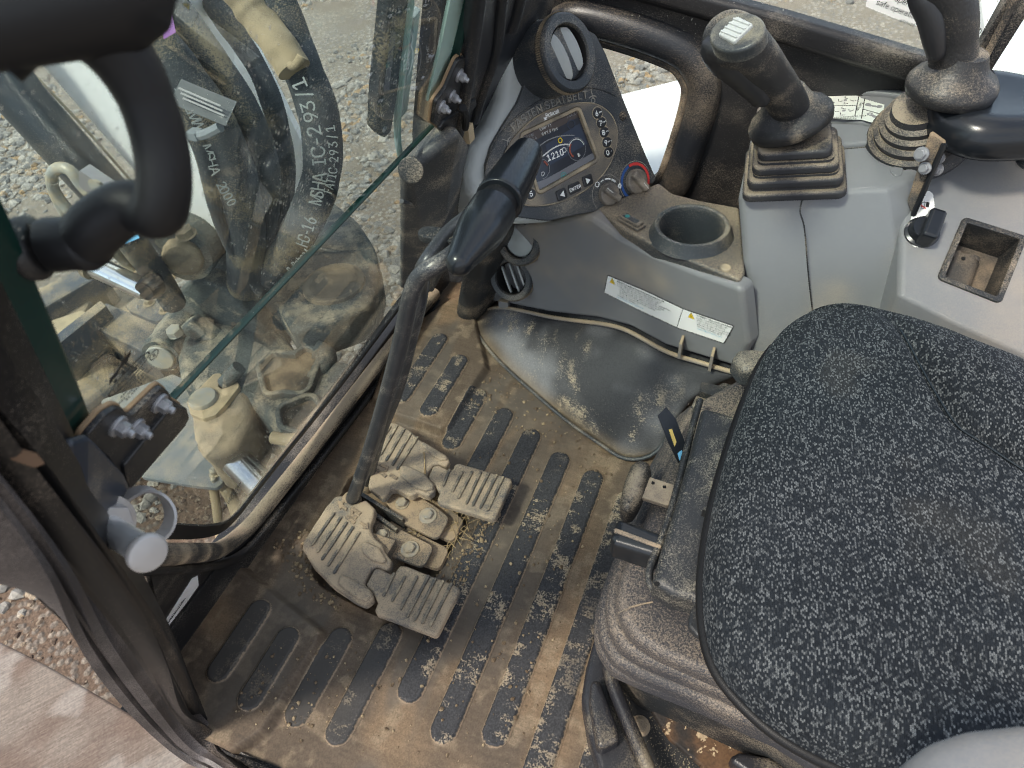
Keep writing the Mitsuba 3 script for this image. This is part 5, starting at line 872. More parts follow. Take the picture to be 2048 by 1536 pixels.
# pictogram decal on the console
dk = thing('pictogram_decal', 'white decal with control pattern pictograms behind the first joystick', 'sticker')
dq = [(0.1139,0.2864),(0.1722,0.2759),(0.1764,0.2672),(0.2092,0.2419),(0.2021,0.1826),(0.1743,0.2008),(0.1139,0.2129)]
D2 = shift(CT, .0124)
part(dk, 'paper', put(slab(ccw(dq), 0, .0005), D2), mat('decal_paper', pr((.60, .62, .56), .5)), False)
def dline(a, b, w=.0007): part(dk, 'line', put(slab(strip_poly([np.array(a), (np.array(a) + np.array(b)) / 2, np.array(b)], w), .0005, .0008), D2), 'black_print', False)
for a, b in ([(0.1139,0.2521),(0.1683,0.2445)], [(0.1729,0.2742),(0.1652,0.2125)], [(0.1816,0.2664),(0.1744,0.2038)], [(0.1775,0.2323),(0.2049,0.2119)], [(0.124,0.2832),(0.1216,0.2623)], [(0.1147,0.2863),(0.1722,0.2759)], [(0.123,0.2102),(0.1672,0.2062)]): dline(a, b)
def zig(pts): part(dk, 'pictogram', put(slab(strip_poly([np.array(q) for q in pts], .0006), .0005, .0008), D2), 'black_print', False)
for ox, oy in ((1692, 202), (1687, 225)):
    pass
for q in ([(0.1524,0.2756),(0.1516,0.2693),(0.1569,0.2685)], [(0.1417,0.2691),(0.1423,0.2609),(0.1476,0.2618)], [(0.1506,0.2581),(0.1497,0.2519),(0.1565,0.2525)], [(0.1598,0.2632),(0.1642,0.2594),(0.1687,0.2603)], [(0.1293,0.2596),(0.1324,0.2624),(0.1354,0.2587),(0.1323,0.2544),(0.1293,0.258)],
          [(0.1473,0.2443),(0.1465,0.2381),(0.1532,0.2356)], [(0.1352,0.2381),(0.1344,0.2319),(0.1426,0.2293)], [(0.1569,0.2351),(0.1575,0.2273),(0.1635,0.2311)], [(0.1441,0.226),(0.1447,0.2182),(0.1513,0.2173)], [(0.1261,0.2299),(0.1306,0.2309),(0.1306,0.2246),(0.1253,0.2222)]): zig(q)
for q in ((0.1522,0.2643), (0.1494,0.2315)): part(dk, 'pictogram', put(slab(ngon(.0028, 12), .0005, .0008), fr_at(D2, *q)), 'ink_grey', False)
part(dk, 'tool_mark', put(join(slab(stadium(*(0.1852,0.2437), *(0.2017,0.2352), .0022), .0005, .0008), slab(ngon(.0045, 14) + (0.1853,0.2453), .0005, .0008), slab(ngon(.0045, 14) + (0.2017,0.2367), .0005, .0008)), D2), 'ink_grey', False)
part(dk, 'tool_mark', put(join(slab(stadium(*(0.1892,0.2124), *(0.198,0.2023), .0026), .0005, .0008), slab(ring2(.002, .0045, 0, 5.6, 18) + (0.1871,0.2157), .0005, .0008)), D2), 'ink_grey', False)
part(dk, 'lettering', lettering('AUX HYD', .0042, D2, *(0.1748,0.2405), .0006, 1.2), 'black_print', False)
part(dk, 'small_print', lettering('6721 PTN 418 WARNING RD 2014', .0030, D2, *(0.1475,0.2102), .0006, .0), 'black_print', False)

# first joystick: square rubber bellows, flared collar, leaning grip
def joystick(label): return thing('joystick', label, 'joystick', 'joysticks on the right console')
j = joystick('black joystick leaning forwards on square dusty rubber bellows, white thumb button')
bc = V(*(0.0767,0.071)); dirb = V(*(0.1395,0.009)) - V(*(0.0185,0.0068)); ba = math.atan2(dirb[1], dirb[0])
for i, (hw, z0_, sx, sy) in enumerate(((.0715, 0, 0, 0), (.0655, .018, .0, .001), (.0585, .036, -.001, .002), (.050, .054, -.003, .004))):
    part(j, 'bellows', put(slab(rounded(rect(-hw * 1.02, hw * 1.02, -hw * .92, hw * .92), .014), 0, .0145, .0055, 4, low=.004), fr_at(CT, bc[0] + sx, bc[1] + sy, z0_, ba)), 'bellows_rubber', 50)
    if i < 3: part(j, 'bellows_fold', put(slab(rounded(rect(-hw * .9, hw * .9, -hw * .8, hw * .8), .012), .012, .0185), fr_at(CT, bc[0] + sx, bc[1] + sy, z0_, ba)), 'bellows_rubber', 50)
S0 = V(*(0.0154,-1.045,0.6))
def grip(j, path, radii, c, axis, bell_r, flat=.82):
    F_ = frame_z(c, axis)
    part(j, 'collar', lathe([(.0, -.016), (bell_r * .78, -.016), (bell_r * .97, -.009), (bell_r, -.001), (bell_r * .985, .006), (bell_r * .88, .015), (bell_r * .66, .024), (bell_r * .56, .034), (bell_r * .48, .046), (.0, .047)], 56, F_), 'joystick_rubber', 60)
    return F_
top1 = V(*(0.1043,-0.8743,0.775)); ax1 = V(.20, .02, 1.)
grip(j, None, None, S0, V(.42, .04, 1), .0600)
pth = [S0 + V(0, 0, .01), (0.0312,-1.0019,0.655), (0.0535,-0.9675,0.695), (0.0745,-0.9237,0.735), (0.0911,-0.8925,0.76), (0.0997,-0.8675,0.775), (0.1048,-0.8538,0.783)]
part(j, 'grip', tube(spl(pth, 40), np.interp(np.linspace(0, 1, 40), [0, .2, .45, .7, .86, .94, .98, 1], [.029, .0275, .029, .0325, .0345, .0325, .024, .008]), 32, flat=.92), 'joystick_rubber', 60)
hF = frame((0.0832,-0.7649,0.822), (-.75, .1, -.35), (.25, .75, .5)); hn = hF[3] * np.sign(hF[3][2])
hF = frame(V(*(0.0847,-0.8037,0.804)), V(*(0.0698,-0.795,0.804)) - V(*(0.0968,-0.816,0.804)), V(*(0.0893,-0.8348,0.804)) - V(*(0.085,-0.8039,0.792)))
part(j, 'thumb_plate', put(slab(rounded(ngon(1, 30) * [.033, .026], .004), -.012, .004, .004, 3), hF), mat('thumb_black', pr(dusty((.03, .034, .038), .3, .2, 40., (.25, .22, .16), .5, .3, .3), .4)), 50)
tb = part(j, 'thumb_button', put(slab(rounded([(-.014, -.013), (.013, -.015), (.014, .012), (-.013, .014)], .003), .003, .008, .002, 3), hF), mat('button_white', pr((.46, .46, .44), .4)), 40)
for i in range(4): part(tb, 'ridge', put(slab(rect(-.012, .012, -.0105 + .006 * i, -.0085 + .006 * i), .0075, .0098, .0004), hF), 'button_white')
part(j, 'palm_pad', tube(spl([(0.1168,-0.8539,0.775), (0.108,-0.8739,0.752), (0.0894,-0.9182,0.715), (0.0674,-0.953,0.68), (0.0521,-0.9693,0.655)], 24), np.interp(np.linspace(0, 1, 24), [0, .1, .3, .7, .92, 1], [.012, .021, .023, .020, .016, .006]), 20, flat=.8), mat('pad_black', pr((.018, .018, .02), .42)), 60)
part(j, 'trigger', trimesh.creation.icosphere(3, .011).apply_translation((0.1026,-0.9065,0.725)), 'black_gloss', True)
# second joystick, upright, round boot
j = joystick('upright black joystick farther back by the window, on a round dusty boot')
S2 = V(*(-0.183,-1.1,0.6442))
grip(j, None, None, S2, V(-.04, .05, 1), .0590)
pth = [S2 + V(0, 0, .01), (-0.1711,-1.1,0.6852), (-0.1567,-1.095,0.7244), (-0.1389,-1.09,0.7554), (-0.1191,-1.085,0.785), (-0.1056,-1.08,0.8081)]
part(j, 'grip', tube(spl(pth, 30), np.interp(np.linspace(0, 1, 30), [0, .3, .6, 1], [.031, .0285, .032, .040]), 30), 'joystick_rubber', 60)
part(j, 'palm_pad', tube(spl([(-0.1034,-1.075,0.7703), (-0.1237,-1.07,0.7434), (-0.1383,-1.07,0.7136), (-0.1508,-1.075,0.687)], 18), np.interp(np.linspace(0, 1, 18), [0, .15, .7, .93, 1], [.017, .019, .014, .011, .004]), 18), 'pad_black', 60)
bt0, bt1 = V(*(-0.173,-1.1306,0.5434)), S2 + V(.03, 0, -.03); Fb = frame_z(bt0, bt1 - bt0); Lb = np.linalg.norm(bt1 - bt0)
prof = [(0, 0), (.074, 0), (.076, .008), (.070, .016)]
for i, r in enumerate((.064, .056, .048, .041)):
    h = .02 + (Lb - .03) * i / 4; prof += [(r + .004, h), (r + .004, h + .009), (r - .003, h + .013)]
part(j, 'boot', lathe(prof + [(.035, Lb), (0, Lb)], 44, Fb), 'bellows_rubber', 30)

k = thing('blade_lever', 'glossy black pad on a flat steel bar at the right edge, over the console', 'lever')
padp = spl([(q[0], q[1], 0) for q in [(-0.1622,-1.0879,0.6),(-0.1716,-1.1587,0.6),(-0.2006,-1.1995,0.6),(-0.2436,-1.2154,0.6),(-0.3043,-1.1968,0.6),(-0.3555,-1.1526,0.6),(-0.3446,-1.0588,0.6),(-0.2902,-1.0266,0.6),(-0.2311,-1.0125,0.6),(-0.1907,-1.0312,0.6)]], 72, True)[:, :2]
pc = padp.mean(0); prings = []
for s_, h_ in [(.2, .574), (.7, .575), (.9, .580), (.975, .588), (1.0, .600), (.985, .613), (.93, .624), (.85, .6305), (.74, .634), (.6, .6335), (.45, .632), (.2, .631)]:
    q = pc + (padp - pc) * s_; prings.append(np.column_stack([q, np.full(len(q), h_)]))
part(k, 'pad', loft(prings), 'black_gloss', True)
bl_ = to_local(at_y(-1.02), [(-0.1669,-1.02,0.6158),(-0.1896,-1.02,0.6026),(-0.1866,-1.02,0.5252),(-0.1858,-1.02,0.4864),(-0.1716,-1.02,0.5079),(-0.1684,-1.02,0.5655)])
part(k, 'bar', put(slab(rounded(bl_, .003), -.004, .005, .001, 2), at_y(-1.02)), 'plate_metal')
part(k, 'bar_edge', tube([(-0.1868,-1.012,0.6035), (-0.1843,-1.012,0.4912)], .004, 8), 'black_paint')
for q, r in (((-0.1646,-1.01,0.5871), .0075), ((-0.1754,-1.01,0.5673), .0065), ((-0.191,-1.03,0.5738), .006), ((-0.1934,-1.03,0.5572), .007)):
    part(k, 'bolt', bolt_mesh(frame_z(q, (.5, .8, .3)), r, .006, 1.35), 'zinc')
part(k, 'link', put(slab(rounded(to_local(at_y(-1.03), [(-0.1725,-1.03,0.5606),(-0.1811,-1.03,0.5617),(-0.1841,-1.03,0.5448),(-0.1754,-1.03,0.5436)]), .002), -.004, .006, .001), at_y(-1.02)), 'black_plastic')

k = thing('rotary_switch', 'black rotary switch on a white teardrop decal beside the tray', 'switch')
part(k, 'decal', put(slab(rounded([(-0.0842,0.0992),(-0.0764,0.0931),(-0.0715,0.0735),(-0.0701,0.0533),(-0.0741,0.0052),(-0.088,-0.0014),(-0.0979,0.0096),(-0.101,0.03),(-0.0986,0.0604),(-0.0927,0.086)], .006), .0005, .0012), PT), 'white_print', False)
part(k, 'decal_mark', put(slab(rounded([(-0.0898,0.0754),(-0.0845,0.0774),(-0.0843,0.0663),(-0.0893,0.0626)], .001), .0012, .0016, holes=[inset(ccw(rounded([(-0.0898,0.0754),(-0.0845,0.0774),(-0.0843,0.0663),(-0.0893,0.0626)], .001)), .0008)]), PT), 'black_print', False)
part(k, 'decal_mark', put(slab(strip_poly([np.array(q) for q in [(-0.0934,0.0719),(-0.0881,0.0688),(-0.0828,0.0657)]], .0008), .0016, .002), PT), 'red_print', False)
part(k, 'decal_mark', put(slab(rounded([(-0.0832,0.0777),(-0.0789,0.077),(-0.0791,0.0683),(-0.0833,0.0691)], .0008), .0012, .0016), PT), 'black_print', False)
part(k, 'decal_mark', put(slab(rect(-.003, .003, -.003, .003), .0012, .0016, holes=[rect(-.002, .002, -.002, .002)]), fr_at(PT, *(-0.0754,0.0623))), 'ink_grey', False)
sc_ = V(*(-0.0824,0.025)); part(k, 'base', lathe([(.024, .001), (.024, .004), (.020, .006), (.019, .016), (.017, .018), (0, .018)], 36, fr_at(PT, *sc_)), 'black_gloss', 40)
hd = V(*(-0.0687,0.0249)); ha = math.atan2(*(V(*(-0.0603,0.0521)) - V(*(-0.0675,0.0068)))[::-1])
part(k, 'handle', put(slab(rect(-.024, .024, -.011, .011, .005), .006, .034, .005, 4), fr_at(PT, sc_[0] * .6 + hd[0] * .4, sc_[1] * .6 + hd[1] * .4, 0, ha)), 'black_gloss', 45)

# ---------------------------------------------------------------- seat, its base and levers
def fabric_fn(p, n, uv):
    u, v = uv.x + .15 * uv.y, uv.y - .1 * uv.x
    cx_ = u / .0016; col = dr.floor(cx_); cy_ = v / .0027 + .5 * (col - 2 * dr.floor(col * .5)); row = dr.floor(cy_)
    fx, fy = cx_ - col, cy_ - row
    cl = noise(u * 150, v * 95, 3.); r1 = cell_rand(col, row, 1)
    on = smoothstep(.40, .98, r1) * smoothstep(.40, .98, r1) * (.7 + .5 * cl)
    shape = smoothstep(.52, .30, dr.abs(fx - .5)) * smoothstep(.52, .34, dr.abs(fy - .5))
    knit = .65 + .5 * smoothstep(.1, .5, dr.abs(fx - .5)) * .6 + .35 * cell_rand(col, row, 7)
    wear = fbm(p.x * 10, p.y * 10, 5., 3)
    c = mi.Color3f(.014, .017, .021) * knit * (.8 + .5 * wear)
    c = mix(c, mi.Color3f(.135, .144, .148), on * shape)
    return mix(c, mi.Color3f(.22, .19, .14), smoothstep(.66, .8, fbm(p.x * 9 + 2, p.y * 9 + 4, 1., 3)) * .05)
mat('seat_fabric', bump(lambda p, n, uv: noise(p.x * 520, p.y * 280, p.z * 400) * .0010, pr(mikit.proc(fabric_fn), .95, spec=.15), eps=8e-4))
k = thing('operator_seat', 'dark flecked fabric operator seat filling the right side, on a stepped dusty bellows base', 'seat')
out = spl([V(*q) for q in [(-0.0351,-0.774,0.43),(-0.0141,-0.6628,0.43),(-0.0059,-0.5506,0.43),(-0.0048,-0.4602,0.43),(-0.0113,-0.3838,0.43),(-0.0237,-0.3299,0.43),(-0.0421,-0.293,0.43),(-0.069,-0.2703,0.43),(-0.1021,-0.2539,0.43),(-0.1366,-0.2457,0.43),(-0.177,-0.2425,0.43),(-0.2193,-0.2413,0.43),(-0.2668,-0.2403,0.43),(-0.3176,-0.2616,0.43),(-0.3589,-0.3675,0.43),(-0.3898,-0.5989,0.43),(-0.3843,-0.7489,0.43),(-0.3412,-0.7999,0.43),(-0.2857,-0.8216,0.43),(-0.2385,-0.8401,0.43),(-0.1885,-0.8575,0.43),(-0.1232,-0.8606,0.43),(-0.0753,-0.8371,0.43)]], 300, True)
cen = V(*(-0.1958,-0.4797,0.43)); nr = 110
tt = np.concatenate([np.linspace(0.02, .8, 60), np.linspace(.805, 1, 50)])
def dline_(poly, pts):
    import shapely
    L = shapely.LineString([tuple(q[:2]) for q in poly]); return shapely.distance(L, shapely.points(pts[:, 0], pts[:, 1]))
s1 = spl([V(*q) for q in [(-0.1677,-0.8239,0.46),(-0.1879,-0.7813,0.46),(-0.2101,-0.7214,0.46),(-0.2313,-0.6692,0.46),(-0.2487,-0.637,0.46),(-0.2668,-0.6245,0.46),(-0.3065,-0.5969,0.46),(-0.3715,-0.5654,0.46)]], 60)
s2 = spl([V(*q) for q in [(-0.1506,-0.2864,0.46),(-0.1778,-0.3123,0.46),(-0.2136,-0.3348,0.46),(-0.2494,-0.3451,0.46),(-0.2872,-0.3508,0.46),(-0.3434,-0.3556,0.46)]], 60)
P_, rings = None, []
for t in tt:
    q = cen + (out - cen) * t; q = q.copy()
    prof = (1 - t ** 7) ** .42
    q[:, 2] = .400 + .068 * prof
    core = max(0, 1 - t ** 4)
    d1_, d2_ = dline_(s1, q), dline_(s2, q)
    q[:, 2] += core * (-.020 * np.exp(-(d1_ / .011) ** 2) - .014 * np.exp(-(d2_ / .026) ** 2))
    side1 = np.interp(q[:, 0], s1[::-1, 0], s1[::-1, 1]); up1 = (q[:, 1] < side1) * np.clip(d1_ / .06, 0, 1); q[:, 2] += .026 * up1 * core
    q[:, 2] += .003 * core * np.sin(q[:, 0] * 17 + 1) * np.cos(q[:, 1] * 13)
    rings.append(q)
for d_, z_ in ((.996, .396), (.985, .386), (.96, .380)):
    q = cen + (out - cen) * d_; q = q.copy(); q[:, 2] = z_; rings.append(q)
R_a = np.array(rings); seg = np.linalg.norm(np.diff(R_a, axis=0), axis=2); arc = np.concatenate([np.linalg.norm(R_a[0] - cen * [1, 1, 0] - [0, 0, R_a[0, 0, 2]], axis=1)[None], seg]).cumsum(0)
dir2 = (out - cen)[:, :2]; dir2 /= np.linalg.norm(dir2, axis=1, keepdims=True); uv_ = (cen[:2] + dir2[None] * arc[:, :, None]).reshape(-1, 2)
part(k, 'cushion', loft(rings, True, (True, True)), 'seat_fabric', True, uv=np.vstack([uv_, cen[:2], cen[:2]]))
part(k, 'edge_piping', tube(np.vstack([out[:120], out[119:120]]) * [1, 1, 0] + [0, 0, .396], .0065, 8), 'black_matte', 60)
part(k, 'seam', tube(spl([q + V(0, 0, -.006) for q in s1[6:50]], 60), .0012, 6), mat('thread', pr((.01, .018, .026), .7)), 60)
# pan and bracket under the cushion
mat('pan_paint', pr(dusty((.020, .022, .025), .18, .04, 34., (.30, .27, .21), 1.0, .2, .6), .48))
pan = rounded([(0.0392,-0.6559,0.37),(0.0146,-0.6552,0.37),(-0.0331,-0.6482,0.37),(-0.1173,-0.6281,0.37),(-0.1383,-0.3881,0.37),(-0.0548,-0.3579,0.37),(-0.0303,-0.361,0.37),(-0.0066,-0.3709,0.37),(0.017,-0.3694,0.37),(0.0406,-0.3776,0.37),(0.0407,-0.4165,0.37),(0.0384,-0.4849,0.37),(0.0386,-0.5676,0.37)], .008)
b = part(k, 'pan', slab(pan, .335, .372, .010, 4), 'pan_paint', 50)
part(b, 'square_hole', slab(rect(-.0045, .0045, -.0045, .0045) + V(*(0.0015,-0.4843,0.373))[:2], .3722, .3728), 'shadow_black', False)
part(b, 'round_hole', slab(ngon(.0028, 14) + V(*(0.035,-0.3757,0.37))[:2], .3705, .3725), 'shadow_black', False)
part(b, 'edge_lip', tube(spl([(0.0463,-0.6989,0.335), (0.0459,-0.6205,0.335), (0.0436,-0.529,0.335), (0.0463,-0.4462,0.335), (0.044,-0.3918,0.335), (0.0163,-0.3804,0.335), (-0.0126,-0.3804,0.335)], 40), .005, 8), 'pan_paint', 60)
br = part(k, 'corner_bracket', slab(rounded([(-0.0079,-0.3491,0.355),(-0.006,-0.3847,0.355),(-0.0108,-0.406,0.355),(-0.0266,-0.4385,0.355),(-0.077,-0.4037,0.355),(-0.0605,-0.3376,0.355),(-0.0447,-0.3376,0.355),(-0.0183,-0.3409,0.355)], .008), .345, .3535, .003, 2), 'pan_paint', 45)
part(br, 'worn_tab', slab(rounded([(-0.0151,-0.3641,0.37),(-0.0205,-0.3759,0.37),(-0.0346,-0.3822,0.37),(-0.0415,-0.3496,0.37),(-0.0321,-0.3486,0.37),(-0.0198,-0.3513,0.37)], .003), .352, .366, .003, 2), 'bolt_dusty', 40)
# stepped suspension bellows
mat('skirt_rubber', bump(grain, pr(dusty((.031, .032, .038), .20, .15, 7., (.25, .20, .15), 1.1, .24, .4), .6)))
tail = [(-0.3857,-0.2457,0.25),(-0.4338,-0.7391,0.25),(-0.0686,-0.8152,0.25),(-0.0072,-0.8069,0.25)]
for i, (zz, poly) in enumerate(((.300, [(0.052,-0.7298,0.3),(0.0687,-0.6179,0.3),(0.0752,-0.5051,0.3),(0.0823,-0.4547,0.3),(0.0842,-0.4091,0.3),(0.0801,-0.3787,0.3),(0.0691,-0.3575,0.3),(0.0472,-0.338,0.3),(0.0177,-0.3293,0.3),(-0.0569,-0.3225,0.3),(-0.1097,-0.3138,0.3),(-0.1597,-0.2983,0.3),(-0.2022,-0.2842,0.3)]),
        (.262, [(0.0627,-0.7618,0.262),(0.0836,-0.6384,0.262),(0.0912,-0.5162,0.262),(0.0984,-0.46,0.262),(0.0998,-0.4169,0.262),(0.0956,-0.3867,0.262),(0.0842,-0.3591,0.262),(0.062,-0.3375,0.262),(0.0338,-0.3297,0.262),(-0.062,-0.3243,0.262),(-0.1471,-0.3153,0.262),(-0.2169,-0.295,0.262)]),
        (.224, [(0.0713,-0.7921,0.224),(0.0951,-0.6597,0.224),(0.1027,-0.5281,0.224),(0.1091,-0.4621,0.224),(0.1106,-0.4141,0.224),(0.1047,-0.381,0.224),(0.0932,-0.3543,0.224),(0.0688,-0.3324,0.224),(0.0375,-0.3261,0.224),(-0.0683,-0.3195,0.224),(-0.1558,-0.3105,0.224),(-0.2121,-0.2949,0.224)]),
        (.190, [(0.0799,-0.8173,0.19),(0.1039,-0.6729,0.19),(0.1087,-0.5388,0.19),(0.1146,-0.4587,0.19),(0.1147,-0.4105,0.19),(0.1083,-0.3779,0.19),(0.0962,-0.3546,0.19),(0.0705,-0.3325,0.19),(0.0293,-0.3295,0.19),(-0.0486,-0.3267,0.19),(-0.1407,-0.3192,0.19),(-0.199,-0.3037,0.19)]))):
    q = np.vstack([np.array(poly)[:, :2], np.array(tail)[:, :2]]); part(k, 'skirt_step', slab(rounded(q, .03, .01, 8), zz - .031, zz, .012, 5, low=.008), 'skirt_rubber', 50)
part(k, 'skirt_mark', tube(spl([(0.0728,-0.3596,0.301), (0.056,-0.3752,0.301), (0.0368,-0.3875,0.301)], 10), .0009, 6), 'pedal_metal', 60)
part(k, 'column', slab(rounded(np.vstack([np.array([(0.0889,-0.8451,0.15),(0.1067,-0.5097,0.15),(0.0896,-0.3846,0.15),(0.0289,-0.3558,0.15),(-0.147,-0.3419,0.15),(-0.2304,-0.3143,0.15)])[:, :2], np.array(tail)[:, :2]]), .03), -.05, .155), 'black_plastic')
# levers at the seat front
a_ = part(k, 'adjuster_knob', slab(rounded([(0.1122,-0.5603,0.33),(0.1054,-0.5716,0.33),(0.0894,-0.5725,0.33),(0.0823,-0.5579,0.33),(0.0841,-0.5188,0.33),(0.0855,-0.5059,0.33),(0.0893,-0.4899,0.33),(0.0964,-0.4842,0.33),(0.1054,-0.4876,0.33),(0.111,-0.5004,0.33),(0.1135,-0.5343,0.33)], .008), .292, .334, .014, 5, low=.01), 'joystick_rubber', 55, 'rounded black knob at the front of the seat')
part(a_, 'plate', slab(rounded([(0.0945,-0.5524,0.325),(0.0472,-0.5493,0.325),(0.0485,-0.5138,0.325),(0.0905,-0.5159,0.325)], .004), .316, .3225, .0015, 2), mat('worn_metal', pr(dusty((.14, .12, .10), .5, .2, 60., (.34, .27, .19), .6, .3, .5), .6)))
for q in [(0.0767,-0.5428,0.3225),(0.0607,-0.5414,0.3225)]: part(a_, 'hole', slab(ngon(.0025, 10) + V(*q)[:2], .3222, .3232), 'shadow_black', False)
h_ = part(k, 'slide_handle', slab(rounded([(0.1046,-0.4678,0.335),(0.0479,-0.4635,0.335),(0.0404,-0.4556,0.335),(0.0449,-0.4278,0.335),(0.1003,-0.4295,0.335),(0.1059,-0.438,0.335)], .006), .297, .338, .010, 4, low=.006), 'black_paint', 50, 'square black handle at the front of the seat')
part(h_, 'ridge', slab(stadium(*(0.1012,-0.4461,0.338)[:2], *(0.0454,-0.4417,0.338)[:2], .0028), .336, .3405, .001), 'pedal_metal')
part(k, 'tilt_lever', slab(rounded([(0.0169,-0.765,0.37),(0.0114,-0.7844,0.37),(-0.0046,-0.7928,0.37),(-0.0465,-0.8002,0.37),(-0.051,-0.7636,0.37),(-0.012,-0.7439,0.37),(0.0007,-0.7442,0.37)], .010), .335, .372, .012, 5, low=.006), 'fascia_plastic', 55, 'grey black rounded lever tip by the kick panel')
lb = part(k, 'hang_tag', put(slab(ccw([(0, 0), (.022, .004), (.030, .055), (.026, .075), (.008, .07), (.002, .03)]), 0, .001), frame((0.0522,-0.5843,0.325), V(*(0.0328,-0.6099,0.325)) - V(*(0.0522,-0.5843,0.325)), V(*(0.0399,-0.6539,0.345)) - V(*(0.0517,-0.5881,0.325)))), 'black_gloss', False)
part(lb, 'print', put(slab(ccw([(.007, .022), (.013, .026), (.017, .045), (.012, .046), (.010, .036)]), .001, .0014), frame((0.0522,-0.5843,0.325), V(*(0.0328,-0.6099,0.325)) - V(*(0.0522,-0.5843,0.325)), V(*(0.0399,-0.6539,0.345)) - V(*(0.0517,-0.5881,0.325)))), mat('faded_yellow', pr((.46, .34, .10), .5)), False)
part(lb, 'print', put(slab(ccw([(.003, .002), (.012, .006), (.014, .013), (.006, .012)]), .001, .0014), frame((0.0522,-0.5843,0.325), V(*(0.0328,-0.6099,0.325)) - V(*(0.0522,-0.5843,0.325)), V(*(0.0399,-0.6539,0.345)) - V(*(0.0517,-0.5881,0.325)))), 'light_blue_print', False)
# slide rails seen between kick panel and pan
part(k, 'rail_slot', slab(rounded([(0.056,-0.7954,0.27),(0.0287,-0.7948,0.27),(0.0223,-0.8037,0.27),(-0.0209,-0.798,0.27),(-0.0253,-0.7694,0.27),(0.0207,-0.7678,0.27),(0.0547,-0.7727,0.27)], .004), .235, .275, .002, 2), 'black_plastic')
part(k, 'rail_dust', slab(rounded([(0.059,-0.7762,0.26),(-0.0265,-0.7723,0.26),(-0.0315,-0.7395,0.26),(0.0625,-0.7468,0.26)], .004), .23, .262, .004, 2), 'bellows_rubber')
part(k, 'rail_bar', slab(rounded([(0.0575,-0.7447,0.275),(-0.0291,-0.7382,0.275),(-0.0306,-0.7283,0.275),(0.0583,-0.7334,0.275)], .002), .24, .278, .001, 2), 'fascia_plastic')
# armrest end, lower right corner
k2 = thing('armrest', 'pale grey rounded armrest end in the lower right corner', 'armrest')
part(k2, 'cushion', slab(rounded([(-0.1416,-0.1644,0.625),(-0.1473,-0.1843,0.625),(-0.1628,-0.2038,0.625),(-0.1836,-0.219,0.625),(-0.2143,-0.2342,0.625),(-0.269,-0.2534,0.625),(-0.2533,-0.1521,0.625),(-0.1481,-0.1109,0.625)], .03), .56, .628, .022, 6, low=.02), 'grey_plastic', 60)
# corner below the bellows: rusty plate and black moulded cover
k = thing('heater_cover', 'black moulded plastic cover low in front of the seat base', 'cover')
mat('cover_plastic', bump(grain, pr(dusty((.020, .020, .024), .2, .08, 18., (.28, .23, .16), .8, .25, .6), .38)))
part(k, 'side', slab(rounded([(0.1193,-0.4307,0.055),(0.1169,-0.3718,0.055),(0.1106,-0.3303,0.055),(0.0858,-0.2832,0.055),(0.0605,-0.2482,0.055),(0.0338,-0.2053,0.055),(-0.0355,-0.2318,0.055),(0.001,-0.2707,0.055),(0.0611,-0.339,0.055),(0.085,-0.3796,0.055),(0.0935,-0.4249,0.055)], .01), -.02, .055, .010, 4), 'cover_plastic', 50)
part(k, 'ledge', slab(rounded([(0.1061,-0.4196,0.09),(0.1041,-0.3898,0.09),(0.0858,-0.3468,0.09),(0.0481,-0.299,0.09),(0.0411,-0.2841,0.09),(0.0655,-0.2604,0.09),(0.0741,-0.2771,0.09),(0.0954,-0.3178,0.09),(0.1048,-0.3624,0.09)], .008), .03, .085, .008, 4), 'cover_plastic', 50)
part(k, 'ridge', tube(spl([(0.0927,-0.4043,0.075), (0.0796,-0.3699,0.075), (0.0546,-0.3345,0.075), (0.0251,-0.3,0.075), (-0.0065,-0.2627,0.075), (-0.0335,-0.2329,0.075)], 30), .010, 12), 'cover_plastic', 60)
k = thing('rusty_floor_plate', 'rust brown dirty steel plate under the seat bellows', 'steel plate')
def rust_fn(p, n, uv):
    a = fbm(p.x * 26, p.y * 26, 1., 3); b = fbm(p.x * 60 + 3, p.y * 60, 2., 3); g = noise(p.x * 500, p.y * 500)
    c = mix(mi.Color3f(.022, .018, .016), mi.Color3f(.105, .056, .026), smoothstep(.34, .6, a)); return mix(c, mi.Color3f(.36, .27, .17), smoothstep(.64, .72, b * .8 + g * .2)) * (.75 + .5 * g)
mat('rusty', pr(mikit.proc(rust_fn), .8))
def spk_fn(p, n, uv):
    g = noise(p.x * 700, p.y * 700); b = fbm(p.x * 40, p.y * 40, 2., 3); return mix(mi.Color3f(.014, .014, .015), mi.Color3f(.30, .24, .15), smoothstep(.72, .86, g * .7 + b * .35))
mat('speckled', pr(mikit.proc(spk_fn), .6))
part(k, 'plate', rough(slab(rounded([(0.0519,-0.392,0.03),(0.031,-0.4254,0.03),(-0.2177,-0.3977,0.03),(-0.3503,-0.3576,0.03),(-0.1357,-0.2278,0.03),(-0.0688,-0.3077,0.03),(-0.0231,-0.3246,0.03)], .01), .0, .03, .004, 2).subdivide_to_size(.02), .002, 40), 'rusty', 50)
part(k, 'black_floor', slab(rounded([(0.0973,-0.4219,0.02),(0.0404,-0.4343,0.02),(-0.0853,-0.337,0.02),(-0.1608,-0.2391,0.02),(-0.0411,-0.1928,0.02)], .01), -.01, .02, .004, 2), 'speckled')
part(k, 'bolt', bolt_mesh((V(*(0.0215,-0.3309,0.02)), *XY[1:]), .010, .006, 1.5), 'worn_metal')
part(k, 'black_flap', slab(rounded([(-0.0979,-0.3186,0.06),(-0.114,-0.3332,0.06),(-0.1522,-0.3404,0.06),(-0.204,-0.3319,0.06),(-0.1708,-0.2946,0.06),(-0.124,-0.311,0.06)], .006), .04, .065, .008, 3), 'cover_plastic', 50)

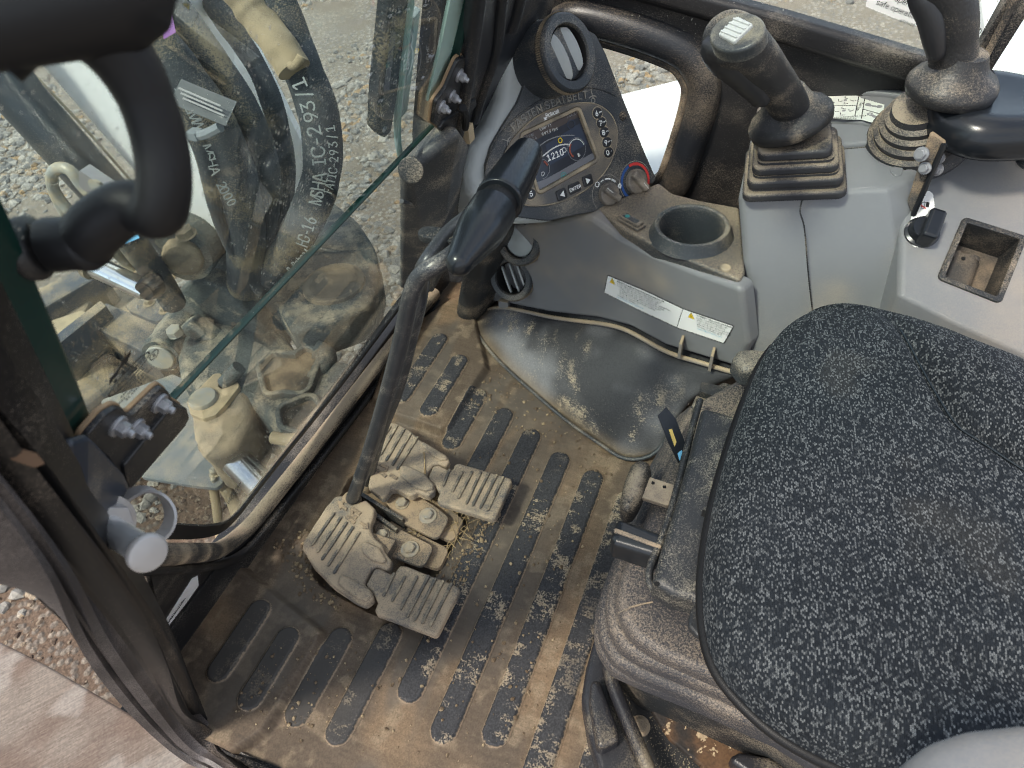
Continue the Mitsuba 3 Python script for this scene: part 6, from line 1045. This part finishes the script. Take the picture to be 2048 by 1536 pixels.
# ---------------------------------------------------------------- right wall, windows, right pillar
YW = -1.25
AW = at_y(YW)
k = thing('right_wall', 'black moulded right wall of the cab with a low corner window and a sloping top rail', 'wall')
hole = rounded(to_local(AW, [(0.4363,-1.25,0.6177),(0.2756,-1.25,0.5831),(0.2337,-1.25,0.5704),(0.2162,-1.25,0.5486),(0.2127,-1.25,0.5232),(0.2423,-1.25,0.3714),(0.2582,-1.25,0.3352),(0.3652,-1.25,0.351),(0.4286,-1.25,0.4989)]), .03)
wallp = to_local(AW, [(0.5326,-1.25,0.7686),(0.3891,-1.25,0.7421),(0.1973,-1.25,0.6736),(-0.1486,-1.25,0.5929),(-0.4306,-1.25,0.5298),(-0.6213,-1.25,0.1175),(-0.0455,-1.25,-0.4303),(0.7071,-1.25,-0.1862),(0.6759,-1.25,0.3627)])
part(k, 'panel', put(slab(ccw(wallp), -.03, 0, holes=[hole]), AW), 'dark_frame', False)
cen_ = hole.mean(0); fr_o = rounded(inset(ccw(hole), -.075), .06)
prof_path = spl(np.column_stack([inset(ccw(hole), -.040)[::2], np.zeros(len(hole[::2]))]), 120, True); prof_path = np.vstack([prof_path, prof_path[:2]])
part(k, 'window_frame', put(tube(prof_path, .030, 18, True, 1.0, (0, 0, 1)).apply_transform(np.diag([1, 1, .9, 1])), AW), mat('frame_moulding', bump(grain, pr(dusty((.014, .016, .020), .15, .10, 9., (.26, .21, .15), .9, .25, .6), .38))), 60)
seal_path = spl(np.column_stack([inset(ccw(hole), -.006)[::2], np.zeros(len(hole[::2]))]), 120, True); seal_path = np.vstack([seal_path, seal_path[:2]])
part(k, 'window_seal', put(tube(seal_path, .008, 10), AW), 'rubber_seal', 60)
pane('glass_side', [.88, .95, .93])
part(k, 'low_window', sheet(inset(ccw(hole), -.01), shift(AW, -.012)), 'glass_side', False)
rl = to_local(AW, [(0.4961,-1.25,0.7619),(0.3283,-1.25,0.7335),(0.0581,-1.25,0.6812),(-0.1653,-1.25,0.6311),(-0.4098,-1.25,0.5749),(-0.4331,-1.25,0.5244),(-0.1486,-1.25,0.5929),(0.1971,-1.25,0.6721),(0.3889,-1.25,0.7134),(0.4985,-1.25,0.7237)])
part(k, 'top_rail', put(slab(rounded(rl, .008), 0, .032, .010, 4), AW), 'dark_frame', 50)
part(k, 'rail_lip', tube(spl([(0.3842,-1.235,0.7089), (0.194,-1.235,0.6711), (-0.1487,-1.235,0.5928), (-0.4308,-1.235,0.5252)], 30), .006, 8), 'black_matte', 60)
rgw = to_local(AW, [(0.4595,-1.25,0.77),(0.3283,-1.25,0.7335),(0.0581,-1.25,0.6812),(-0.1653,-1.25,0.6311),(-0.4098,-1.25,0.5749),(-0.2255,-1.25,0.9733),(0.5275,-1.25,1.0089)])
part(k, 'upper_window', sheet(rgw, shift(AW, .01)), 'glass_side', False)
part(k, 'dust_speck', specks(2500, -.45, .75, .62, .85, shift(AW, .0105), 6, .5, .0012), 'glass_dust', False, kind='stuff')
pp = to_local(AW, [(-0.246,-1.25,0.7469),(-0.228,-1.25,0.7184),(-0.2149,-1.25,0.6212),(-0.2464,-1.25,0.613),(-0.2629,-1.25,0.7055),(-0.2777,-1.25,0.7479)])
part(k, 'window_post', put(slab(ccw(pp), 0, .03, .004), AW), 'dark_frame')
part(k, 'post_strip', tube([(-0.2396,-1.215,0.7323), (-0.2302,-1.215,0.6304)], .005, 8), 'rubber_seal')
ks = thing('window_sticker', 'white safety sticker with black print on the right window', 'sticker')
sp = to_local(AW, [(-0.0463,-1.24,0.7436),(-0.0522,-1.24,0.6949),(-0.0977,-1.24,0.6802),(-0.1489,-1.24,0.666),(-0.1516,-1.24,0.721),(-0.1428,-1.24,0.7466)]); S_F = shift(AW, .0115)
part(ks, 'paper', put(slab(ccw(sp), 0, .0006), S_F), 'white_print', False)
a_, b_ = to_local(AW, [(-0.0532,-1.24,0.6963),(-0.1484,-1.24,0.6674)]); an_ = math.atan2(*(b_ - a_)[::-1])
for i, t in enumerate(['safe operation of this machine.', 'The operator is responsible for the', 'serious injury or death.', 'Unsafe travel can cause', 'in this manual and on']):
    q = a_ + V(math.cos(an_), math.sin(an_)) * .010 + V(-math.sin(an_), math.cos(an_)) * (.006 + .0125 * i)
    part(ks, 'lettering', lettering(t, .0072, S_F, q[0], q[1], .0008, an_, False, False), 'black_print', False)
part(ks, 'number', lettering('6718422', .0038, S_F, *(a_ * .35 + b_ * .65 + V(0, -.004)), .0008, an_), 'black_print', False)
k = thing('engine_cover', 'white machine body panel outside the low right window', 'body panel')
part(k, 'panel', hull_balls(*[(q, .01) for q in [(0.7023,-1.95,0.1163),(0.5123,-1.95,0.1817),(0.2602,-1.95,0.2685)]], *[(q, .01) for q in [(0.5508,-1.36,0.1324),(0.1218,-1.36,0.2322)]], *[(V(*q) - V(0, 0, .5), .01) for q in [(0.7023,-1.95,0.1163),(0.2602,-1.95,0.2685)]]), 'white_paint')
k = thing('side_cover', 'white machine body panel beyond the right window post', 'body panel')
part(k, 'panel', put(slab(rounded(to_local(at_y(-1.6), [(-0.3237,-1.6,0.4773),(-0.4203,-1.6,0.4792),(-0.5353,-1.6,0.3311),(-0.3266,-1.6,0.4139)]), .01), -.4, 0, .01, 3), at_y(-1.6)), 'white_paint')
k = thing('hard_standing', 'smooth pale concrete strip outside the low right window', 'pavement', kind='structure')
scene[k] = mikit.ply(box(.6, 6.5, -9, -2.1, GZ + .02, GZ + .11, .01), mat('concrete', pr(mikit.proc(lambda p, n, uv: mix((.33, .31, .28), (.42, .40, .36), fbm(p.x * 3, p.y * 3, 0, 3)) * (.85 + .25 * noise(p.x * 120, p.y * 120))), .9)), False)
del scene[k], labels[k]
k = thing('corner_pillar', 'black ridged corner pillar between the windscreen and the right wall', 'door frame')
pp = rounded(to_local(WS, [(0.3524,-0.7139,0.883),(0.4212,-1.1646,0.7508),(0.4653,-1.2334,0.666),(0.469,-1.1138,0.6589),(0.5412,-1.1789,0.5201),(0.6841,-1.3966,0.2452),(1.1636,-2.2932,-0.677),(2.806,-5.2913,-3.8355),(1.8905,-3.1504,-2.0748),(1.0736,-1.6715,-0.5038),(0.725,-1.1318,0.1666),(0.5034,-0.851,0.5927),(0.434,-0.7862,0.7262)]), .01)
part(k, 'pillar', put(slab(pp, -.05, .012, .006, 3), WS), 'frame_moulding', 50)
for pts, r in (([(0.3347,-0.703,0.8867), (0.3742,-0.7486,0.8108), (0.4162,-0.7958,0.7301), (0.4917,-0.8689,0.5848)], .012), ([(0.3495,-0.7998,0.8583), (0.3886,-0.858,0.783), (0.4218,-0.9039,0.7192), (0.4517,-0.9158,0.6618), (0.4828,-0.9366,0.6019)], .009), ([(0.3642,-0.8962,0.83), (0.3999,-0.938,0.7613), (0.4115,-0.9432,0.7391)], .010)):
    part(k, 'ridge', tube(spl(pts, 24), r, 12), 'frame_moulding', 60)
part(k, 'lower_post', hull_balls(((0.534,-1.0409,0.34), .03), ((0.6474,-1.1048,0.02), .03), ((0.6156,-1.1775,0.02), .02), ((0.5295,-1.0856,0.3), .03)), 'black_plastic', 50)

# wiper motor box, connectors, latches, wiper
k = thing('wiper_motor_box', 'black textured wiper motor cover box at the right edge of the windscreen', 'cover')
part(k, 'cover', hull_balls(((0.52,-0.8431,0.5166), .008), ((0.52,-0.9617,0.5328), .008), ((0.64,-0.9514,0.2102), .006), ((0.64,-1.0926,0.2373), .006), ((0.4732,-0.7111,0.6421), .012), ((0.467,-0.7822,0.6541), .012), ((0.6852,-0.9206,0.2344), .006), ((0.6551,-1.0075,0.2923), .006), ((0.4286,-0.7564,0.6714), .012), s=3), mat('box_plastic', bump(grain, pr(dusty((.042, .045, .048), .26, .16, 22., (.28, .24, .18), 1.0, .22, .6), .5))), 40)
part(k, 'seam', tube([(0.4908,-0.7028,0.5953), (0.535,-0.8577,0.4731)], .003, 8), 'fascia_plastic')
part(k, 'round_cap', lathe([(.016, 0), (.016, .003), (.014, .004), (0, .004)], 28, frame_z((0.4292,-0.6488,0.6812), V(-.2, .9, .35))), 'black_plastic', 40)
k = thing('wire_connector', 'tan plastic wire connector hanging below the travel lever grips', 'connector')
part(k, 'shell', box(-.016, .016, -.010, .010, -.012, .012, .002).apply_transform(trimesh.transformations.rotation_matrix(.6, [0, 1, 0])).apply_translation((0.9857,-1.6482,-0.3998)), 'tan_plate')
part(k, 'clip', box(-.02, .02, -.012, .012, -.008, .008, .002).apply_translation((1.0559,-1.8403,-0.5349)), 'black_plastic')
part(k, 'cable', tube(spl([(0.9976,-1.7098,-0.4227), (1.0211,-1.8423,-0.4571), (0.8979,-1.6785,-0.2094), (0.6842,-1.2948,0.1799)], 16), .006, 10), 'black_matte')
part(k, 'strut', box(-.010, .010, -.016, .016, -.05, .04, .002).apply_translation((1.3274,-2.2825,-1.0569)), 'black_plastic')
k = thing('wire_connector', 'tan plastic wire connector tucked behind the wiper motor box', 'connector')
part(k, 'shell', box(-.009, .009, -.009, .009, -.014, .014, .002).apply_translation((0.4744,-0.8882,0.605)), 'tan_plate')
part(k, 'cable', tube(spl([(0.4407,-0.8241,0.6482), (0.4311,-0.812,0.6668), (0.4101,-0.7675,0.7071)], 10), .005, 10), 'black_matte')
def latch(label, outline, lip, bolts, gasket):
    k = thing('window_latch', label, 'latch'); p = rounded(to_local(WS, outline), .006, .006)
    part(k, 'plate', put(slab(p, .010, .0145, .0015, 2), WS), mat('latch_black', pr(dusty((.012, .013, .015), .12, .04, 30., (.2, .17, .13), .9, .25, .4), .4)), 45)
    part(k, 'gasket', put(slab(inset(ccw(p), -.0016), .0065, .0098, .001), WS), mat('gasket_tan', pr((.24, .16, .09), .7)), 45)
    if lip is not None: part(k, 'folded_lip', put(slab(rounded(to_local(WS, lip), .004), .013, .018, .002, 3), WS), 'latch_black', 45)
    for q in bolts: part(k, 'bolt', bolt_mesh(fr_at(WS, *to_local(WS, [q])[0], .0145), .0060, .007, 1.45, .007), 'zinc')
    return k
latch('black windscreen latch plate with three bolts, upper right of the glass', [(0.426,-0.714,0.7102),(0.4073,-0.6977,0.7461),(0.4034,-0.7199,0.7536),(0.3956,-0.7254,0.7685),(0.3885,-0.7329,0.7823),(0.3916,-0.7563,0.7763),(0.4077,-0.8198,0.7453),(0.4249,-0.856,0.7123),(0.4516,-0.8838,0.6609),(0.4562,-0.8279,0.6521),(0.448,-0.7736,0.6678)], [(0.4333,-0.7501,0.6961),(0.4488,-0.8792,0.6662),(0.4588,-0.8997,0.647),(0.4603,-0.8341,0.6441),(0.4507,-0.7805,0.6626),(0.4376,-0.7411,0.6877)], [(0.4029,-0.755,0.7545), (0.4169,-0.7537,0.7276), (0.4166,-0.7227,0.7283)], None)
kl = latch('black windscreen latch plate with three bolts, lower left of the glass', [(0.3977,-0.1473,0.7646),(0.3959,-0.1684,0.768),(0.3986,-0.178,0.7628),(0.4023,-0.1828,0.7556),(0.4095,-0.1859,0.7418),(0.4121,-0.1899,0.7369),(0.4127,-0.2146,0.7358),(0.4131,-0.2218,0.735),(0.4202,-0.2278,0.7212),(0.43,-0.232,0.7024),(0.4441,-0.2447,0.6754),(0.4538,-0.2474,0.6566),(0.4573,-0.241,0.6499),(0.4597,-0.1699,0.6453),(0.4224,-0.1612,0.717)], [(0.4361,-0.1696,0.6907),(0.4295,-0.2284,0.7033),(0.4441,-0.2447,0.6754),(0.4538,-0.2474,0.6566),(0.4573,-0.241,0.6499),(0.4597,-0.1699,0.6453)], [(0.4082,-0.1742,0.7443), (0.4215,-0.1898,0.7188), (0.421,-0.216,0.7197)], None)
k = thing('latch_block', 'blue black steel latch block on the left door pillar', 'latch')
top_ = [(0.3814,-0.1324,0.7839), (0.3859,-0.1414,0.7753), (0.3945,-0.1455,0.7588), (0.4313,-0.1607,0.688), (0.4497,-0.1633,0.6527)]
part(k, 'block', hull_balls(*[(q, .004) for q in top_], ((0.4314,-0.1248,0.6725), .006), ((0.3988,-0.114,0.7237), .006), ((0.4011,-0.1186,0.7584), .005), ((0.4203,-0.1452,0.7514), .005), ((0.5197,-0.1887,0.583), .004), ((0.4475,-0.1564,0.7218), .004), s=3), mat('latch_paint', pr(dusty((.016, .022, .034), .16, .2, 30., (.2, .17, .13), .6, .3, .3), .35)), 45)
k = thing('door_striker', 'silver striker pin with hex nut and a flat ring strap on the door pillar', 'striker')
sa, sb = V(*(0.4258,-0.1286,0.6681)), V(*(0.3617,-0.1163,0.6886)); sd = (sb - sa) / np.linalg.norm(sb - sa); Fs = frame_z(sa, sd); Ls = np.linalg.norm(sb - sa)
part(k, 'pin', lathe([(.0105, 0), (.0105, Ls), (0, Ls)], 32, Fs), mat('pin_bright', pr((.66, .66, .65), .24, .6)), 40)
part(k, 'head', lathe([(0, Ls - .002), (.0125, Ls - .002), (.0138, Ls - .0005), (.0142, Ls + .001), (.0142, Ls + .003), (.0134, Ls + .005), (.0115, Ls + .0064), (0, Ls + .0068)], 36, Fs), mat('pin_dull', pr((.42, .40, .38), .42, .35)), 40)
part(k, 'nut', put(slab(ngon(.0195, 6, .2), -.004, .008, .001, 2), Fs), 'pin_dull', 30)
part(k, 'washer', lathe([(0, -.008), (.024, -.008), (.024, -.004), (0, -.004)], 36, Fs), 'pin_dull', 40)
lp = spl([(0.4405,-0.1417,0.6578), (0.4354,-0.154,0.6642), (0.4255,-0.1628,0.6678), (0.4143,-0.1667,0.667), (0.401,-0.1642,0.6636), (0.3916,-0.1566,0.6593), (0.3874,-0.1459,0.6574), (0.3868,-0.1365,0.6594)], 40)
part(k, 'strap', sweep(lp, np.array([(-.0075, -.0012), (.0075, -.0012), (.0075, .0012), (-.0075, .0012)]), np.gradient(lp, axis=0) @ np.array([[0, 0, 0], [0, 0, 0], [0, 0, 0]]) + np.cross(np.gradient(lp, axis=0), sd)), 'pin_dull', 40)
k = thing('wiper', 'dark windscreen wiper arm outside the glass, upper middle', 'wiper')
wp = to_local(WS, [(0.4499,-0.6289,0.7389),(0.4189,-0.6077,0.7985),(0.3542,-0.5752,0.923),(0.362,-0.6264,0.908),(0.4021,-0.6462,0.8308),(0.4625,-0.6752,0.7147),(0.4636,-0.6585,0.7125)])
part(k, 'arm', put(slab(rounded(wp, .004), -.035, -.02, .005, 3), WS), 'hose_cloth', 45)
part(k, 'rivet', lathe([(.004, 0), (.004, .002), (0, .003)], 14, fr_at(WS, *(-0.0553,0.6977), -.02)), 'zinc')
part(k, 'washer_tube', tube(spl([(0.3601,-0.6141,0.9116), (0.392,-0.6351,0.8502), (0.4242,-0.656,0.7883), (0.4566,-0.6821,0.726), (0.4729,-0.6969,0.6838), (0.489,-0.7233,0.6422)], 30), .0045, 10), 'glass_edge_pale', 60)
part(k, 'blade', put(slab(strip_poly(to_local(WS, [(0.3891,-0.6607,0.8559),(0.4144,-0.6787,0.8072),(0.4603,-0.7096,0.719)]), .007), -.03, -.022, .002), WS), mat('blade_grey', pr((.32, .36, .36), .5)), 45)

# grab handle close to the camera
k = thing('grab_handle', 'black curved grab handle close to the camera, top left', 'handle')
hp = spl([(0.3119,-0.1749,0.9208), (0.3039,-0.1776,0.9274), (0.2944,-0.1839,0.9334), (0.2832,-0.1897,0.9366), (0.2742,-0.1898,0.9353), (0.2674,-0.1898,0.9375), (0.2622,-0.1944,0.9481), (0.2619,-0.2014,0.9621), (0.2632,-0.2063,0.978), (0.2658,-0.2084,0.9941), (0.27,-0.2065,1.0085), (0.2758,-0.1996,1.0188), (0.2838,-0.1891,1.0213), (0.2929,-0.1722,1.016)], 90)
part(k, 'bar', tube(hp, np.interp(np.linspace(0, 1, 90), [0, .1, .25, .34, .42, .6, .8, 1], [.0130, .0135, .0125, .0122, .0118, .0116, .0150, .0165]), 24), 'black_matte', 60)
part(k, 'mount', tube([(0.3318,-0.1616,0.9227), (0.3321,-0.1655,0.921), (0.326,-0.1683,0.9215), (0.3169,-0.1714,0.9217), (0.3098,-0.1746,0.9214), (0.305,-0.1755,0.9228)], [.0125, .0115, .0135, .0130, .0140, .012], 24), 'black_matte', 60)
part(k, 'collar', lathe([(.0, -.004), (.016, -.004), (.016, 0), (.0125, .004), (0, .004)], 30, frame_z((0.3346,-0.1648,0.9204), V(*(0.3153,-0.1705,0.9226)) - V(*(0.3318,-0.1616,0.9227)))), 'dark_frame', 50)
part(k, 'screw', lathe([(.0045, 0), (.004, .0015), (0, .0015)], 16, frame_z((0.3006,-0.17,0.9231), cam_at - V(*(0.3006,-0.17,0.9231)))), 'plate_metal')
part(k, 'upper_mount', hull_balls(((0.2805,-0.1883,1.0303), .018), ((0.2634,-0.2096,1.0244), .022), ((0.2527,-0.2182,1.013), .008), ((0.2599,-0.2105,1.0152), .014), ((0.2879,-0.1744,1.0243), .018), ((0.2504,-0.2236,1.0206), .008)), 'black_matte', 60)
